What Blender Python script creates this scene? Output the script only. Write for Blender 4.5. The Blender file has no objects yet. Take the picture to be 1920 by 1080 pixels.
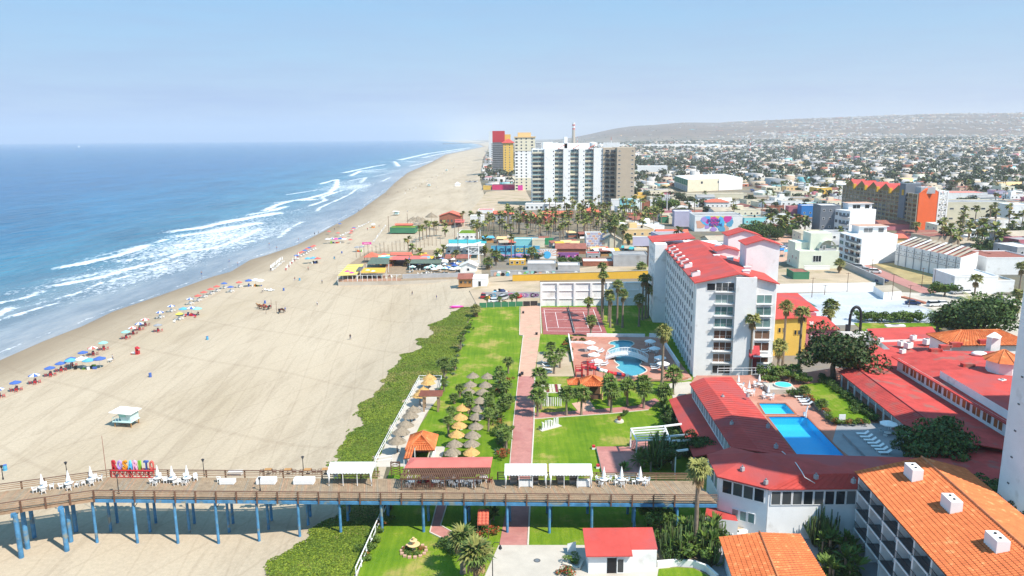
# photo rebuilt as a place: beach, pier, hotel garden and town
import bpy,math,random
import numpy as np
from mathutils import Vector,Matrix
R=random.Random(11)
rad=math.radians
# -- camera, sky, sun
C=bpy.context.scene.collection
SC=bpy.context.scene
HC,FO,PITCH,ROLL=55.0,1400.0,rad(11.39),rad(0.45)
_f=Vector((0,math.cos(PITCH),-math.sin(PITCH)))
_r0=Vector((1,0,0));_u0=_r0.cross(_f)
_r=_r0*math.cos(ROLL)-_u0*math.sin(ROLL)
_u=_r.cross(_f)
cam=bpy.data.cameras.new('camera');co=bpy.data.objects.new('camera',cam);C.objects.link(co)
cam.sensor_width=36;cam.lens=FO/1920*36;cam.clip_start=0.5;cam.clip_end=60000
M=Matrix((_r,_u,-_f)).transposed().to_4x4();M.translation=(0,0,HC);co.matrix_world=M
SC.camera=co
SUN_AZ=math.atan2(0.81,-0.59)
SUN_EL=rad(52)
W=bpy.data.worlds.new('World');SC.world=W;W.use_nodes=True
nt=W.node_tree;nt.nodes.clear()
wo=nt.nodes.new('ShaderNodeOutputWorld');bg=nt.nodes.new('ShaderNodeBackground')
sky=nt.nodes.new('ShaderNodeTexSky');sky.sky_type='NISHITA';sky.sun_disc=False
sky.sun_elevation=SUN_EL;sky.sun_rotation=SUN_AZ
sky.altitude=0;sky.air_density=1.0;sky.dust_density=.35;sky.ozone_density=2.2
bg.inputs['Strength'].default_value=0.084
def wn(t,**k):
 n=nt.nodes.new(t)
 for a,b in k.items():setattr(n,a,b)
 return n
tc=wn('ShaderNodeTexCoord');sx=wn('ShaderNodeSeparateXYZ');nt.links.new(tc.outputs['Generated'],sx.inputs[0])
mp=wn('ShaderNodeMapping');mp.inputs['Scale'].default_value=(5,5,60);nt.links.new(tc.outputs['Generated'],mp.inputs[0])
cn=wn('ShaderNodeTexNoise');cn.inputs['Scale'].default_value=1.3;cn.inputs['Detail'].default_value=7;cn.inputs['Roughness'].default_value=.6
nt.links.new(mp.outputs[0],cn.inputs['Vector'])
cr=wn('ShaderNodeValToRGB');cr.color_ramp.elements[0].position=.36;cr.color_ramp.elements[1].position=.66
nt.links.new(cn.outputs['Fac'],cr.inputs[0])
band=wn('ShaderNodeValToRGB')
el=band.color_ramp.elements;el[0].position=.0;el[0].color=(.55,.55,.55,1);el[1].position=.30;el[1].color=(0,0,0,1)
for p_,v_ in((.030,.7),(.045,1.0),(.062,.55),(.10,.35)):
 e_=el.new(p_);e_.color=(v_,v_,v_,1)
nt.links.new(sx.outputs['Z'],band.inputs[0])
mu=wn('ShaderNodeMath',operation='MULTIPLY');nt.links.new(cr.outputs[0],mu.inputs[0]);nt.links.new(band.outputs[0],mu.inputs[1])
mu2=wn('ShaderNodeMath',operation='MULTIPLY');nt.links.new(mu.outputs[0],mu2.inputs[0]);mu2.inputs[1].default_value=.85
cmx=wn('ShaderNodeMix',data_type='RGBA');nt.links.new(mu2.outputs[0],cmx.inputs['Factor'])
hz=wn('ShaderNodeValToRGB');e2=hz.color_ramp.elements;e2[0].position=0;e2[0].color=(.92,.92,.92,1);e2[1].position=.5;e2[1].color=(.75,.75,.75,1);e2.new(.09).color=(.85,.85,.85,1);e2.new(.2).color=(.78,.78,.78,1)
hzc=wn('ShaderNodeValToRGB');e3=hzc.color_ramp.elements;e3[0].position=0;e3[0].color=(.35,.40,.54,1);e3[1].position=.26;e3[1].color=(.135,.41,.70,1);e3.new(.10).color=(.255,.42,.60,1)
nt.links.new(sx.outputs['Z'],hz.inputs[0]);nt.links.new(sx.outputs['Z'],hzc.inputs[0])
sc10=wn('ShaderNodeVectorMath',operation='SCALE');sc10.inputs['Scale'].default_value=10;nt.links.new(hzc.outputs[0],sc10.inputs[0])
hm=wn('ShaderNodeMix',data_type='RGBA');nt.links.new(hz.outputs[0],hm.inputs['Factor']);nt.links.new(sky.outputs[0],hm.inputs['A']);nt.links.new(sc10.outputs[0],hm.inputs['B'])
nt.links.new(hm.outputs['Result'],cmx.inputs['A']);cmx.inputs['B'].default_value=(2.6,3.4,5.3,1)
nt.links.new(cmx.outputs['Result'],bg.inputs['Color']);nt.links.new(bg.outputs[0],wo.inputs[0])
sl=bpy.data.lights.new('sun','SUN');sl.energy=4.1;sl.angle=rad(.53);sl.color=(1,.93,.83)
so=bpy.data.objects.new('sun',sl);C.objects.link(so)
sd=Vector((math.sin(SUN_AZ)*math.cos(SUN_EL),math.cos(SUN_AZ)*math.cos(SUN_EL),math.sin(SUN_EL)))
so.rotation_euler=sd.to_track_quat('Z','Y').to_euler();so.location=sd*300
vs=SC.view_settings;SC.display_settings.display_device='sRGB'
vs.view_transform='Standard';vs.look='None';vs.exposure=0.73;vs.gamma=1;vs.use_curve_mapping=False
SC.cycles.max_bounces=6;SC.cycles.diffuse_bounces=2;SC.cycles.glossy_bounces=2;SC.cycles.transmission_bounces=3;SC.cycles.volume_bounces=1
SC.cycles.transparent_max_bounces=8;SC.cycles.caustics_reflective=False;SC.cycles.caustics_refractive=False
def G(px,py,z=0.0):
 """photograph pixel -> point of the place at height z (survey of the photo)"""
 d=_r*((px-960)/FO)+_u*((540-py)/FO)+_f
 t=(z-HC)/d.z
 return Vector((d.x*t,d.y*t,z))
def G2(px,py,z=0.0):
 p=G(px,py,z);return(p.x,p.y)
def proj(x,y,z=0.0):
 d=Vector((x,y,z-HC));w=d.dot(_f)
 return 960+FO*d.dot(_r)/w,540-FO*d.dot(_u)/w
def HT(px,py0,py1):
 """height of a vertical thing standing at ground pixel (px,py0) whose top shows at py1"""
 p=G(px,py0)
 lo,hi=0,120
 for _ in range(40):
  m=(lo+hi)/2
  if proj(p.x,p.y,m)[1]>py1:lo=m
  else:hi=m
 return lo
# -- materials
MT={}
def nodes_of(name):
 m=bpy.data.materials.new(name);m.use_nodes=True;t=m.node_tree;b=t.nodes['Principled BSDF']
 MT[name]=m;return m,t,b
ORD='first second third fourth fifth sixth seventh eighth ninth tenth eleventh twelfth thirteenth fourteenth fifteenth sixteenth seventeenth eighteenth nineteenth twentieth'.split()+['twenty-'+q for q in 'first second third fourth fifth sixth seventh eighth ninth'.split()]+['thirtieth']+['thirty-'+q for q in 'first second third fourth fifth sixth seventh eighth ninth'.split()]+['fortieth']+['forty-'+q for q in 'first second third fourth fifth sixth seventh eighth ninth'.split()]
def rgb(c):return(c[0],c[1],c[2],1)
def mat(name,col,rough=.75,var=.12,scale=.6,bump=0.0,bscale=20,metal=0,spec=.3,rnd=0.0,stain=None,det=4,curtain=None):
 """procedural surface: base colour broken up by two noises, optional bump and per-object variation"""
 m,t,b=nodes_of(name);N=t.nodes.new;L=t.links.new
 ge=N('ShaderNodeNewGeometry');n1=N('ShaderNodeTexNoise');n1.inputs['Scale'].default_value=scale;n1.inputs['Detail'].default_value=det
 n1.inputs['Roughness'].default_value=.65
 L(ge.outputs['Position'],n1.inputs['Vector'])
 mr=N('ShaderNodeMapRange');mr.inputs['From Min'].default_value=.3;mr.inputs['From Max'].default_value=.7
 mr.inputs['To Min'].default_value=1-var;mr.inputs['To Max'].default_value=1+var;L(n1.outputs['Fac'],mr.inputs['Value'])
 v=mr.outputs[0]
 if rnd:
  oi=N('ShaderNodeObjectInfo');mr2=N('ShaderNodeMapRange');mr2.inputs['To Min'].default_value=1-rnd;mr2.inputs['To Max'].default_value=1+rnd
  L(oi.outputs['Random'],mr2.inputs['Value']);mm=N('ShaderNodeMath');mm.operation='MULTIPLY';L(v,mm.inputs[0]);L(mr2.outputs[0],mm.inputs[1]);v=mm.outputs[0]
 vm=N('ShaderNodeVectorMath');vm.operation='SCALE';vm.inputs[0].default_value=col;L(v,vm.inputs['Scale'])
 out=vm.outputs[0]
 if stain:
  n2=N('ShaderNodeTexNoise');n2.inputs['Scale'].default_value=stain[1];n2.inputs['Detail'].default_value=6;L(ge.outputs['Position'],n2.inputs['Vector'])
  cr_=N('ShaderNodeValToRGB');cr_.color_ramp.elements[0].position=stain[2];cr_.color_ramp.elements[1].position=stain[2]+.12;L(n2.outputs['Fac'],cr_.inputs[0])
  mx=N('ShaderNodeMix');mx.data_type='RGBA';L(cr_.outputs[0],mx.inputs['Factor']);L(out,mx.inputs['A']);mx.inputs['B'].default_value=rgb(stain[0]);out=mx.outputs['Result']
 if curtain:
  oi=N('ShaderNodeObjectInfo');gt=N('ShaderNodeMapRange');gt.inputs['From Min'].default_value=.55;gt.inputs['To Max'].default_value=1;L(oi.outputs['Random'],gt.inputs['Value'])
  mx=N('ShaderNodeMix');mx.data_type='RGBA';L(gt.outputs[0],mx.inputs['Factor']);L(out,mx.inputs['A']);mx.inputs['B'].default_value=rgb(curtain);out=mx.outputs['Result']
 L(out,b.inputs['Base Color']);b.inputs['Roughness'].default_value=rough;b.inputs['Metallic'].default_value=metal
 b.inputs['Specular IOR Level'].default_value=spec
 if bump:
  n3=N('ShaderNodeTexNoise');n3.inputs['Scale'].default_value=bscale;L(ge.outputs['Position'],n3.inputs['Vector'])
  bp=N('ShaderNodeBump');bp.inputs['Distance'].default_value=bump;bp.inputs['Strength'].default_value=.8;L(n3.outputs['Fac'],bp.inputs['Height']);L(bp.outputs[0],b.inputs['Normal'])
 return m
# -- mesh building
class MB:
 def __init__(s):s.v=[];s.f=[];s.mi=[];s.ms=[];s.T=None;s.sm=[]
 def add(s,vs,fs,m,smooth=False):
  o=len(s.v)
  if s.T is not None:vs=[tuple(s.T@Vector(q))for q in vs]
  s.v.extend(vs)
  if m not in s.ms:s.ms.append(m)
  k=s.ms.index(m)
  for f in fs:s.f.append(tuple(o+i for i in f));s.mi.append(k);s.sm.append(smooth)
  return s
 def box(s,x0,y0,z0,x1,y1,z1,m,top=None):
  vs=[(x0,y0,z0),(x1,y0,z0),(x1,y1,z0),(x0,y1,z0),(x0,y0,z1),(x1,y0,z1),(x1,y1,z1),(x0,y1,z1)]
  s.add(vs,[(0,3,2,1),(0,1,5,4),(1,2,6,5),(2,3,7,6),(3,0,4,7)],m)
  o=len(s.v)-8;mm=top or m
  if mm not in s.ms:s.ms.append(mm)
  s.f.append((o+4,o+5,o+6,o+7));s.mi.append(s.ms.index(mm));s.sm.append(False)
  return s
 def cb(s,cx,cy,z0,w,d,h,m,top=None):return s.box(cx-w/2,cy-d/2,z0,cx+w/2,cy+d/2,z0+h,m,top)
 def prism(s,poly,z0,z1,m,top=None,bottom=False):
  n=len(poly)
  if sum(poly[i][0]*poly[(i+1)%n][1]-poly[(i+1)%n][0]*poly[i][1]for i in range(n))<0:poly=poly[::-1]
  vs=[(p[0],p[1],z0)for p in poly]+[(p[0],p[1],z1)for p in poly]
  s.add(vs,[(i,(i+1)%n,n+(i+1)%n,n+i)for i in range(n)],m)
  s.add([(p[0],p[1],z1)for p in poly],[tuple(range(n))],top or m)
  if bottom:s.add([(p[0],p[1],z0)for p in poly],[tuple(range(n))[::-1]],m)
  return s
 def cyl(s,x,y,z0,z1,r0,r1=None,n=8,m=None,smooth=True,cap=True):
  r1=r0 if r1 is None else r1
  a=[2*math.pi*i/n for i in range(n)]
  vs=[(x+r0*math.cos(t),y+r0*math.sin(t),z0)for t in a]+[(x+r1*math.cos(t),y+r1*math.sin(t),z1)for t in a]
  s.add(vs,[(i,(i+1)%n,n+(i+1)%n,n+i)for i in range(n)],m,smooth)
  if cap:s.add([vs[n+i]for i in range(n)],[tuple(range(n))],m)
  return s
 def tube(s,pts,rs,n=6,m=None,smooth=True):
  vs=[];pts=[Vector(p)for p in pts]
  if not isinstance(rs,(list,tuple)):rs=[rs]*len(pts)
  for i,p in enumerate(pts):
   d=(pts[min(i+1,len(pts)-1)]-pts[max(i-1,0)]).normalized()
   a=d.cross(Vector((0,0,1))if abs(d.z)<.95 else Vector((1,0,0))).normalized();b=d.cross(a)
   for k in range(n):
    t=2*math.pi*k/n;vs.append(tuple(p+(a*math.cos(t)+b*math.sin(t))*rs[i]))
  fs=[(i*n+k,i*n+(k+1)%n,(i+1)*n+(k+1)%n,(i+1)*n+k)for i in range(len(pts)-1)for k in range(n)]
  fs+=[tuple(range(n))[::-1],tuple((len(pts)-1)*n+k for k in range(n))]
  return s.add(vs,fs,m,smooth)
 def beam(s,p,q,w,h,m):
  p,q=Vector(p),Vector(q);d=(q-p).normalized()
  a=d.cross(Vector((0,0,1))if abs(d.z)<.99 else Vector((0,1,0))).normalized()*(w/2);b=a.cross(d).normalized()*(h/2)
  vs=[tuple(e+i*a+j*b)for e in(p,q)for i,j in((-1,-1),(1,-1),(1,1),(-1,1))]
  return s.add(vs,[(0,1,2,3),(7,6,5,4),(0,4,5,1),(1,5,6,2),(2,6,7,3),(3,7,4,0)],m)
 def poly(s,pts,m):return s.add([tuple(p)for p in pts],[tuple(range(len(pts)))],m)
 def thick(s,pts,t,m,under=None):
  """a sloping panel of thickness t below the given outline"""
  n=len(pts);pts=[tuple(p)for p in pts];lo=[(p[0],p[1],p[2]-t)for p in pts]
  return s.add(pts+lo,[tuple(range(n)),tuple(range(2*n-1,n-1,-1))]+[(n+i,n+(i+1)%n,(i+1)%n,i)for i in range(n)],m)
 def ell(s,c,r,m,nu=8,nv=5,jit=0,rng=None):
  vs=[(c[0],c[1],c[2]-r[2])]
  for j in range(1,nv):
   ph=-math.pi/2+math.pi*j/nv
   for i in range(nu):
    t=2*math.pi*i/nu;k=1+(rng.uniform(-jit,jit)if rng else 0)
    vs.append((c[0]+r[0]*k*math.cos(ph)*math.cos(t),c[1]+r[1]*k*math.cos(ph)*math.sin(t),c[2]+r[2]*k*math.sin(ph)))
  vs.append((c[0],c[1],c[2]+r[2]));e=len(vs)-1
  fs=[(0,1+(i+1)%nu,1+i)for i in range(nu)]+[(e,e-nu+i,e-nu+(i+1)%nu)for i in range(nu)]
  for j in range(nv-2):
   a=1+j*nu
   fs+=[(a+i,a+(i+1)%nu,a+nu+(i+1)%nu,a+nu+i)for i in range(nu)]
  return s.add(vs,fs,m,True)
 def mesh(s,name):
  me=bpy.data.meshes.new(name);me.from_pydata(s.v,[],s.f)
  for m in s.ms:me.materials.append(MT[m]if isinstance(m,str)else m)
  me.polygons.foreach_set('material_index',s.mi);me.polygons.foreach_set('use_smooth',s.sm);me.update();return me
 def build(s,name,parent=None,loc=None,rz=0,kind=None):
  return put(s.mesh(name),name,parent,loc,rz,kind)
def put(me,name,parent=None,loc=None,rz=0,kind=None,scale=None):
 o=bpy.data.objects.new(name,me);C.objects.link(o)
 if parent:o.parent=parent
 if loc is not None:o.location=loc
 if rz:o.rotation_euler.z=rz
 if scale is not None:o.scale=scale if hasattr(scale,'__len__')else(scale,)*3
 if kind:o['kind']=kind
 return o
def tag(o,label,cat,group=None):
 o['label']=label;o['category']=cat
 if group:o['group']=group
 return o
def thing(name,label,cat,loc=(0,0,0),rz=0,group=None):
 o=bpy.data.objects.new(name,None);C.objects.link(o);o.location=loc;o.rotation_euler=(0,0,rz);o.empty_display_size=.3
 return tag(o,label,cat,group)
KIDS={}
def dup(root,loc,rz=0,label=None,group=None,scale=None,cat=None):
 r=root.copy();C.objects.link(r);r.location=loc;r.rotation_euler=(0,0,rz)
 if scale is not None:r.scale=scale if hasattr(scale,'__len__')else(scale,)*3
 if label:r['label']=label
 if group:r['group']=group
 if cat:r['category']=cat
 if root.name not in KIDS:KIDS[root.name]=[(c,list(c.children))for c in root.children]
 for c0,gs in KIDS[root.name]:
  c=c0.copy();C.objects.link(c);c.parent=r
  for g in gs:d=g.copy();C.objects.link(d);d.parent=c
 return r
def frame(ax,ay,bx,by):
 """angle of the line a->b on the ground"""
 return math.atan2(by-ay,bx-ax)
def sheet(name,pts,z,m,sub=0,kind='structure'):
 return MB().prism([tuple(p)for p in pts],z-.15,z,m).build(name,kind=kind)
def gp(pts,z=0.0):return[G2(x,y,z)for x,y in pts]
# -- ground, beach and sea: one grid that follows the shore
SEA=-.7
shore_px=[(80,640),(155,611),(211,584),(267,565),(333,542),(400,518),(433,509),(469,487),(500,478),(557,459),(596,439),(667,400),(723,360),(740,343),(764,324),(807,305),(835,290),(859,285),(907,275)]
sp=[G(x,y,SEA)for x,y in shore_px]
SY=[-600,60,130]+[p.y for p in sp]+[7000,16000,22000];SX=[-133,-133,-133]+[p.x for p in sp]+[-300,-1500,-2300]
def shoreX(y):return np.interp(y,SY,SX)
inner_px=[(690,1079),(711,950),(745,830),(790,720),(840,650),(893,575),(905,545),(900,480),(880,430),(915,395),(900,340),(905,300),(915,280),(925,268)]
ip=[G(x,y)for x,y in inner_px]
IY=[-600]+[p.y for p in ip]+[22000];IX=[ip[0].x-4]+[p.x for p in ip]+[-1300]
def innerX(y):return np.maximum(np.interp(y,IY,IX),shoreX(y)+25)
def fnoise(x,y,s,seed):
 r=np.random.RandomState(seed);z=0
 for k in range(5):
  a=r.uniform(0,6.28,3);ph=r.uniform(0,6.28,3)
  for i in range(3):z=z+np.sin((x*np.cos(a[i])+y*np.sin(a[i]))/s*(1.9**k)+ph[i])/(1.7**k)/3
 return z
HAZ=[0,.03,.07,.12,.16,.22,.27,.34,.42,.5,.58,.68,.9,1.6]
HPX=[0,2,8,15,21,27,26,31,35,38,40,42,44,46]
def sst(a,b,x):t=np.clip((x-a)/(b-a),0,1);return t*t*(3-2*t)
def terr(x,y):
 """height of the land"""
 x=np.asarray(x,float);y=np.asarray(y,float)
 D=np.hypot(x,y);a=x/np.maximum(y,300)
 px=np.interp(a,HAZ,HPX)
 top=(HC+px/FO*9300/np.sqrt(1+a*a)*.88)*sst(.02,.16,a)
 ramp=.10*sst(1500,4500,D)+.90*sst(5200,9400,D)
 down=1-.6*sst(9800,15000,D)
 nz=fnoise(x,y,420,3)*12*sst(3500,9000,D)*sst(.03,.15,a)
 return np.maximum(top*ramp*down+nz,0)*(y>0)
rows=[-600,-300,-120,-40,0,20,40,52]
y=60.0
while y<300:rows.append(y);y+=1.6
while y<21400:rows.append(y);y*=1.0088
rows.append(22000.0)
YR=np.array(rows);NY=len(YR)
su=np.concatenate([[20000,13500,9000,6000,4000,2700,1900,1300,900,650,480,380,310,270],np.arange(240,0,-1.6),[0]])
XS=shoreX(YR)[:,None]-su[None,:]*np.ones((NY,1))
tb=np.linspace(0,1,46)**1.35
XB=shoreX(YR)[:,None]*(1-tb)+innerX(YR)[:,None]*tb
lu=np.concatenate([[0,10,30,60,100,150,220,300],300*1.075**np.arange(1,59)])
XL=innerX(YR)[:,None]+lu[None,:]
def gridmesh(name,X,Z,m,attrs=None):
 ny,nx=X.shape;me=bpy.data.meshes.new(name)
 co_=np.empty((ny*nx,3),np.float32);co_[:,0]=X.ravel();co_[:,1]=np.repeat(YR,nx);co_[:,2]=Z.ravel()
 me.vertices.add(ny*nx);me.vertices.foreach_set('co',co_.ravel())
 i=(np.arange(ny-1)[:,None]*nx+np.arange(nx-1)[None,:]).ravel()
 q=np.stack([i,i+1,i+nx+1,i+nx],1).astype(np.int32);nf=len(q)
 me.loops.add(nf*4);me.loops.foreach_set('vertex_index',q.ravel());me.polygons.add(nf)
 me.polygons.foreach_set('loop_start',np.arange(nf,dtype=np.int32)*4);me.polygons.foreach_set('loop_total',np.full(nf,4,np.int32))
 me.polygons.foreach_set('use_smooth',np.ones(nf,bool));me.update(calc_edges=True)
 for k,v in(attrs or{}).items():
  a=me.attributes.new(k,'FLOAT','POINT');a.data.foreach_set('value',v.astype(np.float32).ravel())
 me.materials.append(MT[m]);o=put(me,name,kind='structure');return o
foam=[([(125,502),(150,498),(222,482),(280,462)],5,1.0),([(299,455),(310,451)],4,.9),([(160,488),(230,470),(279,459)],3,.7),([(108,538),(190,522),(258,502),(310,490),(349,474),(400,467),(442,453),(473,438),(487,430)],4,.9),([(109,560),(150,548),(195,530),(229,521),(290,505),(366,478)],1.6,.8),([(0,569),(50,560),(82,547)],3.0,.9),([(0,602),(51,585),(103,570)],1.3,.9),([(0,592),(23,577)],2.5,.9),([(-60,612),(0,592)],3,.9),([(-80,630),(0,602)],1.3,.9),([(23,581),(60,572),(95,563)],.9,.7),([(270,521),(300,515)],.9,.6),([(327,509),(345,507)],1,.8),([(360,500),(395,496)],1,.6),([(436,461),(470,453),(525,439)],1.2,.8),([(340,433),(373,430),(433,417),(522,401)],9,1.0),([(350,443),(400,437),(480,420)],11,.92),([(330,462),(390,455),(440,440)],10,.8),([(240,490),(290,482),(340,470)],9,.72),([(130,525),(180,515),(220,508)],8,.68),([(0,556),(40,548),(90,540)],9,.5),([(500,396),(524,384),(584,372),(620,362),(632,350),(633,337),(603,345)],5,1.0),([(470,404),(510,397),(540,388)],5,.9),([(540,365),(594,357)],4,.9),([(530,380),(590,375)],11,.85),([(581,387),(612,376),(605,370),(644,357)],3.5,.9),([(596,396),(600,390),(632,376),(656,365),(668,355),(692,347)],2.2,.9),([(569,416),(543,429),(524,446)],1.8,.9),([(505,402),(540,398),(575,390)],2.0,.6),([(648,324),(704,312),(723,309)],8,1.0),([(660,330),(677,321),(725,317)],6,1),([(655,340),(687,333),(677,343)],5,.8),([(640,333),(680,330)],14,.55),([(715,304),(740,303),(749,312)],8,.9),([(700,332),(730,325)],3,.7),([(718,340),(732,333)],3,.8),([(752,300),(804,288),(883,277)],14,.95),([(754,302),(778,303)],8,.9),([(768,312),(787,308),(812,302)],5,.8),([(793,296),(830,288),(870,281)],12,.8),([(876,266),(898,265)],40,.8)]
XSf=XS;YSf=np.repeat(YR[:,None],XS.shape[1],1)
wob=fnoise(XSf,YSf,7,5)*.8
FM=np.zeros_like(XSf);HG=np.zeros_like(XSf)
for pts,w,a in foam:
 P=[G(x,y_,SEA)for x,y_ in pts]
 y0,y1=min(p.y for p in P)-8*w,max(p.y for p in P)+8*w
 sel=(YR>y0)&(YR<y1)
 if not sel.any():continue
 X_=XSf[sel];Y_=YSf[sel];wb=wob[sel]
 best=np.full(X_.shape,1e9);side=np.zeros(X_.shape)
 for p,q in zip(P,P[1:]):
  dx,dy=q.x-p.x,q.y-p.y;L2=dx*dx+dy*dy+1e-9
  t=np.clip(((X_-p.x)*dx+(Y_-p.y)*dy)/L2,0,1)
  ex,ey=X_-p.x-t*dx,Y_-p.y-t*dy;d=np.hypot(ex,ey)
  s_=np.where(ex<0,1.0,0.0);m_=d<best;best=np.where(m_,d,best);side=np.where(m_,s_,side)
 best=np.maximum(best+wb*min(w*.22,1.5),0)
 fv=a*np.where(side>0,np.exp(-(best/(w*1.5))**1.4),np.exp(-(best/(w*.55))**3))
 FM[sel]=np.maximum(FM[sel],fv);HG[sel]+=np.exp(-(best/(w+1))**2)*min(.7,.12*w)*a
off=shoreX(YR)[:,None]-XSf
br=fnoise(XSf,YSf*.55,38,17);FM=np.maximum(FM,(.33+.26*br)*sst(8,30,off)*(1-sst(70,125,off))*(YSf>150));FM=np.maximum(FM,.62*np.exp(-((off-3.0-2*fnoise(XSf,YSf,20,44))/1.1)**2)*(YSf<900))
zs=SEA+HG*.8+.22*np.sin(off/9.5+fnoise(XSf,YSf,60,8)*1.3)*sst(35,80,off)*(off<260)
zs=zs-.02*(off<3)
def sea_mat():
 m,t,b=nodes_of('sea_water');N=t.nodes.new;L=t.links.new
 ge=N('ShaderNodeNewGeometry')
 def attr(n):a=N('ShaderNodeAttribute');a.attribute_name=n;return a.outputs['Fac']
 def noise(sc,vec=None,det=5,rough=.6,stretch=None):
  n=N('ShaderNodeTexNoise');n.inputs['Scale'].default_value=sc;n.inputs['Detail'].default_value=det;n.inputs['Roughness'].default_value=rough
  src=ge.outputs['Position']
  if stretch:
   mp_=N('ShaderNodeMapping');mp_.inputs['Scale'].default_value=stretch;mp_.inputs['Rotation'].default_value=(0,0,rad(-14));L(src,mp_.inputs[0]);src=mp_.outputs[0]
  L(src,n.inputs['Vector']);return n.outputs['Fac']
 def ramp(src,els):
  r=N('ShaderNodeValToRGB');r.color_ramp.elements[0].position=els[0][0];r.color_ramp.elements[0].color=rgb(els[0][1]);r.color_ramp.elements[1].position=els[-1][0];r.color_ramp.elements[1].color=rgb(els[-1][1])
  for p,c in els[1:-1]:r.color_ramp.elements.new(p).color=rgb(c)
  L(src,r.inputs[0]);return r.outputs[0]
 off_=N('ShaderNodeMath');off_.operation='DIVIDE';L(attr('off'),off_.inputs[0]);off_.inputs[1].default_value=400
 depth=ramp(off_.outputs[0],[(0,(.28,.285,.29)),(.04,(.24,.265,.285)),(.10,(.15,.22,.26)),(.2,(.05,.18,.26)),(.45,(.012,.13,.25)),(1,(.004,.092,.225))])  # pale shore end also paints in sky reflection on the thin film
 big=ramp(noise(.02,det=4,stretch=(1,.35,1)),[(.35,(.70,.74,.78)),(.65,(1.3,1.25,1.2))])
 mm=N('ShaderNodeMix');mm.data_type='RGBA';mm.blend_type='MULTIPLY';mm.inputs['Factor'].default_value=1;L(depth,mm.inputs['A']);L(big,mm.inputs['B'])
 rip=ramp(noise(.11,det=6,rough=.75,stretch=(1,.22,1)),[(.38,(.62,.68,.74)),(.5,(.95,.97,1)),(.66,(1.45,1.35,1.25))]);m5=N('ShaderNodeMix');m5.data_type='RGBA';m5.blend_type='MULTIPLY';m5.inputs['Factor'].default_value=.7;L(mm.outputs['Result'],m5.inputs['A']);L(rip,m5.inputs['B']);mm=m5
 fn=noise(.55,det=9,rough=.72,stretch=(1,.6,1));fa=attr('foam')
 su_=N('ShaderNodeMath');su_.operation='MULTIPLY_ADD';L(fa,su_.inputs[0]);su_.inputs[1].default_value=.95;
 sb=N('ShaderNodeMath');sb.operation='MULTIPLY_ADD';L(fn,sb.inputs[0]);sb.inputs[1].default_value=1.9;sb.inputs[2].default_value=-1.42;L(sb.outputs[0],su_.inputs[2])
 ff=ramp(su_.outputs[0],[(0,(0,0,0)),(.10,(.35,.35,.35)),(.34,(1,1,1))])
 mx=N('ShaderNodeMix');mx.data_type='RGBA';L(ff,mx.inputs['Factor']);L(mm.outputs['Result'],mx.inputs['A']);mx.inputs['B'].default_value=(.72,.75,.78,1)
 L(mx.outputs['Result'],b.inputs['Base Color'])
 rr=N('ShaderNodeMapRange');L(ff,rr.inputs[0]);rr.inputs['To Min'].default_value=.17;rr.inputs['To Max'].default_value=.8;L(rr.outputs[0],b.inputs['Roughness'])
 b.inputs['IOR'].default_value=1.33;b.inputs['Specular IOR Level'].default_value=.3
 w1=noise(.13,det=4,stretch=(1,.3,1));w2=noise(.75,det=4,stretch=(1,.5,1))
 a1=N('ShaderNodeMath');a1.operation='MULTIPLY_ADD';L(w1,a1.inputs[0]);a1.inputs[1].default_value=4.5;a2=N('ShaderNodeMath');a2.operation='MULTIPLY';L(w2,a2.inputs[0]);a2.inputs[1].default_value=.8;L(a2.outputs[0],a1.inputs[2])
 bp=N('ShaderNodeBump');L(a1.outputs[0],bp.inputs['Height']);bp.inputs['Distance'].default_value=1.0
 st=N('ShaderNodeMapRange');L(off_.outputs[0],st.inputs[0]);st.inputs['From Max'].default_value=.25;st.inputs['To Min'].default_value=.05;st.inputs['To Max'].default_value=.9;L(st.outputs[0],bp.inputs['Strength'])
 L(bp.outputs[0],b.inputs['Normal'])
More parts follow.
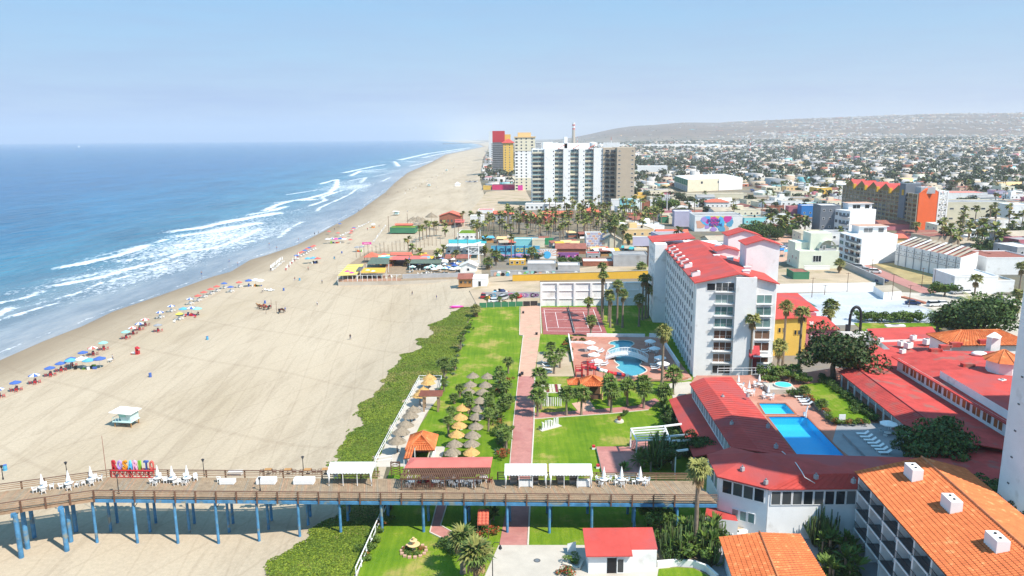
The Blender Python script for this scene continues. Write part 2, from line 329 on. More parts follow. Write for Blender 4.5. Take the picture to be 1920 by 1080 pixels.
def sand_mat():
 m,t,b=nodes_of('beach_sand');N=t.nodes.new;L=t.links.new
 ge=N('ShaderNodeNewGeometry')
 def noise(sc,det=5,rot=0,stretch=None,rough=.6,dist=0):
  n=N('ShaderNodeTexNoise');n.inputs['Scale'].default_value=sc;n.inputs['Detail'].default_value=det;n.inputs['Roughness'].default_value=rough;n.inputs['Distortion'].default_value=dist
  src=ge.outputs['Position']
  if stretch:
   mp_=N('ShaderNodeMapping');mp_.inputs['Scale'].default_value=stretch;mp_.inputs['Rotation'].default_value=(0,0,rot);L(src,mp_.inputs[0]);src=mp_.outputs[0]
  L(src,n.inputs['Vector']);return n.outputs['Fac']
 def ramp(src,els):
  r=N('ShaderNodeValToRGB');r.color_ramp.elements[0].position=els[0][0];r.color_ramp.elements[0].color=rgb(els[0][1]);r.color_ramp.elements[1].position=els[-1][0];r.color_ramp.elements[1].color=rgb(els[-1][1])
  for p,c in els[1:-1]:r.color_ramp.elements.new(p).color=rgb(c)
  L(src,r.inputs[0]);return r.outputs[0]
 def mul(a_,b_):
  x=N('ShaderNodeMix');x.data_type='RGBA';x.blend_type='MULTIPLY';x.inputs['Factor'].default_value=1;L(a_,x.inputs['A']);L(b_,x.inputs['B']);return x.outputs['Result']
 base=ramp(noise(.035,6,rad(12),(1,.3,1)),[(.33,(.43,.345,.24)),(.5,(.485,.395,.285)),(.68,(.52,.43,.315))])
 streak=ramp(noise(.11,4,rad(20),(1.6,.16,1),.75,1.2),[(.40,(.90,.89,.88)),(.5,(1,1,1)),(.7,(1.03,1.03,1.02))])
 fine=ramp(noise(1.7,6,rough=.8),[(.3,(.84,.84,.84)),(.7,(1.12,1.12,1.12))])
 def lines(rotz,sc,dist,wth,nsc=.35):
  mp_=N('ShaderNodeMapping');mp_.inputs['Rotation'].default_value=(0,0,rotz);L(ge.outputs['Position'],mp_.inputs[0])
  w_=N('ShaderNodeTexWave');w_.inputs['Scale'].default_value=sc;w_.inputs['Distortion'].default_value=dist;w_.inputs['Detail'].default_value=2;w_.inputs['Detail Scale'].default_value=nsc
  L(mp_.outputs[0],w_.inputs['Vector']);return ramp(w_.outputs['Fac'],[(0,(.92,.91,.905)),(wth,(1,1,1)),(1,(1,1,1))])
 col=mul(mul(base,streak),fine)
 col=mul(mul(col,lines(rad(32),.03,5,.008)),lines(rad(-8),.05,4,.01,.2))
 col=mul(col,lines(rad(-55),.012,14,.008))
 a=N('ShaderNodeAttribute');a.attribute_name='off'
 nn=noise(.09,4,0,(1,.25,1));ad=N('ShaderNodeMath');ad.operation='MULTIPLY_ADD';L(nn,ad.inputs[0]);ad.inputs[1].default_value=14;L(a.outputs['Fac'],ad.inputs[2])
 dv=N('ShaderNodeMath');dv.operation='DIVIDE';L(ad.outputs[0],dv.inputs[0]);dv.inputs[1].default_value=40
 wet=ramp(dv.outputs[0],[(.12,(1,1,1)),(.22,(.82,.82,.82)),(.45,(.45,.45,.45)),(.78,(0,0,0))])
 wx=N('ShaderNodeMix');wx.data_type='RGBA';L(wet,wx.inputs['Factor']);L(col,wx.inputs['A']);wx.inputs['B'].default_value=(.235,.175,.115,1)
 L(wx.outputs['Result'],b.inputs['Base Color'])
 rr=N('ShaderNodeMapRange');L(wet,rr.inputs[0]);rr.inputs['From Min'].default_value=.85;rr.inputs['To Min'].default_value=.9;rr.inputs['To Max'].default_value=.3;L(rr.outputs[0],b.inputs['Roughness'])
 b.inputs['Specular IOR Level'].default_value=.2
 bp=N('ShaderNodeBump');bp.inputs['Distance'].default_value=.06;bp.inputs['Strength'].default_value=.6;L(noise(1.1,7,rough=.75),bp.inputs['Height']);L(bp.outputs[0],b.inputs['Normal'])
def land_mat():
 m,t,b=nodes_of('town_ground');N=t.nodes.new;L=t.links.new
 ge=N('ShaderNodeNewGeometry');vo=N('ShaderNodeTexNoise');vo.inputs['Scale'].default_value=.02;vo.inputs['Detail'].default_value=9;vo.inputs['Roughness'].default_value=.7;L(ge.outputs['Position'],vo.inputs['Vector'])
 r=N('ShaderNodeValToRGB');e=r.color_ramp.elements;e[0].position=.3;e[0].color=(.10,.105,.06,1);e[1].position=.72;e[1].color=(.30,.26,.21,1)
 for p,c in((.42,(.20,.165,.12)),(.5,(.27,.225,.165)),(.6,(.20,.19,.18))):e.new(p).color=rgb(c)
 L(vo.outputs['Fac'],r.inputs[0]);sxx=N('ShaderNodeSeparateXYZ');L(ge.outputs['Position'],sxx.inputs[0])
 mr=N('ShaderNodeMapRange');L(sxx.outputs['Z'],mr.inputs[0]);mr.inputs['From Min'].default_value=14;mr.inputs['From Max'].default_value=70
 mx=N('ShaderNodeMix');mx.data_type='RGBA';L(mr.outputs[0],mx.inputs['Factor']);L(r.outputs[0],mx.inputs['A']);mx.inputs['B'].default_value=(.17,.115,.075,1)
 n2=N('ShaderNodeTexNoise');n2.inputs['Scale'].default_value=.006;n2.inputs['Detail'].default_value=8;L(ge.outputs['Position'],n2.inputs['Vector'])
 r2=N('ShaderNodeValToRGB');r2.color_ramp.elements[0].position=.35;r2.color_ramp.elements[0].color=(.6,.65,.6,1);r2.color_ramp.elements[1].position=.65;r2.color_ramp.elements[1].color=(1.15,1.1,1.05,1);L(n2.outputs['Fac'],r2.inputs[0])
 m2=N('ShaderNodeMix');m2.data_type='RGBA';m2.blend_type='MULTIPLY';m2.inputs['Factor'].default_value=1;L(mx.outputs['Result'],m2.inputs['A']);L(r2.outputs[0],m2.inputs['B'])
 L(m2.outputs['Result'],b.inputs['Base Color']);b.inputs['Roughness'].default_value=.95;b.inputs['Specular IOR Level'].default_value=.1
sea_mat();sand_mat();land_mat()
sea=gridmesh('sea',XS,zs,'sea_water',{'foam':FM,'off':off})
offb=XB-shoreX(YR)[:,None]
tbm=np.repeat(tb[None,:],NY,0);kk=np.clip((tbm-.8)/.2,0,1);ZB=np.minimum(SEA-.05+offb*.03,0)+2.1*kk*kk*(3-2*kk)
gridmesh('beach',XB,ZB,'beach_sand',{'off':offb})
ZL=terr(XL,np.repeat(YR[:,None],XL.shape[1],1));
gridmesh('ground',XL,ZL+2.1,'town_ground')
m=bpy.data.materials.new('haze_air');m.use_nodes=True;t=m.node_tree;t.nodes.clear()
o_=t.nodes.new('ShaderNodeOutputMaterial');v_=t.nodes.new('ShaderNodeVolumePrincipled');t.links.new(v_.outputs[0],o_.inputs['Volume'])
v_.inputs['Color'].default_value=(.88,.93,1,1);v_.inputs['Density'].default_value=9e-5;v_.inputs['Anisotropy'].default_value=.1;MT['haze_air']=m
MB().box(-23000,-700,-2.2,25500,22600,460,'haze_air').build('haze',kind='stuff')
# -- levels
GZ=2.1;DZ=6.9
def beachz(x,y):
 s=float(shoreX(y));i_=float(innerX(y));t=(x-s)/max(i_-s,1)
 return BZ(x-s,t)
def BZ(off_,t):
 k=np.clip((np.asarray(t)-.8)/.2,0,1);return np.minimum(SEA-.05+np.asarray(off_)*.03,0)+GZ*k*k*(3-2*k)
def GB(px,py):
 z=0.0
 for _ in range(6):p=G(px,py,z);z=float(beachz(p.x,p.y))
 return Vector((p.x,p.y,z))
def L3(px,py,z=None):
 """point of the garden level"""
 return G(px,py,GZ if z is None else z)
def gl(pts,z=GZ):return[G2(a,b,z)for a,b in pts]
# -- colours
mat('white',(.86,.855,.84),.6,.05,.5,stain=((.66,.64,.60),.35,.60))
mat('plastic',(.82,.82,.81),.4,.02,1)
mat('canvas',(.83,.83,.82),.8,.03,.7,.02,2)
mat('cream',(.72,.66,.50),.8,.08,.3)
mat('beige',(.50,.41,.31),.85,.06,.3)
mat('yellow_wall',(.72,.42,.05),.8,.06,.4);mat('amber_wall',(.75,.48,.10),.8,.06,.3)
mat('peach',(.75,.52,.26),.8,.06,.3)
mat('pink_wall',(.52,.18,.22),.8,.06,.3);mat('hot_pink',(.70,.05,.16),.6,.1,.4)
mat('orange_wall',(.62,.11,.03),.7,.06,.3)
mat('mint_wall',(.70,.73,.60),.8,.06,.3);mat('teal_wall',(.05,.38,.40),.7,.1,.4);mat('aqua_wall',(.25,.62,.66),.7,.06,.4)
mat('sky_wall',(.10,.42,.62),.7,.08,.3);mat('blue_wall',(.03,.20,.55),.6,.08,.3);mat('navy_wall',(.05,.08,.16),.7,.08,.3)
mat('grey',(.42,.42,.43),.85,.14,.25,stain=((.30,.29,.28),.2,.6));mat('dark_grey',(.12,.125,.13),.7,.15,.6);mat('slate',(.17,.19,.22),.7,.08,.3)
mat('brick',(.35,.13,.08),.85,.15,.8);mat('green_wall',(.06,.22,.12),.8,.1,.4);mat('lavender_wall',(.50,.47,.60),.8,.06,.4)
mat('olive_wall',(.27,.19,.07),.8,.10,.4);mat('purple_paint',(.30,.12,.34),.7,.1,.5);mat('peach_paint',(.75,.42,.30),.7,.05,.5)
mat('redroof',(.53,.072,.058),.8,.18,.3,.03,3,stain=((.43,.085,.08),.16,.50),det=8);mat('wornred',(.50,.065,.055),.85,.24,.45,.04,3,stain=((.33,.12,.10),.35,.54),det=8)
mat('pink_roof',(.62,.16,.13),.7,.1,.5);mat('coral',(.66,.15,.09),.7,.12,.4)
mat('tile_orange',(.66,.175,.055),.75,.22,1.1,.03,8,stain=((.72,.34,.14),1.1,.60));mat('tile_joint',(.16,.05,.03),.9,.2,1)
mat('tile_ridge',(.60,.20,.08),.8,.25,2.2)
mat('whiteroof',(.70,.69,.67),.7,.12,.12,stain=((.42,.40,.37),.09,.58));mat('greyroof',(.34,.335,.33),.85,.22,.1,stain=((.20,.19,.18),.12,.6));mat('tan',(.45,.38,.29),.85,.2,.12,stain=((.26,.21,.17),.12,.6));mat('green_roof',(.03,.13,.10),.7,.1,.4)
mat('rust',(.30,.11,.08),.85,.25,.6)
mat('wood_deck',(.32,.235,.155),.85,.22,1.1);mat('darkwood',(.16,.085,.055),.8,.25,1.5);mat('railwood',(.36,.235,.15),.8,.25,1.2);mat('wood_tan',(.45,.24,.09),.8,.15,1)
mat('pier_blue',(.075,.235,.42),.65,.35,.9,stain=((.24,.27,.24),.8,.56));mat('sign_red',(.55,.03,.04),.45,.05,1)
mat('darkglass',(.02,.026,.032),.08,.3,.25,spec=.6,curtain=(.17,.18,.18));mat('blueglass',(.09,.16,.20),.08,.4,.12,spec=.6,curtain=(.30,.34,.36));mat('greenglass',(.09,.20,.19),.15,.5,.4,spec=.6,curtain=(.36,.46,.44))
mat('glass_brown',(.10,.045,.028),.2,.4,.6,spec=.5,curtain=(.32,.2,.14));mat('amber_glass',(.36,.13,.04),.3,.4,.6,curtain=(.10,.06,.05))
mat('steel',(.35,.36,.37),.4,.1,1,metal=.6);mat('iron',(.03,.03,.035),.5,.2,2)
mat('brick_path',(.46,.205,.175),.85,.14,.9,.01,6,stain=((.40,.16,.14),.25,.5));mat('tan_path',(.56,.34,.245),.9,.12,.5,stain=((.47,.36,.24),.18,.55))
mat('terrace_brick',(.46,.20,.14),.85,.14,.8,stain=((.50,.26,.19),.15,.5));mat('court_red',(.33,.105,.095),.8,.15,.6,stain=((.50,.26,.22),.35,.62))
mat('concrete',(.52,.47,.40),.9,.1,.35,.01,8,stain=((.42,.37,.31),.12,.58));mat('concrete_grey',(.30,.30,.31),.9,.1,.5);mat('curb',(.62,.56,.47),.9,.1,1)
mat('asphalt',(.10,.10,.105),.9,.2,.15,stain=((.16,.155,.15),.1,.55));mat('lot_white',(.50,.53,.57),.7,.12,.09,stain=((.40,.43,.47),.06,.52));mat('dirt',(.46,.36,.25),.95,.18,.12,.03,2,stain=((.36,.29,.17),.07,.52));mat('dry_grass',(.36,.28,.13),.95,.25,.3,.05,4)
mat('red_lane',(.42,.20,.17),.9,.1,.2)
def lawn_mat(name,a,b_,c,s=.12):
 m,t,b=nodes_of(name);N=t.nodes.new;L=t.links.new;ge=N('ShaderNodeNewGeometry')
 n=N('ShaderNodeTexNoise');n.inputs['Scale'].default_value=s;n.inputs['Detail'].default_value=8;n.inputs['Roughness'].default_value=.66;L(ge.outputs['Position'],n.inputs['Vector'])
 r=N('ShaderNodeValToRGB');e=r.color_ramp.elements;e[0].position=.38;e[0].color=rgb(a);e[1].position=.63;e[1].color=rgb(c);e.new(.53).color=rgb(b_);L(n.outputs['Fac'],r.inputs[0])
 mp_=N('ShaderNodeMapping');mp_.inputs['Scale'].default_value=(2.2,.12,1);L(ge.outputs['Position'],mp_.inputs[0])
 n2=N('ShaderNodeTexNoise');n2.inputs['Scale'].default_value=.8;n2.inputs['Detail'].default_value=6;L(mp_.outputs[0],n2.inputs['Vector'])
 r2=N('ShaderNodeValToRGB');r2.color_ramp.elements[0].position=.3;r2.color_ramp.elements[0].color=(.8,.86,.8,1);r2.color_ramp.elements[1].position=.7;r2.color_ramp.elements[1].color=(1.2,1.1,1.15,1);L(n2.outputs['Fac'],r2.inputs[0])
 x=N('ShaderNodeMix');x.data_type='RGBA';x.blend_type='MULTIPLY';x.inputs['Factor'].default_value=1;L(r.outputs[0],x.inputs['A']);L(r2.outputs[0],x.inputs['B'])
 L(x.outputs['Result'],b.inputs['Base Color']);b.inputs['Roughness'].default_value=.9;b.inputs['Specular IOR Level'].default_value=.1
 n3=N('ShaderNodeTexNoise');n3.inputs['Scale'].default_value=5;L(ge.outputs['Position'],n3.inputs['Vector']);bp=N('ShaderNodeBump');bp.inputs['Distance'].default_value=.12;L(n3.outputs['Fac'],bp.inputs['Height']);L(bp.outputs[0],b.inputs['Normal'])
lawn_mat('lawn_green',(.105,.205,.012),(.155,.25,.016),(.34,.30,.08))
lawn_mat('ice_plant',(.06,.10,.016),(.11,.15,.02),(.24,.18,.07),.09)
def leaf_mat(name,c,tr=.25,var=.35):
 m=mat(name,c,.6,var,1.3,rnd=.18,spec=.25);b=m.node_tree.nodes['Principled BSDF']
leaf_mat('leaf_dark',(.045,.085,.020));leaf_mat('leaf_mid',(.08,.14,.026));leaf_mat('leaf_light',(.125,.185,.030));leaf_mat('leaf_olive',(.085,.10,.035));leaf_mat('leaf_lime',(.16,.26,.03))
leaf_mat('palm_green',(.11,.16,.035));leaf_mat('palm_olive',(.23,.23,.065));leaf_mat('palm_dry',(.33,.22,.10));leaf_mat('agave',(.16,.24,.20));leaf_mat('flower_red',(.42,.07,.03));leaf_mat('cactus',(.11,.17,.06));leaf_mat('leaf_grey',(.11,.14,.10));leaf_mat('town_leaf',(.045,.065,.028));leaf_mat('town_leaf_b',(.075,.095,.04))
mat('bark',(.22,.16,.11),.9,.3,2.5);mat('palm_bark',(.25,.19,.14),.9,.25,3)
mat('thatch_grey',(.30,.245,.18),.95,.25,4,.05,14);mat('thatch_gold',(.60,.36,.13),.95,.2,4,.05,14)
mat('skin',(.42,.24,.16),.6,.05,2);mat('pool_tile',(.04,.52,.88),.4,.06,.4);mat('pool_tile_pale',(.08,.66,.88),.4,.05,.5);mat('pool_teal',(.10,.36,.38),.4,.08,.4)
mat('tyre',(.02,.02,.02),.8,.1,3)
for n_,c_ in dict(red=(.50,.03,.04),blue=(.07,.14,.42),sky=(.12,.40,.62),lime=(.22,.45,.04),orange=(.80,.30,.02),lilac=(.45,.30,.70),pink=(.85,.42,.62),cyan=(.10,.50,.85),navy=(.02,.04,.12),yellow=(.75,.60,.10),mint=(.30,.62,.55),black=(.015,.015,.018),silver=(.45,.46,.47),coral=(.62,.13,.10),maroon=(.22,.02,.03),brown=(.12,.05,.03),grey=(.3,.31,.33),green=(.04,.30,.12),magenta=(.7,.06,.35)).items():mat('c_'+n_,c_,.5,.06,1.5)
def water_mat(name,col,emi=None):
 m,t,b=nodes_of(name);b.inputs['Base Color'].default_value=rgb(col);b.inputs['Roughness'].default_value=.03;b.inputs['IOR'].default_value=1.33
 b.inputs['Transmission Weight'].default_value=0;b.inputs['Alpha'].default_value=.16
 n3=t.nodes.new('ShaderNodeTexNoise');n3.inputs['Scale'].default_value=1.2;ge=t.nodes.new('ShaderNodeNewGeometry');t.links.new(ge.outputs['Position'],n3.inputs['Vector'])
 bp=t.nodes.new('ShaderNodeBump');bp.inputs['Distance'].default_value=.05;t.links.new(n3.outputs['Fac'],bp.inputs['Height']);t.links.new(bp.outputs[0],b.inputs['Normal'])
water_mat('pool_water',(.02,.42,.85))
# -- plants
def quads_mesh(name,cs,ns,sz,mats,mi,asp=1.6,rng=None):
 """many small leaf faces: centres, normals, sizes"""
 n=len(cs);rng=rng or np.random.RandomState(1)
 t=rng.normal(size=(n,3));t-=(t*ns).sum(1)[:,None]*ns;t/=np.linalg.norm(t,axis=1)[:,None]+1e-9;b=np.cross(ns,t)
 sz=np.asarray(sz)[:,None]*np.ones((n,1));A=t*sz*asp/2;B=b*sz/2
 v=np.stack([cs-A,cs+B,cs+A,cs-B],1).reshape(-1,3).astype(np.float32)
 me=bpy.data.meshes.new(name);me.vertices.add(4*n);me.vertices.foreach_set('co',v.ravel());me.loops.add(4*n);me.loops.foreach_set('vertex_index',np.arange(4*n,dtype=np.int32))
 me.polygons.add(n);me.polygons.foreach_set('loop_start',np.arange(n,dtype=np.int32)*4);me.polygons.foreach_set('loop_total',np.full(n,4,np.int32))
 for m in mats:me.materials.append(MT[m])
 me.polygons.foreach_set('material_index',np.asarray(mi,np.int32));me.update(calc_edges=True);return me
def lobes(rng,k,spread,r0,r1,flat=.7):
 return[(rng.normal(size=3)*np.array([spread,spread,spread*flat*.6]),rng.uniform(r0,r1))for _ in range(k)]
def leafball(name,n,k,size,mats,seed,flat=.75,asp=1.6,spread=.42):
 """unit crown (radius about 1) of leaf faces gathered on uneven lobes, centre at origin"""
 rng=np.random.RandomState(seed);lb=lobes(rng,k,spread,.32,.58,flat);cs=[];ns=[];mi=[]
 for c,r in lb:
  q=int(n/k);d=rng.normal(size=(q,3));d/=np.linalg.norm(d,axis=1)[:,None];rr=r*rng.uniform(.55,1.05,q)**.6
  cs.append(c+d*rr[:,None]*np.array([1,1,flat]));nn=d+rng.normal(size=(q,3))*.55;ns.append(nn/np.linalg.norm(nn,axis=1)[:,None])
  mi.append(np.where(rng.uniform(size=q)<rng.uniform(.15,.6),1,0)if len(mats)>1 else np.zeros(q,int))
 cs=np.concatenate(cs);ns=np.concatenate(ns);mi=np.concatenate(mi)
 return quads_mesh(name,cs,ns,rng.uniform(.6,1.3,len(cs))*size,mats,mi,asp,rng)
CR={}
CR['dark']=[leafball('crown',5600,22,.085,['leaf_dark','leaf_mid'],i+5)for i in range(2)]
CR['mid']=[leafball('crown',2200,13,.10,['leaf_mid','leaf_light'],i+15)for i in range(2)]
CR['rust']=[leafball('crown',6500,26,.08,['leaf_dark','leaf_olive'],33)]
CR['bush']=[leafball('foliage',700,7,.14,['leaf_mid','leaf_light'],i+40,.8)for i in range(3)]
CR['dbush']=[leafball('foliage',700,7,.14,['leaf_dark','leaf_mid'],i+50,.8)for i in range(3)]
CR['flower']=[leafball('foliage',500,6,.13,['leaf_mid','flower_red'],i+60,.8)for i in range(2)]
CR['town']=[leafball('crown',260,6,.26,['town_leaf','town_leaf_b'],i+70,.75,1.2,.4)for i in range(5)]
TRUNK=MB().tube([(0,0,0),(.05,.02,.35),(.0,.05,.7),(.03,.03,1)],[.075,.06,.05,.03],7,'bark').tube([(.0,.03,.55),(.25,.1,.8),(.42,.18,1.05)],[.04,.03,.012],5,'bark').tube([(.02,.04,.6),(-.22,-.12,.85),(-.4,-.1,1.08)],[.04,.03,.012],5,'bark').tube([(.02,.04,.65),(.02,.3,.9),(-.1,.45,1.1)],[.035,.025,.01],5,'bark').mesh('trunk')
def tree(p,h,r,kind,label,group=None,name='tree',rngseed=0,flat=1.0):
 k=random.Random(int(p[0]*13+p[1]*7));t=thing(name,label,'tree',p,k.uniform(0,6),group)
 put(TRUNK,'trunk',t,scale=(h*.8,h*.8,h*.72));put(k.choice(CR[kind]),'crown',t,(0,0,h-r*.72*flat),k.uniform(0,6),scale=(r,r*k.uniform(.85,1.1),r*flat));return t
STEM=MB().tube([(0,0,0),(.02,0,.5)],[.05,.02],5,'bark').mesh('stem')
def bush(p,r,h,kind,label,group=None,name='bush',cat='bush'):
 k=random.Random(int(p[0]*31+p[1]*17));t=thing(name,label,cat,p,k.uniform(0,6),group)
 put(k.choice(CR[kind]),'foliage',t,(0,0,h*.48),scale=(r,r*k.uniform(.8,1.15),h*.62));put(STEM,'stem',t,scale=(r,r,h));return t
def fan_leaf(mb,base,az,el,L,m,rng):
 """a fan palm leaf: petiole and a pleated fan of pointed segments"""
 d=Vector((math.cos(az)*math.cos(el),math.sin(az)*math.cos(el),math.sin(el)));side=Vector((-math.sin(az),math.cos(az),0));up=side.cross(d)*-1
 if up.z<0:up=-up
 b=Vector(base);c=b+d*L*.42;droop=Vector((0,0,-1))
 mb.add([tuple(b+side*.012*L),tuple(b-side*.012*L),tuple(c-side*.012*L),tuple(c+side*.012*L)],[(0,1,2,3)],'palm_green')
 vs=[tuple(c)];fs=[];n=9
 for i in range(n+1):
  a=-1.75+3.5*i/n;q=d*math.cos(a)+side*math.sin(a)
  vs.append(tuple(c+q*L*.30+up*(.03 if i%2 else-.02)*L))
  if i<n:
   a2=a+1.75/n;q2=d*math.cos(a2)+side*math.sin(a2);ln=L*rng.uniform(.5,.62)*(1-.18*abs(a2));vs.append(tuple(c+q2*ln+droop*L*rng.uniform(.10,.24)))
 for i in range(n):fs.append((0,1+2*i,2+2*i,3+2*i))
 mb.add(vs,fs,m)
def fan_crown(seed,n=34,dry=10,spread=1.0,ms=('palm_green','palm_olive')):
 rng=random.Random(seed);mb=MB()
 for i in range(n):
  el_=math.asin(min(.98,max(-.75,-.45+1.4*(i/n)**.8+rng.uniform(-.1,.1))));fan_leaf(mb,(0,0,rng.uniform(-.05,.1)),i*2.4+rng.uniform(-.2,.2),el_,rng.uniform(.85,1.1),ms[0]if rng.random()<.6 else ms[1],rng)
 for i in range(dry):fan_leaf(mb,(0,0,-.12-.03*i),i*2.4,rng.uniform(-1.35,-.95),rng.uniform(.6,.85),'palm_dry',rng)
 return mb
FAN=[fan_crown(i).mesh('crown')for i in range(4)];FANY=[fan_crown(20+i,26,3,1,('palm_green','leaf_light')).mesh('crown')for i in range(3)];FANO=[fan_crown(30+i,34,12,1,('palm_olive','palm_olive')).mesh('crown')for i in range(2)]
def low_fan(seed):
 rng=random.Random(seed);mb=MB()
 for i in range(18):
  a=i*2.4;el_=rng.uniform(-.7,1.2);d=Vector((math.cos(a)*math.cos(el_),math.sin(a)*math.cos(el_),math.sin(el_)));s=Vector((-math.sin(a),math.cos(a),0))*.3
  mb.add([(0,0,0),tuple(d*.6+s),tuple(d*1.0+Vector((0,0,-.2))),tuple(d*.6-s)],[(0,1,2,3)],rng.choice(['palm_green','palm_olive','palm_olive' if i>3 else 'palm_dry']))
 return mb
LFAN=[low_fan(i).mesh('crown')for i in range(4)]
def feather_crown(seed,n=40):
 rng=random.Random(seed);mb=MB()
 for i in range(n):
  az=i*2.4+rng.uniform(-.2,.2);e0=math.asin(min(.97,max(-.4,-.2+1.15*i/n)));L=rng.uniform(.85,1.1);pts=[];d=Vector((math.cos(az),math.sin(az),0));p=Vector((0,0,0));e=e0
  for k in range(6):pts.append(p.copy());p=p+(d*math.cos(e)+Vector((0,0,math.sin(e))))*L/5;e-=.28
  side=Vector((-math.sin(az),math.cos(az),0));m='palm_green' if rng.random()<.7 else 'palm_olive'
  for k in range(5):
   for s in(-1,1):
    for j in range(2):
     a=pts[k].lerp(pts[k+1],j*.5);b=pts[k].lerp(pts[k+1],j*.5+.3);w=.24*L*math.sin(math.pi*(k+.8)/6.4)
     mb.add([tuple(a),tuple(b),tuple(b+side*s*w+d*.06+Vector((0,0,-.06)))],[(0,1,2)],m)
 return mb
FEA=[feather_crown(i).mesh('crown')for i in range(2)]
PT=MB().tube([(0,0,0),(.0,.0,.04),(.012,.0,.35),(.02,.01,.7),(.0,.0,1)],[.5,.34,.28,.25,.24],8,'palm_bark').mesh('trunk')
PTS=MB().tube([(0,0,0),(.0,.0,.1),(0,0,.6),(0,0,1)],[.42,.36,.3,.34],8,'palm_bark').mesh('trunk')
def palm(p,h,r,label,group=None,kind='fan',tk=1.0,name='palm_tree'):
 k=random.Random(int(p[0]*91+p[1]*57));t=thing(name,label,'palm tree',p,k.uniform(0,6.28),group)
 cr=dict(fan=FAN,young=FANY,old=FANO,low=LFAN,feather=FEA)[kind]
 put(PT if h>3.4 else PTS,'trunk',t,scale=(tk,tk,h));put(k.choice(cr),'crown',t,(0,0,h),k.uniform(0,6),scale=r);return t
def palm_px(bx,by,cx,cy,r,label,group=None,kind='fan',tk=1.0,z=GZ):
 """palm from its foot pixel and the middle of its crown"""
 p=G(bx,by,z);lo,hi=z,z+40
 for _ in range(30):
  m=(lo+hi)/2
  if proj(p.x,p.y,m)[1]>cy:lo=m
  else:hi=m
 return palm(p,lo-z,r,label,group,kind,tk)
def sword(seed,n,L,w,m,e0=.2,e1=1.4):
 rng=random.Random(seed);mb=MB()
 for i in range(n):
  a=i*2.4;e=rng.uniform(e0,e1);d=Vector((math.cos(a)*math.cos(e),math.sin(a)*math.cos(e),math.sin(e)));s=Vector((-math.sin(a),math.cos(a),0))*w;l=L*rng.uniform(.7,1.1)
  mm=rng.choice(m);q=d*l*.55;tip=d*l+Vector((0,0,-.12*l))
  mb.add([(0,0,0),tuple(q+s),tuple(tip),tuple(q-s)],[(0,1,2),(0,2,3)],mm)
 return mb
AGV=[sword(i,26,1,.075,['agave','leaf_grey']).mesh('foliage')for i in range(2)];YUC=[sword(9+i,40,1,.05,['palm_green','leaf_light'],-.2,1.5).mesh('foliage')for i in range(2)];BAN=[sword(19+i,18,1,.13,['leaf_mid','leaf_light'],.35,1.4).mesh('foliage')for i in range(2)]
def spiky(p,r,label,group=None,kind='agave',h=0,cat='plant'):
 k=random.Random(int(p[0]*19+p[1]*23));nm=dict(agave='agave_plant',yucca='yucca_plant',banana='banana_plant')[kind];t=thing(nm,label,cat,p,k.uniform(0,6),group)
 put(k.choice(dict(agave=AGV,yucca=YUC,banana=BAN)[kind]),'foliage',t,(0,0,h),scale=r)
 put(PTS,'trunk',t,scale=(r*.25,r*.25,max(h,.1)+.1));return t
def cactus_mesh(seed,n=60):
 rng=random.Random(seed);mb=MB()
 for i in range(n):
  a=rng.uniform(0,6.28);r=rng.uniform(.1,.75);x,y=r*math.cos(a),r*math.sin(a);h=rng.uniform(.55,1.0)*(1.1-.35*r)
  z0=rng.uniform(.1,.45);mb.tube([(x*.35,y*.35,z0*.3),(x*.8,y*.8,z0),(x,y,z0+.15),(x*1.05+rng.uniform(-.05,.05),y*1.05,h)],[.03,.035,.036,.02],4,rng.choice(['cactus','leaf_olive','leaf_mid']))
 return mb
CAC=[cactus_mesh(i).mesh('foliage')for i in range(2)]
# -- windows and other repeats on buildings
WM={}
def winmesh(w,h,glass='darkglass',frame='white',cols=1,rows=1,t=.07,sill=False):
 k=(round(w,2),round(h,2),glass,frame,cols,rows,sill)
 if k not in WM:
  mb=MB();f=min(.09,w*.12);mb.box(-w/2+f,-.03,f,w/2-f,.06,h-f,glass)
  for x in[-w/2+(w-f)*i/cols for i in range(cols+1)]:mb.box(x,-t,0,x+f,.05,h,frame)
  for i in range(rows+1):z=(h-f)*i/rows;mb.box(-w/2+f,-t+.004,z,w/2-f,.05,z+f,frame)
  if sill:mb.box(-w/2-.1,-t-.12,-.1,w/2+.1,.05,-.005,frame)
  WM[k]=mb.mesh('window')
 return WM[k]
def win(parent,x,y,z,a=0,w=1.2,h=1.3,name='window',**k):
 return put(winmesh(w,h,**k),name,parent,(x,y,z),a)
def wins(parent,x0,x1,y,zs,n,w,h,a=0,xfix=None,name='window',**k):
 for i in range(n):
  x=x0+(x1-x0)*(i+.5)/n
  for z in zs:
   if a==0:win(parent,x,y,z,0,w,h,name,**k)
   else:win(parent,y,x,z,a,w,h,name,**k)
def flat_roof(W_,D_,h,m,par=.35,pm='white'):
 mb=MB();mb.box(.2,.2,h-.1,W_-.2,D_-.2,h+.02,m)
 for b in((-.05,-.05,W_+.05,.2),(-.05,D_-.2,W_+.05,D_+.05),(-.05,.2,.2,D_-.2),(W_-.2,.2,W_+.05,D_-.2)):mb.box(b[0],b[1],h-.15,b[2],b[3],h+par,pm)
 return mb
def gable(W_,D_,h,rise,m,over=.5,t=.14,axis='x'):
 mb=MB();o=over
 if axis=='x':
  for s in(0,1):
   y0=-o if s==0 else D_+o;mb.thick([(-o,y0,h-.02),(W_+o,y0,h-.02),(W_+o,D_/2,h+rise),(-o,D_/2,h+rise)][::1 if s==0 else-1],t,m)
 else:
  for s in(0,1):
   x0=-o if s==0 else W_+o;mb.thick([(x0,-o,h-.02),(x0,D_+o,h-.02),(W_/2,D_+o,h+rise),(W_/2,-o,h+rise)][::-1 if s==0 else 1],t,m)
 return mb
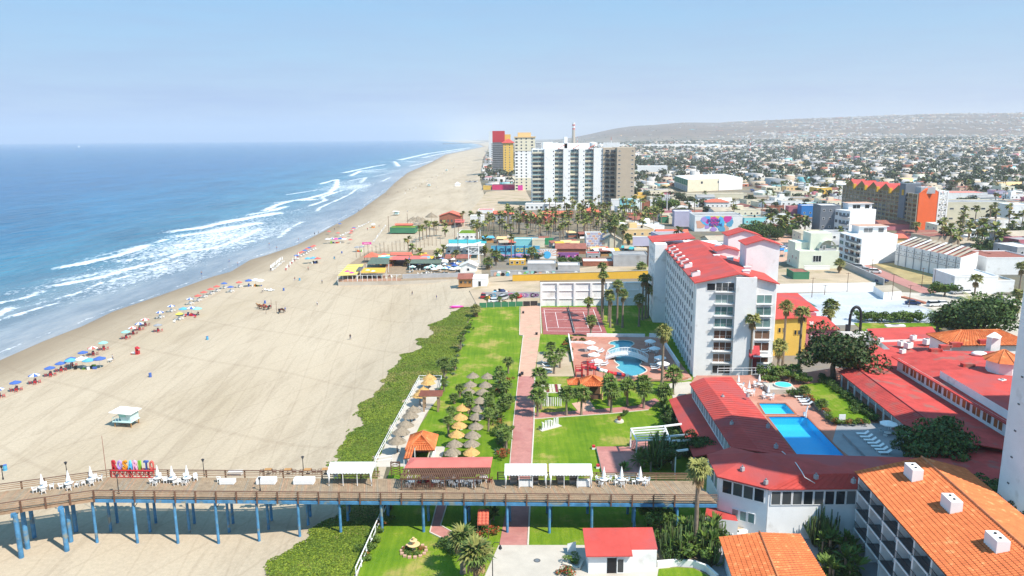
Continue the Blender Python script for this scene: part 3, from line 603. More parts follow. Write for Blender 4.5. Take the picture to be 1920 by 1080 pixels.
def hip(W_,D_,h,rise,m,over=.5,t=.14,inset=None):
 o=over;i_=inset if inset is not None else min(W_,D_)/2;mb=MB()
 a,b,c,d=(-o,-o,h),(W_+o,-o,h),(W_+o,D_+o,h),(-o,D_+o,h)
 if W_>=D_:e,f=(i_,D_/2,h+rise),(W_-i_,D_/2,h+rise);P=[[a,b,f,e],[b,c,f],[c,d,e,f],[d,a,e]]
 else:e,f=(W_/2,i_,h+rise),(W_/2,D_-i_,h+rise);P=[[a,b,e],[b,c,f,e],[c,d,f],[d,a,e,f]]
 for p in P:mb.thick(p,t,m)
 return mb
def gable_wall(W_,D_,h,rise,m,axis='x'):
 mb=MB()
 mb.box(0,0,0,W_,D_,h,m)
 if axis=='x':
  for x in(.001,W_-.001):mb.add([(x,0,h),(x,D_,h),(x,D_/2,h+rise)],[(0,1,2)],m)
 else:
  for y in(.001,D_-.001):mb.add([(0,y,h),(W_,y,h),(W_/2,y,h+rise)],[(0,1,2)],m)
 return mb
AC=MB().box(-.45,-.3,0,.45,.3,.65,'white').cyl(0,0,.65,.70,.24,.24,8,'dark_grey').mesh('air_conditioner')
TANK=MB().cyl(0,0,0,1.1,.55,.55,10,'c_black').cyl(0,0,1.1,1.35,.5,.2,10,'c_black').mesh('water_tank')
def text_mb(s,size,depth,m,name='lettering',ext=True):
 cu=bpy.data.curves.new(name,'FONT');cu.body=s;cu.size=size;cu.extrude=depth;cu.align_x='LEFT';cu.resolution_u=2;cu.offset=size*.02
 o=bpy.data.objects.new(name,cu);C.objects.link(o);dg=bpy.context.evaluated_depsgraph_get();me=bpy.data.meshes.new_from_object(o.evaluated_get(dg));bpy.data.objects.remove(o);me.materials.clear();me.materials.append(MT[m]);me.name=name;return me
# -- garden and beach furniture
def chair_mb(m='plastic'):
 mb=MB();mb.box(-.25,-.24,.42,.25,.24,.46,m)
 for x,y in((-.22,-.2),(.22,-.2),(-.22,.2),(.22,.2)):mb.beam((x*1.12,y*1.12,0),(x,y,.43),.06,.06,m)
 mb.thick([(-.25,.24,.46),(.25,.24,.46),(.24,.36,.9),(-.24,.36,.9)],.04,m)
 for s in(-1,1):mb.beam((s*.27,-.2,.66),(s*.27,.3,.68),.06,.04,m);mb.beam((s*.27,-.2,.44),(s*.27,-.2,.66),.05,.05,m)
 return mb
CHAIR=chair_mb().mesh('plastic_chair');CHAIR_R=chair_mb('c_red').mesh('plastic_chair');CHAIR_M=chair_mb('c_maroon').mesh('plastic_chair');CHAIR_D=chair_mb('darkwood').mesh('cafe_chair')
def table_mb(r,m,h=.74):
 mb=MB().cyl(0,0,h-.04,h,r,r,14,m)
 for a in range(4):t=a*1.57+.78;mb.beam((r*.8*math.cos(t),r*.8*math.sin(t),0),(r*.55*math.cos(t),r*.55*math.sin(t),h-.04),.06,.06,m)
 return mb
TABLE=table_mb(.6,'plastic').mesh('round_table');TABLE_R=table_mb(.4,'c_red').mesh('table')
LOUNGE=MB().box(-.32,-.95,.28,.32,.35,.34,'plastic').thick([(-.32,.35,.34),(.32,.35,.34),(.32,.92,.78),(-.32,.92,.78)],.05,'plastic').beam((-.28,-.8,0),(-.28,-.75,.3),.06,.06,'plastic').beam((.28,-.8,0),(.28,-.75,.3),.06,.06,'plastic').beam((-.28,.5,0),(-.28,.3,.3),.06,.06,'plastic').beam((.28,.5,0),(.28,.3,.3),.06,.06,'plastic').mesh('sun_lounger')
def umb_mesh(ms,r=1.25,h=.5,n=8):
 mb=MB()
 for i in range(n):
  a0,a1=2*math.pi*i/n,2*math.pi*(i+1)/n;am=(a0+a1)/2
  mb.add([(0,0,h),(r*math.cos(a0),r*math.sin(a0),0),(r*.96*math.cos(am),r*.96*math.sin(am),-.02),(r*math.cos(a1),r*math.sin(a1),0)],[(0,1,2,3)],ms[i%len(ms)])
  mb.add([(r*math.cos(a0),r*math.sin(a0),0),(r*math.cos(a0),r*math.sin(a0),-.14),(r*math.cos(a1),r*math.sin(a1),-.14),(r*math.cos(a1),r*math.sin(a1),0)],[(0,1,2,3)],ms[i%len(ms)])
 return mb.mesh('canopy')
POLE=MB().cyl(0,0,0,1,.035,.035,6,'plastic').mesh('pole')
UMB={'white':umb_mesh(['canvas'])}
for k_,v_ in dict(blue=['c_blue'],red=['c_coral'],sky=['c_sky'],mint=['c_mint'],lilac=['c_lilac'],bluewhite=['c_blue','canvas'],yellow=['c_yellow'],redwhite=['c_coral','canvas'],grey=['c_grey'],mintwhite=['c_mint','canvas'],pink=['c_magenta']).items():UMB[k_]=umb_mesh(v_)
CLOSED=MB().cyl(0,0,.1,1.5,.30,.04,8,'canvas').cyl(0,0,-.02,.1,.2,.30,8,'canvas').mesh('folded_canopy')
def open_umbrella(p,col,label,group=None,s=1,h=2.25,tilt=0):
 t=thing('umbrella',label,'umbrella',p,R.uniform(0,6),group);put(POLE,'pole',t,scale=(1,1,h+.3));c=put(UMB[col],'canopy',t,(0,0,h),scale=s)
 if tilt:c.rotation_euler=(tilt,0,0)
 return t
def closed_umbrella(p,label,group=None,h=1.15):
 t=thing('folded_umbrella',label,'umbrella',p,R.uniform(0,6),group);put(POLE,'pole',t,scale=(1,1,h+.6));put(CLOSED,'canopy',t,(0,0,h));return t
def prop(me,name,p,label,cat,group=None,rz=0,scale=None):
 return tag(put(me,name,None,p,rz,scale=scale),label,cat,group)
def palapa(p,r,gold,label,group,h=2.3):
 k=random.Random(int(p[0]*5+p[1]*3));t=thing('thatched_umbrella',label,'thatched umbrella',p,k.uniform(0,6),group)
 put(PALP[1 if gold else 0][k.randrange(2)],'thatch',t,(0,0,h),scale=r/1.55);put(PALPOLE,'pole',t,scale=(1,1,h+.5));put(PALBASE,'base',t);return t
def thatch(m,seed):
 rng=random.Random(seed);mb=MB();n=30
 for ring,(r0,z0,r1,z1)in enumerate(((.0,1.0,.7,.55),(.55,.66,1.15,.26),(1.0,.36,1.55,-.12))):
  for i in range(n):
   a0,a1=2*math.pi*i/n,2*math.pi*(i+1)/n;rr=r1*rng.uniform(.93,1.06);dz=rng.uniform(-.06,.03)
   mb.add([(r0*math.cos(a0),r0*math.sin(a0),z0),(r0*math.cos(a1),r0*math.sin(a1),z0),(rr*math.cos(a1+.03),rr*math.sin(a1+.03),z1+dz),(rr*math.cos(a0-.03),rr*math.sin(a0-.03),z1+dz+rng.uniform(-.05,.05))],[(0,3,2,1)],m)
 mb.cyl(0,0,.95,1.15,.12,.04,6,m);return mb.mesh('thatch')
PALP=[[thatch('thatch_grey',1),thatch('thatch_grey',2)],[thatch('thatch_gold',3),thatch('thatch_gold',4)]]
PALPOLE=MB().cyl(0,0,0,1,.09,.07,6,'darkwood').mesh('pole');PALBASE=MB().cyl(0,0,0,.22,.5,.42,10,'concrete').mesh('base')
# -- hotel garden: lawns, paths, courts
def flat(name,pts,lift,m,z=GZ,kind='structure'):return MB().prism(gl(pts,z),z+lift-.2,z+lift,m).build(name,kind=kind)
flat('lawn',[(900,577),(975,574),(1015,573),(1235,572),(1300,620),(1300,720),(1260,745),(1335,870),(1345,960),(1250,1000),(1100,1023),(930,1100),(665,1100),(711,945),(735,870),(800,780),(826,712),(850,690),(880,600)],.03,'lawn_green')
flat('path',[(977,575),(1012,573),(1013,627),(1002,706),(972,706),(981,630),(974,629)],.07,'tan_path')
flat('path',[(972,706),(1002,706),(1000,800),(996,870),(993,940),(989,1024),(936,1024),(948,960),(957,870),(963,800)],.075,'brick_path')
flat('path',[(1000,775),(1060,772),(1130,767),(1195,761),(1228,747),(1236,752),(1216,768),(1146,775),(1060,781),(1000,785)],.08,'brick_path')
flat('path',[(1072,757),(1105,750),(1118,770),(1085,773)],.085,'tan_path')
flat('path',[(1250,720),(1292,716),(1335,720),(1300,735),(1262,747)],.08,'concrete')
flat('path',[(823,930),(843,930),(826,986),(848,999),(845,1017),(806,999)],.075,'brick_path')
flat('kiosk_floor',[(808,838),(835,838),(828,862),(800,862)],.08,'concrete')
mb=MB()
def strip(mb,pts,w,h,m,z=GZ,lift=0.0):
 P=[Vector(G(a,b,z))for a,b in pts]
 for p,q in zip(P,P[1:]):mb.beam((p.x,p.y,z+lift+h/2),(q.x,q.y,z+lift+h/2),w,h,m)
strip(mb,[(1003,706),(1001,800),(997,870),(994,940),(990,1023)],.22,.16,'curb');strip(mb,[(972,706),(962,800),(956,870)],.12,.14,'curb')
strip(mb,[(975,576),(974,629),(981,630),(972,706)],.16,.25,'curb');strip(mb,[(1013,573),(1015,626)],.25,.16,'curb');strip(mb,[(806,999),(845,1018)],.2,.16,'curb');strip(mb,[(843,930),(826,986),(849,999)],.15,.16,'curb');strip(mb,[(823,930),(806,999)],.15,.16,'curb')
strip(mb,[(1000,786),(1060,782),(1146,776),(1216,769)],.15,.14,'curb')
mb.build('path_kerb',kind='structure')
flat('plaza',[(900,1100),(935,1023),(1098,1023),(1104,1100)],.09,'concrete')
flat('plaza',[(1100,1058),(1230,1058),(1330,1085),(1340,1110),(1095,1110)],.085,'concrete')
tag(MB().cyl(0,0,0,.03,.45,.45,12,'dark_grey').cyl(0,0,.03,.035,.3,.3,12,'steel').build('manhole_cover',None,tuple(L3(1007,1051,GZ+.09))),'small round dark manhole cover set in the pale concrete plaza','manhole cover')
flat('tennis_court',[(1014,577),(1119,576),(1140,630),(1018,627)],.09,'court_red')
flat('sandpit',[(1008,660),(1066,660),(1077,706),(1005,706)],.07,'dirt')
c0,c1,c2,c3=(Vector(G(*p,GZ))for p in((1020,581),(1112,580),(1128,622),(1026,621)))
def cl(u,v):a=c0.lerp(c1,u);b=c3.lerp(c2,u);p=a.lerp(b,v);p.z=GZ+.094;return p
mb=MB()
for u0,v0,u1,v1 in((0,0,1,0),(1,0,1,1),(1,1,0,1),(0,1,0,0),(0,.14,1,.14),(0,.86,1,.86),(.22,.14,.22,.86),(.78,.14,.78,.86),(.22,.5,.78,.5),(.5,0,.5,1)):
 p,q=cl(u0,v0),cl(u1,v1);mb.beam(p,q,.12,.012,'white')
mb.build('court_marking',kind='structure')
mb=MB();p,q=cl(.5,-.08),cl(.5,1.08)
tag(mb.beam(p+Vector((0,0,.5)),q+Vector((0,0,.5)),.03,.8,'dark_grey').cyl(p.x,p.y,GZ,GZ+1.1,.05,.05,6,'white').cyl(q.x,q.y,GZ,GZ+1.1,.05,.05,6,'white').build('tennis_net'),'low dark tennis net across the worn red court','net')
# -- kidney pool with its brick terrace
def pp(x,y):return(1060+x/6.75,620+y/6.75)
pool_px=[pp(*q)for q in((545,180),(580,155),(700,140),(830,150),(880,185),(820,225),(840,240),(900,270),(925,310),(930,350),(975,425),(930,455),(1000,490),(1040,530),(990,560),(920,590),(860,600),(790,590),(740,560),(650,500),(640,485),(690,460),(640,430),(615,395),(640,365),(600,330),(525,285),(560,250),(630,225),(620,205),(560,195))]
PK=gl(pool_px)
def smooth(P,n=2):
 for _ in range(n):P=[q for i in range(len(P))for q in((P[i][0]*.75+P[(i+1)%len(P)][0]*.25,P[i][1]*.75+P[(i+1)%len(P)][1]*.25),(P[i][0]*.25+P[(i+1)%len(P)][0]*.75,P[i][1]*.25+P[(i+1)%len(P)][1]*.75))]
 return P
PK=smooth(PK,1)
TD=gl([(1066,633),(1237,634),(1297,712),(1270,716),(1080,716)])
def with_hole(name,outer,hole,z0,z1,m,kind='structure'):
 bm_=bpy.data.meshes.new(name);import bmesh
 b=bmesh.new();es=[]
 for P in(outer,hole):
  vs=[b.verts.new((p[0],p[1],z1))for p in P];es+=[b.edges.new((vs[i],vs[(i+1)%len(vs)]))for i in range(len(vs))]
 bmesh.ops.triangle_fill(b,edges=es,use_beauty=True);bmesh.ops.recalc_face_normals(b,faces=b.faces)
 for f in b.faces:
  if f.normal.z<0:f.normal_flip()
 b.to_mesh(bm_);b.free();bm_.materials.append(MT[m]);return put(bm_,name,kind=kind)
def raised_terrace(name,outer,hole,z,deck,side='concrete'):
 with_hole(name,outer,hole,0,z,deck);n=len(outer);mb=MB()
 mb.add([(p[0],p[1],z)for p in outer]+[(p[0],p[1],GZ)for p in outer],[(i,(i+1)%n,n+(i+1)%n,n+i)for i in range(n)],side);mb.build('terrace_edge',kind='structure')
ZT=GZ+.45
raised_terrace('pool_terrace',TD,PK,ZT,'terrace_brick')
def pool_thing(hole,z,depth,tile,rim,label):
 t=thing('swimming_pool',label,'pool');n=len(hole);mb=MB()
 mb.add([(p[0],p[1],z)for p in hole]+[(p[0],p[1],z-depth)for p in hole],[(i,(i+1)%n,n+(i+1)%n,n+i)for i in range(n)],tile)
 mb.add([(p[0],p[1],z-depth)for p in hole],[tuple(range(n))],tile);mb.build('basin',t)
 MB().add([(p[0],p[1],z-.12)for p in hole],[tuple(range(n))],'pool_water').build('water',t)
 r=MB()
 for i in range(n):a,b=hole[i],hole[(i+1)%n];r.beam((a[0],a[1],z+.02),(b[0],b[1],z+.02),.3,.08,rim)
 r.build('rim',t);return t
pool_thing(PK,ZT,.36,'pool_teal','curb','curving teal garden pool crossed by the arched white footbridge')
mb=MB();strip(mb,[(1066,633),(1074,680)],.3,.7,'white',lift=.4);strip(mb,[(1100,634),(1209,635)],.35,.9,'white',lift=.4);strip(mb,[(1217,635),(1237,636),(1273,692)],.35,1.1,'white',lift=.4);strip(mb,[(1068,646),(1117,648)],.3,.5,'white',lift=.4);strip(mb,[(1078,708),(1080,716),(1270,716),(1292,712)],.4,.35,'terrace_brick',lift=.3)
tag(mb.build('terrace_wall'),'low white wall round the brick terrace of the curving garden pool','wall')
def T3(x,y,h=0):return G(*pp(x,y),ZT+h)
for i,(x,y,l)in enumerate(((305,148,'farthest'),(345,215,'second farthest'),(365,300,'third farthest'),(400,380,'nearest'))):
 p=T3(x,y,2.3);q=Vector((p.x,p.y,ZT));open_umbrella(q,'white',f'{l} open white umbrella on the sunlit left side of the curving pool','white umbrellas left of the curving pool',1.15)
 prop(TABLE,'round_table',q+Vector((.0,0,0)),f'white plastic table under the {l} umbrella left of the curving pool','table','white tables at the curving pool')
 for k in range(2):a=1+k*2.6;prop(CHAIR,'plastic_chair',q+Vector((math.cos(a),math.sin(a),0)),f'white plastic chair under the {l} umbrella left of the curving pool','chair',f'chairs under the {l} umbrella left of the curving pool',a-1.57)
for i,(x,y,l)in enumerate(((1075,130,'farthest'),(1130,220,'second farthest'),(1200,338,'third farthest'),(1240,412,'nearest'))):
 p=T3(x,y,2.3);q=Vector((p.x,p.y,ZT));open_umbrella(q,'white',f'{l} open white umbrella on the shaded right side of the curving pool','white umbrellas right of the curving pool',1.15)
for x,y,l in((1080,190,'farthest'),(1125,280,'third nearest'),(1190,405,'second nearest'),(1255,480,'nearest')):
 q=T3(x,y);prop(TABLE,'round_table',q,f'{l} white table in the shade right of the curving pool','table','white tables at the curving pool')
 for k in range(3):a=1+k*2.1;prop(CHAIR,'plastic_chair',q+Vector((math.cos(a),math.sin(a),0)),f'white plastic chair at the {l} shaded table right of the curving pool','chair',f'chairs round the {l} shaded pool table',a-1.57)
for x,y,rz,l in((430,262,1.9,'left of the bridge, farther one'),(450,282,1.9,'left of the bridge, nearer one'),(490,420,1.7,'behind the slide, farther one'),(497,445,1.7,'behind the slide, middle one'),(405,445,1.9,'behind the slide, leftmost one'),(1005,252,1.4,'right of the bridge, farther one'),(1020,275,1.4,'right of the bridge, nearer one'),(1120,440,1.4,'right of the pool, farthest of three'),(1132,467,1.4,'right of the pool, middle of three'),(1142,494,1.4,'right of the pool, nearest of three')):
 prop(LOUNGE,'sun_lounger',T3(x,y),f'white sun lounger on the brick terrace {l}','sun lounger','white loungers at the curving pool',rz-3.1)
t=thing('footbridge','arched white footbridge with balusters across the curving teal pool','footbridge')
A0,A1=T3(510,366),T3(1040,402);B0,B1=T3(520,322),T3(1045,350)
def arc(a,b,u,rise):p=a.lerp(b,u);return Vector((p.x,p.y,ZT+rise*4*u*(1-u)))
mb=MB();NB=14
for i in range(NB):
 u0,u1=i/NB,(i+1)/NB;q=[arc(A0,A1,u0,1.5),arc(A0,A1,u1,1.5),arc(B0,B1,u1,1.5),arc(B0,B1,u0,1.5)];mb.thick(q,.25,'white')
mb.build('deck',t)
for a,b in((A0,A1),(B0,B1)):
 mb=MB()
 for i in range(NB):u0,u1=i/NB,(i+1)/NB;v=Vector((0,0,.95));mb.beam(arc(a,b,u0,1.5)+v,arc(a,b,u1,1.5)+v,.2,.14,'white')
 mb.build('handrail',t);mb=MB()
 for i in range(29):u=i/28;p=arc(a,b,u,1.5);w=.1 if i%7 else.16;mb.cb(p.x,p.y,p.z,w,w,.92,'white')
 mb.build('baluster',t,kind='stuff')
t=thing('water_slide','red water slide tower with a red, black and white tube dropping to the pool','water slide')
p0=T3(175,600);p1=T3(320,600);mb=MB()
wx=(p1.x-p0.x);dx_,dy_=p0.x,p0.y
for k,(fx,zz)in enumerate(((0,1.6),(.5,2.3),(1,3.0))):
 cx,cy=dx_+wx*fx,dy_+.3;mb=MB();mb.box(cx-.8,cy-.7,ZT+zz,cx+.8,cy+.7,ZT+zz+.12,'sign_red')
 for sx_,sy_ in((-.75,-.65),(.75,-.65),(-.75,.65),(.75,.65)):mb.cyl(cx+sx_,cy+sy_,ZT,ZT+zz+1.1,.06,.06,5,'sign_red')
 for sy_ in(-.65,.65):
  for h in(.55,1.05):mb.beam((cx-.75,cy+sy_,ZT+zz+h),(cx+.75,cy+sy_,ZT+zz+h),.07,.07,'sign_red')
 mb.build('platform',t)
path_=[(310,500,2.9),(345,500,2.95),(385,520,2.7),(430,545,2.4),(480,560,2.25),(530,585,2.1),(580,610,1.75),(640,620,1.5),(700,625,1.15),(750,628,.85),(795,625,.55)]
PTS_=[T3(x,y+60-30)for x,y,z in path_]
P_=[]
for(x,y,z),q in zip(path_,PTS_):P_.append(G(*pp(x,{310:465,345:468,385:478,430:497,480:507,530:520,580:540,640:545,700:555,750:563,795:572}[x]),ZT+z))
for i,c in enumerate(('sign_red','sign_red','c_navy','white','white','sign_red','sign_red','c_navy','sign_red','white')):
 MB().tube([P_[i],P_[i].lerp(P_[i+1],.5),P_[i+1]],.42,8,c).build('tube',t)
for i in(2,4,6,8):MB().cyl(P_[i].x,P_[i].y,ZT,P_[i].z-.35,.06,.06,5,'sign_red').build('support',t)
def tiled_roof(mb,pts4,m='tile_orange',joint='tile_joint',step=.42,under=.12,ridge=True,lift=.05):
 """barrel tile courses laid on a sloping quad a,b (eave) c,d (ridge): real humps down the slope"""
 a,b,c,d=(Vector(p)for p in pts4);n=max(3,int((b-a).length/step));nr=max(2,int((d-a).length/.5));nrm=(b-a).cross(d-a).normalized()
 if nrm.z<0:nrm=-nrm
 mb.thick([a,b,c,d],under,joint)
 for i in range(n):
  for j in range(nr):
   u0,u1=(i+.06)/n,(i+.94)/n;v0,v1=j/nr,(j+.93)/nr
   e0,e1=a.lerp(b,u0).lerp(d.lerp(c,u0),v0),a.lerp(b,u1).lerp(d.lerp(c,u1),v0);f0,f1=a.lerp(b,u0).lerp(d.lerp(c,u0),v1),a.lerp(b,u1).lerp(d.lerp(c,u1),v1)
   if(e1-e0).length<.02:continue
   hh=nrm*(lift+.07);lo=nrm*.01;k0=nrm*.04;em,fm=(e0+e1)/2,(f0+f1)/2
   mb.add([tuple(e0+lo+k0),tuple(em+hh+k0),tuple(e1+lo+k0),tuple(f1+lo),tuple(fm+hh),tuple(f0+lo),tuple(e0),tuple(e1)],[(0,1,4,5),(1,2,3,4),(6,7,2,1,0)],m)
 return mb
def hip_tiles(mb,x0,y0,x1,y1,h,rise,o=.5,inset=None,**k):
 """tiled hip roof over a rectangle: the ridge runs along the longer side"""
 x0-=o;y0-=o;x1+=o;y1+=o;i_=inset if inset is not None else min(x1-x0,y1-y0)/2
 if x1-x0>=y1-y0:e,f=(x0+i_,(y0+y1)/2,h+rise),(x1-i_,(y0+y1)/2,h+rise);Q=[((x0,y0,h),(x1,y0,h),f,e),((x1,y0,h),(x1,y1,h),f,f),((x1,y1,h),(x0,y1,h),e,f),((x0,y1,h),(x0,y0,h),e,e)]
 else:e,f=((x0+x1)/2,y0+i_,h+rise),((x0+x1)/2,y1-i_,h+rise);Q=[((x0,y0,h),(x1,y0,h),e,e),((x1,y0,h),(x1,y1,h),f,e),((x1,y1,h),(x0,y1,h),f,f),((x0,y1,h),(x0,y0,h),e,f)]
 for q in Q:tiled_roof(mb,q,**k)
 R_=[(e,f)]+[((x0,y0,h),e),((x1,y0,h),f if x1-x0>=y1-y0 else e),((x1,y1,h),f),((x0,y1,h),e if x1-x0>=y1-y0 else f)]
 for a,b in R_:
  if(Vector(a)-Vector(b)).length>.1:mb.tube([Vector(a)+Vector((0,0,.06)),Vector(b)+Vector((0,0,.08))],.11,5,'tile_ridge')
 return mb
c=G(*pp(350,880),GZ);t=thing('garden_bar','open garden bar with an orange tiled hip roof behind the palm row','kiosk',(c.x,c.y,GZ))
hip_tiles(MB(),-2,0,2,4.2,3.1,1.5,.45).build('roof',t,kind='stuff')
for x,y in((-1.9,.1),(1.9,.1),(-1.9,4),(1.9,4)):MB().cyl(x,y,0,3.1,.14,.14,8,'peach').build('column',t)
MB().box(-1.9,.5,0,1.9,.8,1.1,'darkwood').build('counter',t);MB().box(-1.9,3.6,0,1.9,3.9,2.9,'darkwood').build('back_wall',t)
t=thing('garden_shelter','low orange tiled shelter joined to the left of the garden bar','shelter',(c.x-4.6,c.y+3.2,GZ));hip_tiles(MB(),0,0,3.4,3,2.3,.9,.3).build('roof',t,kind='stuff')
for x,y in((.1,.1),(3.3,.1),(.1,2.9),(3.3,2.9)):MB().cyl(x,y,0,2.3,.1,.1,6,'peach').build('column',t)
a=L3(1026,762);t=thing('checkered_pergola','pergola with a checkered cream and dark red top on white posts','pergola',(a.x-2.6,a.y,GZ));mb=MB();mr_=MB()
for i in range(9):
 for j in range(8):(mr_ if(i%3==1)^(j%3==1)and i%3==1 else mb).box(i*.62,j*.6,3.0,i*.62+.5,j*.6+.48,3.06,'c_maroon' if(i%3==1)else 'curb')
mb.build('slat',t,kind='stuff');mr_.build('dark_slat',t,kind='stuff')
for x in(0,2.7,5.4):
 for y in(0,4.6):MB().cb(x,y,0,.16,.16,3.0,'white').build('post',t)
for y in(0,2.3,4.6):MB().beam((-.2,y,2.92),(5.7,y,2.92),.1,.16,'white').build('beam',t)
mb=MB()
for i in range(12):mb.box(.1+i*.45,.02,0,.3+i*.45,.08,1.9,'white')
mb.build('picket',t,kind='stuff')
t=thing('letter_sign','row of big plain white standing letters on the lawn by the red path','sign',tuple(L3(1032,803)),rad(33))
MB().box(-2.3,-.5,0,2.3,.5,.14,'curb').build('plinth',t)
for i in range(6):
 x=-1.95+i*.65;mb=MB()
 if i%3==0:mb.thick([(x,-.12,1.7),(x+.45,-.12,1.45),(x+.45,.12,1.45),(x,.12,1.7)],.25,'white').box(x,-.12,.14,x+.45,.12,.38,'white').box(x+.12,-.12,.38,x+.34,.12,1.3,'white')
 elif i%3==1:mb.beam((x+.02,0,.14),(x+.22,0,1.7),.24,.15,'white').beam((x+.44,0,.14),(x+.24,0,1.7),.24,.15,'white').box(x+.1,-.1,.6,x+.36,.1,.78,'white')
 else:mb.box(x,-.12,.14,x+.16,.12,1.7,'white').box(x+.16,-.12,.14,x+.45,.12,.36,'white').box(x+.3,-.12,.36,x+.45,.12,1.7,'white')
 mb.build('letter',t)
for px_,py_ in((1043,791),(1012,806)):spiky(L3(px_,py_),.7,'flowering plant in a terracotta pot at the '+('far' if py_<800 else 'near')+' end of the white letters',None,'agave',.3)
def planter(p,label,r=.9):
 t=thing('stone_planter',label,'planter',tuple(p));MB().cyl(0,0,0,.35,r,r*.9,12,'curb').cyl(0,0,.35,.9,r*.3,r*.45,10,'brick').build('bowl',t);put(CR['flower'][0],'foliage',t,(0,0,.95),scale=(r*.6,r*.6,.45));return t
planter(L3(1161,791),'small round planter with red flowers in the middle of the big lawn')
bush(L3(1171,780),.9,1.5,'dbush','small round dark shrub at the far edge of the big lawn')
t=thing('stage','pale pink paved stage with a white edge beside the big lawn','stage');S=gl([(1118,837),(1180,837),(1192,845),(1206,888),(1130,888)],GZ+.5)
MB().prism(S,GZ,GZ+.5,'white','pink_roof' if False else 'brick_path').build('platform',t)
t=thing('terrace_steps','flight of pink steps going up from the stage to the raised terrace','steps');z=GZ+.5
for i in range(5):MB().prism(gl([(1180+i*3,826-i*0.5),(1240,826),(1240,842),(1184+i*3,842)],z+.18*(i+1)),GZ,z+.18*(i+1),'brick_path').build('step',t)
t=thing('pergola_frame','open white pergola frame of bare beams over the pink steps','pergola')
F=[G(1183,804,GZ+4),G(1246,799,GZ+4),G(1256,824,GZ+4),G(1194,826,GZ+4)]
for p in F:MB().cb(p.x,p.y,GZ,.22,.22,4,'white').build('post',t)
for a,b in((0,1),(1,2),(2,3),(3,0)):MB().beam(F[a],F[b],.2,.25,'white').build('beam',t)
for u in(.2,.4,.6,.8):MB().beam(F[0].lerp(F[3],u),F[1].lerp(F[2],u),.14,.18,'white').build('beam',t)
for y0,y1,x0,x1 in((799,795,1246,1278),(818,815,1256,1290),(827,825,1260,1296),(846,843,1267,1290)):
 tag(MB().beam(G(x0,y0,GZ+4),G(x1,y1,GZ+4),.2,.3,'white').cb(G(x0,y0,GZ+4).x,G(x0,y0,GZ+4).y,GZ,.18,.18,4,'white').build('garden_beam'),{799:'farthest',818:'second',827:'third',846:'nearest'}[y0]+' of the white beams between pergola frame and lean-to roof','beam')
for x,y,l in((1113,842,'far'),(1121,878,'near')):
 tag(MB().cb(0,0,0,.6,.6,.35,'white').cb(0,0,.35,.5,.5,.35,'sign_red').build('flower_box',None,tuple(L3(x,y))),f'small red and white block at the {l} corner of the pink stage','block')
# -- palms of the garden
row=[((1008,781),(1010,742),2.3,'leftmost, nearest the red path'),((1014,767),(1013,724),2.2,'second from the red path, behind the first'),((1012,757),(1013,702),2.2,'tallest by the red path'),((1062,779),(1058,738),2.2,'third along the cross path'),((1090,778),(1089,738),2.4,'in front of the garden bar, left side'),((1146,774),(1143,733),2.5,'in front of the garden bar, right side'),((1142,761),(1143,716),2.2,'behind, right of the garden bar'),((1176,760),(1174,724),2.3,'alone on the lawn right of the garden bar'),((1207,766),(1204,730),2.3,'at the bend of the cross path'),((1205,757),(1203,716),2.1,'right behind the one at the path bend'),((1245,762),(1246,735),2.4,'short, before the concrete walk'),((1262,740),(1265,702),2.6,'at the corner of the hotel')]
for(b,c_,r_,l)in row:palm_px(*b,*c_,r_,f'young fan palm in the garden row, {l}','young fan palms in the garden','young',.8)
for b,c_,l in(((1039,701),(1039,676),'nearest'),((1050,690),(1051,663),'right'),((1033,665),(1033,650),'farthest'),((1030,684),(1031,668),'left')):palm_px(*b,*c_,1.9,f'small fan palm on the sandy patch, the {l} of four','small palms on the sandy patch','young',.7)
for b,c_,r_,l,k in(((1108,633),(1108,601),2.0,'medium palm at the near corner of the red tennis court','fan'),((1103,605),(1102,566),1.9,'medium palm over the middle of the red tennis court','fan'),((1128,596),(1114,500),1.9,'very tall leaning palm before the white wall','fan'),((1130,600),(1118,518),2.0,'tall palm just under the very tall leaning one','fan'),((1141,604),(1137,551),2.1,'left palm of the clump behind the tennis court','old'),((1144,614),(1138,560),1.7,'short palm of the clump behind the tennis court','fan'),((1157,608),(1154,535),2.1,'tallest palm of the clump behind the tennis court','fan'),((1167,614),(1163,552),2.0,'right palm of the clump behind the tennis court','fan'),((1198,612),(1197,561),2.2,'shorter palm on the shaded lawn','old'),((1204,600),(1204,524),2.1,'tall palm before the shaded end of the white wall','fan'),((1210,598),(1218,522),2.1,'tall palm beside the hotel far corner','fan'),((1228,600),(1230,544),2.4,'broad palm against the hotel side','old'),((1241,724),(1240,622),2.3,'very tall thin palm at the pool corner by the hotel','old'),((1215,596),(1207,540),1.7,'thin palm between two taller ones near the hotel','fan')):palm_px(*b,*c_,r_,l,'tall palms behind the pools',k)
for b,c_,r_,l,k in(((1405,712),(1404,598),2.2,'tall slim palm in front of the white hotel end wall','old'),((1458,700),(1460,650),2.5,'broad palm at the right corner of the white hotel','old'),((1467,690),(1466,575),2.1,'left one of two tall palms before the yellow house','old'),((1494,732),(1491,586),2.2,'right one of two tall palms before the yellow house','old'),((1555,632),(1554,574),2.7,'bushy palm beside the black arch sculpture','fan'),((1550,636),(1548,588),2.2,'lower palm just left of the bushy one by the arch','old'),((1303,1036),(1284,880),2.1,'lone tall palm with yellow fronds in front of the pier deck end','old')):
 palm_px(*b,*c_,r_,l,None,k)
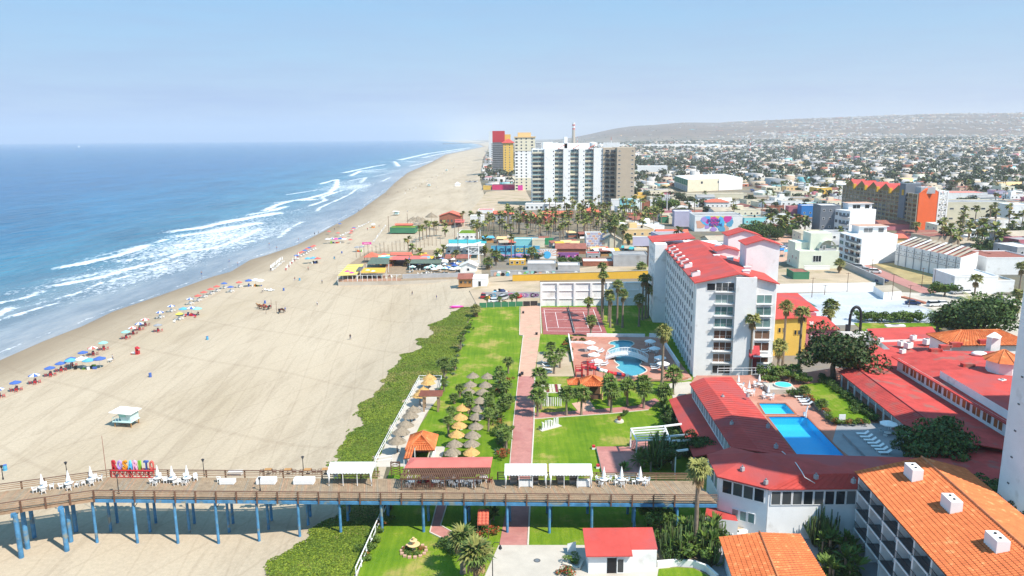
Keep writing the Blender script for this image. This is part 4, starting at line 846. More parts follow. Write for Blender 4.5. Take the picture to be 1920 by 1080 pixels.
def frond_palm(bx,by,cx,cy,r,label,seed):
 p=G(bx,by,GZ);lo,hi=GZ,40
 for _ in range(30):
  m=(lo+hi)/2
  if proj(p.x,p.y,m)[1]>cy:lo=m
  else:hi=m
 h=lo-GZ;t=thing('palm_tree',label,'palm tree',p);put(PTS,'trunk',t,scale=(1,1,h));cr=bpy.data.objects.new('crown',None);C.objects.link(cr);cr.parent=t;cr.location=(0,0,h)
 rng=random.Random(seed)
 fr=[]
 for k in range(4):mb=MB();fan_leaf(mb,(0,0,0),0,0,1,'palm_green' if k<2 else 'palm_olive',rng);fr.append(mb.mesh('frond'))
 mb=MB();fan_leaf(mb,(0,0,0),0,0,.9,'palm_dry',rng);fr.append(mb.mesh('frond'))
 for i in range(44):
  e=-.35+1.6*(i/44)**.9;dry=i<6
  o=put(fr[4]if dry else fr[rng.randrange(4)],'frond',cr,(0,0,-.2 if dry else 0));o.rotation_euler=(rng.uniform(-.15,.15),-(e if not dry else-1.0),i*2.4);o.scale=(r*rng.uniform(.85,1.1),)*3
 return t
frond_palm(868,1075,868,1012,2.3,'bushy fan palm in the foreground, the smaller one left',1)
frond_palm(893,1110,893,1043,2.7,'big bushy fan palm in the foreground, the right and nearer one',2)
for b,c_,l in(((862,745),(862,728),'a'),((852,757),(851,745),'b'),((878,775),(879,742),'c'),((881,786),(880,754),'d'),((847,793),(849,770),'e'),((841,818),(838,788),'f'),((889,801),(888,784),'g'),((916,809),(916,774),'h'),((917,790),(916,752),'i'),((906,770),(905,752),'j')):
 palm_px(*b,*c_,1.35,f'small slender palm among the thatched umbrellas, {ORD["abcdefghij".index(l)]} from the far end','small palms among the thatched umbrellas','young',.6)
pal=[(887,702,0),(914,703,0),(882,718,0),(910,719,0),(879,731,0),(905,732,0),(900,748,0),(897,763,0),(867,762,1),(894,778,0),(863,779,1),(892,796,0),(861,794,1),(886,812,0),(856,811,1),(852,829,0),(884,828,0),(848,844,0),(884,844,1)]
for i,(x,y,g_)in enumerate(pal):
 p=G(x,y,GZ+2.7);lab=('straw-gold' if g_ else 'grey')+' thatched umbrella on the lawn beside the pier';
 row_='left' if x<(880 if y>735 else 895)else 'right'
 palapa((p.x,p.y,GZ),1.42,g_,f'{"straw-gold" if g_ else "grey"} thatched umbrella, the {ORD[sum(1 for q in pal[:i] if q[2] == g_)]} of its colour from the far end of the lawn','thatched umbrellas on the lawn')
TW=flat('seafront_terrace',[(786,712),(827,712),(823,745),(798,777),(779,815),(770,845),(767,875),(703,876),(729,820)],.06,'concrete')
for i,(x,y,g_)in enumerate([(805,706,1),(803,714,1),(794,730,1),(787,738,1),(775,766,0),(769,776,0),(760,793,0),(752,806,0),(744,823,0)]):
 p=G(x,y,GZ+2.7);palapa((p.x,p.y,GZ),1.55,g_,f'{"straw-gold" if g_ else "grey"} thatched umbrella {["first", "second", "third", "fourth", "fifth", "sixth", "seventh", "eighth", "ninth"][i]} from the far end of the seafront terrace','thatched umbrellas along the seafront terrace')
def strip_plants(pts,n,wid,kinds,label,group,r0=.7,r1=1.3,seed=1):
 rng=random.Random(seed);P=[L3(*q)for q in pts]
 for i in range(n):
  u=(i+rng.random()*.6)/n*(len(P)-1);k=min(int(u),len(P)-2);p=P[k].lerp(P[k+1],u-k);p=Vector((p.x+rng.uniform(-wid,wid),p.y+rng.uniform(-.6,.6),GZ));kd=rng.choice(kinds);r=rng.uniform(r0,r1)
  if kd in('agave','yucca','banana'):spiky(p,r,f'{dict(agave="grey-green agave", yucca="spiky green yucca", banana="broad-leaved green plant")[kd]} {label}',f'{kd} plants {group}',kd,{'agave':.1,'yucca':.6,'banana':.2}[kd])
  elif kd=='palm':palm(p,rng.uniform(1.5,3),r*1.3,f'low fan palm {label}',f'low palms {group}','low' if False else 'young',.6)
  else:bush(p,r,r*1.3,kd,f'{dict(bush="leafy green", dbush="dark green", flower="orange-flowering")[kd]} shrub {label}',f'{kd} shrubs {group}')
strip_plants([(893,583),(880,610),(868,640),(858,672),(846,700),(835,722),(826,745)],30,.8,['yucca','palm','agave','dbush','yucca'],'in the border between the long lawn and the beach','in the beach border',.6,1.2,3)
palm_px(833,712,833,683,2.2,'larger palm in the beach border above the thatched terrace',None,'young',.8);palm_px(892,594,891,580,2.2,'bushy palm at the far corner of the long lawn',None,'old',.8)
strip_plants([(948,700),(945,740),(940,790),(938,830),(936,862)],40,1.3,['yucca','agave','palm','bush','flower','banana','palm'],'in the border along the red path','in the path border',.7,1.5,5)
strip_plants([(925,728),(928,770),(930,800)],10,1.5,['palm','banana','dbush','yucca'],'between the thatched umbrellas and the path border','behind the thatched umbrellas',1.1,1.7,6)
strip_plants([(735,950),(715,985),(700,1020),(685,1060)],11,.6,['flower','bush','bush'],'along the white fence of the front lawn','along the front fence',.6,1.2,7)
strip_plants([(1065,635),(1060,655),(1068,665)],6,.8,['flower','dbush','bush'],'left of the curving pool terrace','left of the pool terrace',.8,1.2,8)
strip_plants([(1080,640),(1100,640)],4,.6,['bush','flower','yucca'],'in the planted bed on the pool terrace','on the pool terrace',.6,1.0,9)
strip_plants([(910,572),(960,570),(975,572)],9,.5,['palm','bush','bush'],'under the dark green fence of the long lawn','under the green fence',.7,1.1,10)
strip_plants([(862,1010),(850,1040),(905,1000),(920,975)],12,1.2,['dbush','agave','flower','yucca'],'round the foreground palms','round the foreground palms',.9,1.5,11)
for x,y,r_ in((918,985,2.1),(925,975,1.8)):spiky(L3(x,y),r_,'tall broad-leaved plant behind the small red tiled roof','broad-leaved plants by the red roof','banana',.8)
for x,y in((1006,628),(979,703),(975,706),(981,588)):tag(MB().cyl(0,0,0,.7,.3,.35,10,'iron').build('litter_bin',None,tuple(L3(x,y))),{1006:'dark litter bin at the near corner of the tennis court',979:'dark litter bin at the start of the red brick path',975:'second dark litter bin at the red brick path edge',981:'dark litter bin at the far end of the tan path'}[x],'litter bin')
for i in range(4):prop(LOUNGE,'sun_lounger',L3(1022+i*2,682+i*6),f'{["farthest", "second", "third", "nearest"][i]} of the four white loungers on the sandy patch','sun lounger','loungers on the sandy patch',1.5)
t=thing('garden_fountain','small tiered terracotta fountain in a round planted bed on the front lawn','fountain',tuple(L3(776,1034)))
mb=MB()
for i in range(14):a=i*.449;mb.cb(1.6*math.cos(a),1.6*math.sin(a),0,.42,.42,.25,'tan_path')
mb.build('kerb_stone',t,kind='stuff');MB().cyl(0,0,0,.9,.3,.18,10,'peach').cyl(0,0,.9,1.05,.35,.85,14,'peach').cyl(0,0,1.05,1.5,.14,.12,10,'peach').cyl(0,0,1.5,1.62,.2,.5,12,'peach').cyl(0,0,1.62,2.0,.1,.16,8,'peach').build('bowl',t)
for a,k in((.3,'flower'),(1.5,'bush'),(2.8,'flower'),(4,'bush'),(5.2,'bush')):put(CR[k][0],'foliage',t,(1.1*math.cos(a),1.1*math.sin(a),.3),scale=(.65,.65,.45))
def tube_fence(name,pts,h,label,rails=(.5,1.0),m='white',step=2.4,z=GZ,r=.05):
 t=thing(name,label,'fence');P=[Vector(G(a,b,z))for a,b in pts]
 for p,q in zip(P,P[1:]):
  n=max(1,int((q-p).length/step))
  for i in range(n+1):
   c=p.lerp(q,i/n);MB().cyl(c.x,c.y,z-.5,z+h,r,r,5,m).build('post',t)
  for k in rails:MB().beam(p+Vector((0,0,h*k)),q+Vector((0,0,h*k)),r*1.6,r*1.6,m).build('rail',t)
 return t
tube_fence('terrace_fence',[(786,716),(729,822),(703,872)],1.2,'white tube fence along the seafront terrace of thatched umbrellas',(.5,1.0))
tube_fence('terrace_fence',[(786,714),(828,714),(826,732)],1.2,'short white tube fence closing the far end of the seafront terrace',(.5,1.0))
tube_fence('lawn_fence',[(733,935),(712,985),(668,1085)],1.5,'white pipe fence between the front lawn and the ice plant bank',(.35,1.0),r=.07)
t=thing('green_fence','dark green sheet fence closing the far end of the long lawn','fence');a,b=L3(899,577),L3(1008,573)
for i in range(8):p,q=a.lerp(b,i/8),a.lerp(b,(i+.94)/8);MB().box(p.x,p.y,GZ,q.x,p.y+.08,GZ+1.6,'green_wall' if i<6 else 'darkglass').build('panel',t);MB().cb(a.lerp(b,(i+.97)/8).x,p.y,GZ,.12,.12,1.7,'curb').build('post',t)
a,b=L3(795,772),L3(821,774);t=thing('timber_gateway','brown timber gateway with slatted top at the thatched umbrella terrace','gateway')
for x in(a.x,b.x):
 for dy in(0,2.2):MB().cb(x,a.y+dy,GZ,.35,.35,3.1,'railwood').build('post',t)
for dy in(0,2.2):MB().box(a.x-.7,a.y+dy-.1,GZ+3.1,b.x+.7,a.y+dy+.1,GZ+3.35,'railwood').build('beam',t)
for i in range(8):y_=a.y-.5+i*.45;MB().box(a.x-.9,y_,GZ+3.36,b.x+.9,y_+.12,GZ+3.5,'rust').build('slat',t)
ipx=[(880,575),(862,577),(845,588),(830,600),(802,609),(815,622),(806,634),(786,634),(780,638),(792,650),(775,660),(748,665),(748,670),(735,690),(712,712),(714,728),(690,745),(672,765),(655,782),(661,778),(680,785),(650,818),(632,845),(626,870),(640,930),(630,965),(600,985),(585,1005),(545,1030),(510,1055),(498,1090),(660,1090),(690,1035),(711,985),(728,930),(703,872),(729,822),(786,714),(800,706),(826,712),(846,690),(858,664),(868,636),(880,606),(893,580)]
IPW=[tuple(GB(*q))[:2]for q in ipx]
def inside(x,y,P):
 c=np.zeros(x.shape,bool);n=len(P)
 for i in range(n):
  (x0,y0),(x1,y1)=P[i],P[(i+1)%n]
  m=((y0>y)!=(y1>y))&(x<(x1-x0)*(y-y0)/(y1-y0+1e-12)+x0);c^=m
 return c
rng=np.random.RandomState(4);N_=170000
xs=rng.uniform(min(p[0]for p in IPW),max(p[0]for p in IPW),N_);ys=rng.uniform(80,245,N_)
jx=xs+fnoise(xs,ys,2.2,9)*1.5;k=inside(jx,ys,IPW)&((fnoise(xs,ys,3.4,12)+.35*rng.normal(size=N_)>-1.25));xs,ys=xs[k],ys[k]
sh=shoreX(ys);tt=(xs-sh)/(innerX(ys)-sh);zz=BZ(xs-sh,tt);hump=.06+.06*fnoise(xs,ys,1.6,21)
nn=rng.normal(size=(len(xs),3))*.3+[0,0,.9];nn/=np.linalg.norm(nn,axis=1)[:,None]
cc=np.stack([xs,ys,zz+np.maximum(hump,.03)],1)
sel=fnoise(xs,ys,6,30);mi=np.where(sel+rng.normal(size=len(xs))*.25>.6,2,np.where(rng.uniform(size=len(xs))<.4+.3*fnoise(xs,ys,3,77),1,0))
mat('ip_a',(.10,.155,.012),.6,.3,1.5);mat('ip_b',(.19,.24,.018),.6,.3,1.5);mat('ip_c',(.24,.21,.06),.7,.3,1.5)
o=put(quads_mesh('ice_plant',cc,nn,np.full(len(xs),.22),['ip_a','ip_b','ip_c'],mi,1.5,rng),'ice_plant',kind='stuff');tag(o,'green ice plant mat creeping over the bank above the beach','ground cover')
gx=np.arange(min(p[0]for p in IPW),max(p[0]for p in IPW),.7);gy=np.arange(80,246,.9);X2,Y2=np.meshgrid(gx,gy);ins=inside(X2+fnoise(X2,Y2,2.2,9)*1.5,Y2,IPW)&(fnoise(X2,Y2,3.4,12)>-1.2)
SH=shoreX(Y2);Z2=BZ(X2-SH,(X2-SH)/(innerX(Y2)-SH))+.05+.04*fnoise(X2,Y2,1.6,21)
idx=-np.ones(X2.shape,int);vv=[];ff=[]
cell=ins[:-1,:-1]&ins[1:,1:]&ins[:-1,1:]&ins[1:,:-1]
nyx=X2.shape
vall=np.stack([X2.ravel(),Y2.ravel(),Z2.ravel()],1);ci=np.argwhere(cell);used={}
for i,j in ci:
 q=[]
 for a_,b_ in((i,j),(i,j+1),(i+1,j+1),(i+1,j)):
  kk_=a_*nyx[1]+b_
  if kk_ not in used:used[kk_]=len(vv);vv.append(tuple(vall[kk_]))
  q.append(used[kk_])
 ff.append(tuple(q))
me=bpy.data.meshes.new('ice_plant_mat');me.from_pydata(vv,[],ff);me.materials.append(MT['ice_plant']);put(me,'ice_plant_mat',o,kind='stuff')
# -- pier
FP=[Vector((-118,74.5,0)),Vector((-57.6,95.1,0)),Vector((27.2,92.3,0))]
BP=[Vector((-120.2,80.4,0)),Vector((-58.8,101.4,0)),Vector((26,98.6,0))]
pier=thing('pier','long timber pier on blue piles crossing the beach and garden','pier')
mb=MB()
for s in range(2):
 n=int((FP[s+1]-FP[s]).length/.26)
 for i in range(n):
  if s==0 and i<n*.2:continue
  a0,a1=FP[s].lerp(FP[s+1],(i+.03)/n),FP[s].lerp(FP[s+1],(i+.95)/n);b0,b1=BP[s].lerp(BP[s+1],(i+.03)/n),BP[s].lerp(BP[s+1],(i+.95)/n);z=DZ+R.uniform(-.012,.012)
  mb.thick([(a0.x,a0.y-.12,z),(a1.x,a1.y-.12,z),(b1.x,b1.y+.12,z),(b0.x,b0.y+.12,z)],.06,'wood_deck' if R.random()<.75 else('railwood' if R.random()<.6 else 'thatch_grey'))
mb.build('deck_plank',pier,kind='stuff')
MB().thick([(p.x,p.y,DZ-.08)for p in(FP[0],FP[1],FP[2],BP[2],BP[1],BP[0])],.12,'darkwood').build('deck_frame',pier)
for L_,nm in((FP,'f'),(BP,'b')):
 for s in range(2):
  a,b=L_[s],L_[s+1];n=round((b-a).length/2.85)
  if s==0:ks=range(int(n*.25),n)
  else:ks=range(n)
  oy=-.12 if nm=='f' else.12
  for i in ks:
   p,q=a.lerp(b,i/n),a.lerp(b,(i+1)/n)
   if nm=='b' and s==1 and(-19.5<p.x<-2.5):continue
   MB().beam((p.x,p.y+oy*1.8,DZ-.55),(p.x,p.y+oy*1.8,DZ+1.12),.18,.18,'darkwood').build('rail_post',pier)
   for k,(z,w,h)in enumerate(((.30,.05,.11),(.58,.05,.11),(.86,.05,.11),(1.13,.18,.07))):
    MB().beam((p.x,p.y+oy,DZ+z),(q.x,q.y+oy,DZ+z),w,h,'railwood' if k<3 else 'darkwood').build('rail',pier)
for a,b in((FP[1],FP[2]),(BP[1],BP[2])):MB().beam((a.x,a.y-.08,DZ-.42),(b.x,b.y-.08,DZ-.42),.28,.42,'pier_blue').build('edge_beam',pier)
for y in(97.2,98.4):MB().beam((-57,y+0.2,DZ-.5),(27,y-2.6,DZ-.5),.25,.38,'pier_blue').build('edge_beam',pier)
MB().beam((FP[0].x,FP[0].y-.05,DZ-.36),(FP[1].x,FP[1].y-.05,DZ-.36),.2,.34,'railwood').build('edge_beam',pier)
PILE=MB().cyl(0,0,0,1,.2,.19,10,'pier_blue').mesh('pile');PILEB=MB().cyl(0,0,0,1,.36,.34,12,'pier_blue').mesh('pile')
for i in range(15):
 x=-58.2+5.73*i;yf=95.2-2.8*i/14.8;g0=float(beachz(x,yf))
 for k,dy in enumerate((.1,3.1,5.6)):
  y=yf+dy;g0=float(beachz(x,y));z0=min(g0,GZ)-.4;xx=x+(.35 if k==1 else 0)
  put(PILE,'pile',pier,(xx,y,z0),scale=(1,1,DZ-.5-z0))
 MB().beam((x,yf,DZ-.8),(x+.1,yf+6.0,DZ-.8),.3,.35,'pier_blue').build('cross_beam',pier)
 if i in(1,3,9):MB().beam((x,yf+.1,DZ-1.7),(x+.7,yf+.1,DZ-.7),.08,.08,'iron').build('brace',pier)
for x,y in((-66.4,91.6),(-67.0,93.9),(-67.9,96.8),(-61.2,93.2),(-62.0,95.6),(-62.9,98.4),(-76,88.4),(-76.8,91),(-77.6,93.6),(-90,83.7),(-91,87),(-91.6,89.5)):put(PILEB,'pile',pier,(x,y,-1.0),scale=(.9 if y<94 else.75,.9,DZ-.6+1.0))
for x,y in((-66.6,91.4),(-61.3,93.0),(-76.2,88.2),(-90.3,83.4)):MB().beam((x,y,DZ-.7),(x-1.7,y+6.2,DZ-.7),.5,.55,'pier_blue').build('cross_beam',pier)
def D3(px,py,h=.0):return G(px,py,DZ+h)
a,b=D3(209,895,.02),D3(289,896,.02);ang=frame(a.x,a.y,b.x,b.y);W_=(b-a).length
t=thing('town_sign','big coloured letters spelling ROSARITO on a red truss stand at the pier rail','sign',tuple(a),ang)
mb=MB()
for y in(0,.7):
 for z in(.05,1.0):mb.beam((0,y,z),(W_,y,z),.09,.09,'sign_red')
mb.build('truss_rail',t)
for i in range(11):
 mb=MB();x=W_*i/10
 for y in(0,.7):mb.beam((x,y,.05),(x,y,1.0),.07,.07,'sign_red')
 if i<10:mb.beam((x,0,.05 if i%2 else 1.0),(x+W_/10,0,1.0 if i%2 else.05),.06,.06,'sign_red').beam((x,.7,1.0 if i%2 else.05),(x+W_/10,.7,.05 if i%2 else 1.0),.06,.06,'sign_red')
 mb.build('truss_strut',t)
MB().box(-.05,-.1,1.05,W_+.05,.8,1.12,'sign_red').build('shelf',t)
for i,(ch,c_)in enumerate(zip('ROSARITO',('c_red','c_lilac','c_orange','c_cyan','c_pink','c_lime','c_blue','c_coral'))):
 me=text_mb(ch,1.95,.16,c_,'letter');o=put(me,'letter',t,(W_*(i+.12)/8,.35,1.13));o.rotation_euler=(math.pi/2,0,0);xs_=[v.co.x for v in me.vertices];o.scale=((W_/8*.84)/max(.55,max(xs_)-min(xs_))if ch!='I' else 1.25,1.0,1);
 for v in me.vertices:v.co.x-=min(xs_)
sets=[(81,921,'leftmost table on the bent seaward part'),(130,914,'middle table on the bent seaward part'),(172,906,'last table before the coloured letters'),(297,904,'first table right of the coloured letters'),(324,905,'second table right of the coloured letters'),(352,904,'third table right of the coloured letters'),(1132,907,'first table right of the white canopies'),(1165,907,'second table right of the white canopies'),(1200,907,'third table right of the white canopies')]
for i,(x,y,l)in enumerate(sets):
 p=D3(x,y);k=random.Random(i);n=4 if i!=6 else 3
 prop(TABLE,'round_table',p,f'round white plastic table, {l} of the pier','table','white tables on the pier');closed_umbrella(p,f'folded white umbrella standing through the {l}','folded umbrellas on the pier',1.1)
 for j in range(n):
  a=j*6.28/n+k.uniform(-.4,.4)+.4;r=k.uniform(.85,1.1);prop(CHAIR,'plastic_chair',p+Vector((math.cos(a)*r,math.sin(a)*r,0)),f'white plastic chair round the {l} of the pier','chair',f'chairs round the {l}',a-1.57)
prop(CHAIR,'plastic_chair',D3(367,899),'white plastic chair standing apart, right of the third umbrella table','chair',None,.5);prop(CHAIR,'plastic_chair',D3(1213,906),'white plastic chair standing apart at the right end of the pier tables','chair',None,1)
prop(CHAIR,'plastic_chair',D3(411,903),'white plastic chair beside the leaning white bench box','chair',None,2)
def booth(px,py,w,label,d=1.1,h=.75):
 p=D3(px,py);t=thing('banquet_table',label,'table',tuple(p));MB().box(-w/2,0,.05,w/2,d,h,'canvas').build('tablecloth',t)
 mb=MB()
 for x in(-w/2+.15,w/2-.15):mb.box(x-.05,-.02,0,x+.05,.05,.3,'plastic')
 mb.build('leg',t)
booth(425,909,2.1,'long table under white cloth, nearest of the pair right of the letters',.9,.6);booth(439,893,2.0,'long table under white cloth, farther of the pair by the back rail',1.0,.55);booth(498,909,2.7,'long white-clothed table in front of the brown cafe tables, left one');booth(569,909,2.9,'long white-clothed table in front of the brown cafe tables, right one')
for i,(x,y)in enumerate(((503,889),(540,889),(577,889),(611,888))):
 p=D3(x,y);t=thing('cafe_table',f'small square brown cafe table by the back rail, {["first", "second", "third", "fourth"][i]} from the left','table',tuple(p),0,'brown cafe tables at the pier rail');MB().box(-.5,-.4,.72,.5,.4,.77,'wood_tan').build('top',t);MB().box(-.05,-.05,0,.05,.05,.72,'iron').box(-.3,-.3,0,.3,.3,.03,'iron').build('leg',t)
 for sx_ in(-.95,.95):prop(CHAIR_D,'cafe_chair',p+Vector((sx_,-.1,0)),f'dark cafe chair {"left" if sx_ < 0 else "right"} of the {["first", "second", "third", "fourth"][i]} brown cafe table','chair','dark cafe chairs',-1.57*(1 if sx_<0 else-1))
def lamp(px,py,h,label,z=DZ,arm=False):
 p=G(px,py,z);t=thing('street_lamp',label,'lamp post',tuple(p));MB().cyl(0,0,0,h,.07,.045,7,'iron').cyl(0,0,0,.3,.12,.1,8,'iron').build('post',t)
 if arm:MB().tube([(0,0,h),(.3,0,h+.35),(.8,0,h+.3),(.95,0,h)],.035,5,'iron').build('arm',t);MB().cyl(.95,0,h-.45,h-.05,.24,.08,8,'iron').cyl(.95,0,h-.62,h-.45,.12,.18,8,'plastic').build('lantern',t)
 else:MB().cyl(0,0,h,h+.32,.12,.2,8,'darkglass').cyl(0,0,h+.32,h+.45,.26,.05,8,'iron').build('lantern',t)
lamp(126,891,1.7,'short black lamp post at the rail behind the leftmost umbrella tables');lamp(383,893,2.3,'black lamp post at the rail between chairs and long tables');lamp(569,884,2.0,'black lamp post just left of the first white canopy');lamp(6,899,1.8,'black lamp post at the left edge of the pier');lamp(488,920,1.6,'black lamp post on the near rail before the white-clothed tables');lamp(223,926,2.5,'brown lamp post on the near rail below the coloured letters')
lamp(924,1100,5.5,'curved black street lamp on the foreground plaza by the bushy palm',GZ,True)
tag(MB().cyl(0,0,-1,6.3,.05,.03,5,'rust').build('flag_mast',None,tuple(D3(200,893))),'thin bare mast rising at the pier rail left of the letters','mast')
def canopy(x0,x1,y,label,d=3.3,h=2.1,side=False):
 a,b=D3(x0,y),D3(x1,y);w=(b-a).length;t=thing('canopy_tent',label,'canopy tent',tuple(a),frame(a.x,a.y,b.x,b.y));nb=3
 for i in range(nb+1):
  for yy in(0,d):MB().cb(w*i/nb,yy,0,.09,.09,h,'plastic').build('leg',t)
 mb=MB().thick([(-.12,-.1,h),(w+.12,-.1,h),(w+.12,d/2,h+.75),(-.12,d/2,h+.75)],.04,'canvas').thick([(-.12,d/2,h+.75),(w+.12,d/2,h+.75),(w+.12,d+.1,h),(-.12,d+.1,h)],.04,'canvas')
 for x in(-.12,w+.12):mb.add([(x,-.1,h),(x,d+.1,h),(x,d/2,h+.75)],[(0,1,2)],'canvas')
 mb.build('roof',t);n=14;mb=MB()
 for i in range(n):u0,u1=-.12+(w+.24)*i/n,-.12+(w+.24)*(i+1)/n;mb.add([(u0,-.12,h+.02),(u1,-.12,h+.02),(u1,-.12,h-.14),((u0+u1)/2,-.13,h-.24),(u0,-.12,h-.14)],[(0,4,3,2,1)],'canvas')
 for s,m_ in((-.13,1),(w+.13,-1)):mb.add([(s,-.1,h),(s,d+.1,h),(s,d+.1,h-.22),(s,-.1,h-.22)],[(0,1,2,3)],'canvas')
 mb.build('valance',t)
 for i in(0,nb):
  x=w*i/nb;mb=MB().tube([(x,0,h),(x*.97+.05,.05,h*.6),(x,0,.3)],[.22,.12,.1],6,'canvas');mb.build('curtain',t)
 return t,a,w
canopy(617,697,911,'white canopy tent on the pier left of the red pavilion');canopy(948,1024,915,'white canopy tent right of the red pavilion, the left of two');canopy(1032,1109,915,'white canopy tent right of the red pavilion, the right of two')
for x,y,l in((986,913,'left'),(1094,913,'right')):booth(x,y,1.9,f'white counter table in front of the {l} of the twin canopies',.7,.9)
for x,y,l in((963,905,'left canopy, left side'),(1003,905,'left canopy, right side'),(1052,905,'right canopy, left side'),(1074,905,'right canopy, right side')):
 p=D3(x,y);tag(MB().box(-.5,-.35,0,.5,.35,1.1,'steel').box(-.45,-.38,.5,.45,-.35,.95,'darkglass').box(-.5,-.35,1.1,.5,.35,1.16,'c_black').build('grill_cart',None,tuple(p)),f'dark metal serving cart under the {l}','cart')
prop(CHAIR,'plastic_chair',D3(630,897),'white plastic chair in the shade of the first white canopy','chair');
a,b=D3(755,919),D3(917,920);w=b.x-a.x;t=thing('pier_pavilion','pier bar pavilion with a pink-red sheet roof and a slatted brown pergola front','pavilion',tuple(a));d=5;h=2.3
MB().thick([(.0,2.2,h),(w+.2,2.2,h),(w-1.2,3.7,h+.5),(1.4,3.7,h+.5)],.1,'pink_roof').thick([(1.4,3.7,h+.5),(w-1.2,3.7,h+.5),(w+.4,5.6,h+.05),(.4,5.6,h+.05)],.1,'pink_roof').thick([(.0,2.2,h),(1.4,3.7,h+.5),(.4,5.6,h+.05)],.1,'pink_roof').thick([(w+.2,2.2,h),(w+.4,5.6,h+.05),(w-1.2,3.7,h+.5)],.1,'pink_roof').build('roof',t)
n=46
for i in range(n):x=.1+(w-.1)*i/(n-1);MB().beam((x-.35,.0,h-.55),(x,2.25,h-.06),.1,.16,'darkwood').build('rafter',t)
for y,z in((0.05,h-.68),(1.1,h-.42),(2.25,h-.22)):MB().beam((-.4,y,z),(w,y,z),.12,.16,'darkwood').build('beam',t)
for i in range(7):
 x=w*i/6
 for y,hh in((.05,h-.7),(2.25,h-.2),(5.3,h)):MB().cb(x-(.15 if y<1 else 0),y,0,.13,.13,hh,'darkwood').build('post',t)
MB().box(.3,5.2,0,w-.2,5.35,1.3,'darkwood').build('back_wall',t);MB().box(2,3.9,0,w-2,4.5,1.1,'darkwood').box(1.9,3.8,1.1,w-1.9,4.6,1.16,'wood_tan').build('bar_counter',t);mb=MB()
for i in range(24):x=.2+(w*.45)*i/24;mb.beam((x,-.02,.15),(x+.35,-.02,1.0),.04,.04,'darkwood').beam((x+.35,-.02,.15),(x,-.02,1.0),.04,.04,'darkwood')
mb.build('lattice',t,kind='stuff')
k=random.Random(8)
for i in range(7):
 p=a+Vector((1.2+i*w/7.2,1.6+k.uniform(-.4,.8),0));prop(TABLE,'round_table',p,f'white round table inside the pier pavilion, {ORD[i]} from the left','table','tables in the pier pavilion')
 for j in range(3):aa=j*2.1+i;prop(CHAIR if(i+j)%3 else CHAIR_M,'plastic_chair',p+Vector((math.cos(aa)*.95,math.sin(aa)*.8,0)),f'{"white" if (i + j) % 3 else "dark red"} chair at the {ORD[i]} pavilion table from the left','chair',f'chairs at pavilion table {i + 1}',aa-1.57)
p=D3(757,874);t=thing('side_shelter','narrow orange tiled lean-to left of the pink pavilion roof','shelter',(p.x,p.y,DZ));tiled_roof(MB(),[(0,0,1.2),(1.2,0,1.3),(1.2,4.2,1.4),(0,4.2,1.3)]).build('roof',t,kind='stuff')
for x,y in((.05,.1),(1.15,.1),(.05,4.1),(1.15,4.1)):MB().cb(x,y,-4.7,.12,.12,5.85,'white').build('post',t)
p=L3(790,872);t=thing('tiled_kiosk','square white kiosk with a steep orange tiled roof above the pier pavilion','kiosk',(p.x-2,p.y-.3,GZ));hip_tiles(MB(),0,0,3.9,5.5,2.9,1.7,.45).build('roof',t,kind='stuff')
for x,y in((0,0),(3.6,0),(0,5.2),(3.6,5.2)):MB().box(x,y,0,x+.3,y+.3,2.85,'white').build('column',t)
MB().box(.3,.1,0,3.6,.25,1.1,'white').box(.3,.0,1.1,3.6,.3,1.2,'white').box(.3,5.2,0,3.6,5.4,2.8,'brick').box(0.05,.3,0,.2,5.2,1.3,'white').box(3.7,.3,0,3.85,5.2,1.3,'white').build('wall',t)
p=D3(742,893);t=thing('timber_gate','dark brown lattice gate panel at the back rail left of the pavilion','gate',tuple(p));mb=MB()
for x in(-.65,.65):MB().cb(x,0,0,.12,.12,2.2,'darkwood').build('post',t)
for i in range(6):z=.2+i*.36;mb.beam((-.6,0,z),(.6,0,z+.3),.05,.06,'darkwood').beam((.6,0,z),(-.6,0,z+.3),.05,.06,'darkwood')
mb.build('lattice',t,kind='stuff');MB().beam((-.7,0,2.2),(.7,0,2.2),.12,.12,'darkwood').build('top_rail',t)
tube_fence('ramp_fence',[(703,871),(735,866)],1.1,'white pipe rail of the ramp linking terrace and pier',z=GZ+3)
p=L3(906,1010);t=thing('tiled_well_house','tiny red ridged roof on posts among the foreground plants','shelter',tuple(p));tiled_roof(MB(),[(-.75,-.2,2.2),(.75,-.2,2.2),(.75,2.2,3.1),(-.75,2.2,3.1)],'coral','coral').build('roof',t,kind='stuff')
for x,y,h in((-.7,0,2.2),(.7,0,2.2),(-.7,2,3),(.7,2,3)):MB().cb(x,y,0,.12,.12,h,'darkwood').build('post',t)
a,b=L3(1103,1076),L3(1232,1076);w=b.x-a.x;t=thing('gate_lodge','small white gate lodge with a sloping red roof beside the plaza','lodge',tuple(a));w2=w*.62
MB().box(0,0,0,w2,3.8,2.7,'white').box(w2,.4,0,w,3.6,2.9,'white').build('wall',t)
MB().thick([(-.35,-.5,2.72),(w2+.1,-.5,2.72),(w2+.1,4.1,3.9),(-.35,4.1,3.9)],.14,'redroof').thick([(w2+.1,.5,3.0),(w+.1,.5,3.0),(w+.1,4.1,3.92),(w2+.1,4.1,3.92)],.14,'redroof').build('roof',t)
MB().box(2.3,-.04,.05,3.35,.02,2.15,'c_black').box(3.35,-.05,0,3.45,.02,2.2,'iron').build('door',t);put(winmesh(.9,2.0),'window',t,(3.95,-.02,.1));win(t,-.02,1.9,1.0,-1.57,1.4,1.1)
t=thing('notice_board','white leaning notice board by the flower bed before the gate lodge','board',tuple(L3(1071,1041)));MB().thick([(-.5,0,.5),(.6,0,.7),(.6,.05,1.9),(-.5,.05,1.6)],.06,'white').build('panel',t);MB().cb(0,.1,0,.08,.08,1.0,'iron').build('post',t)
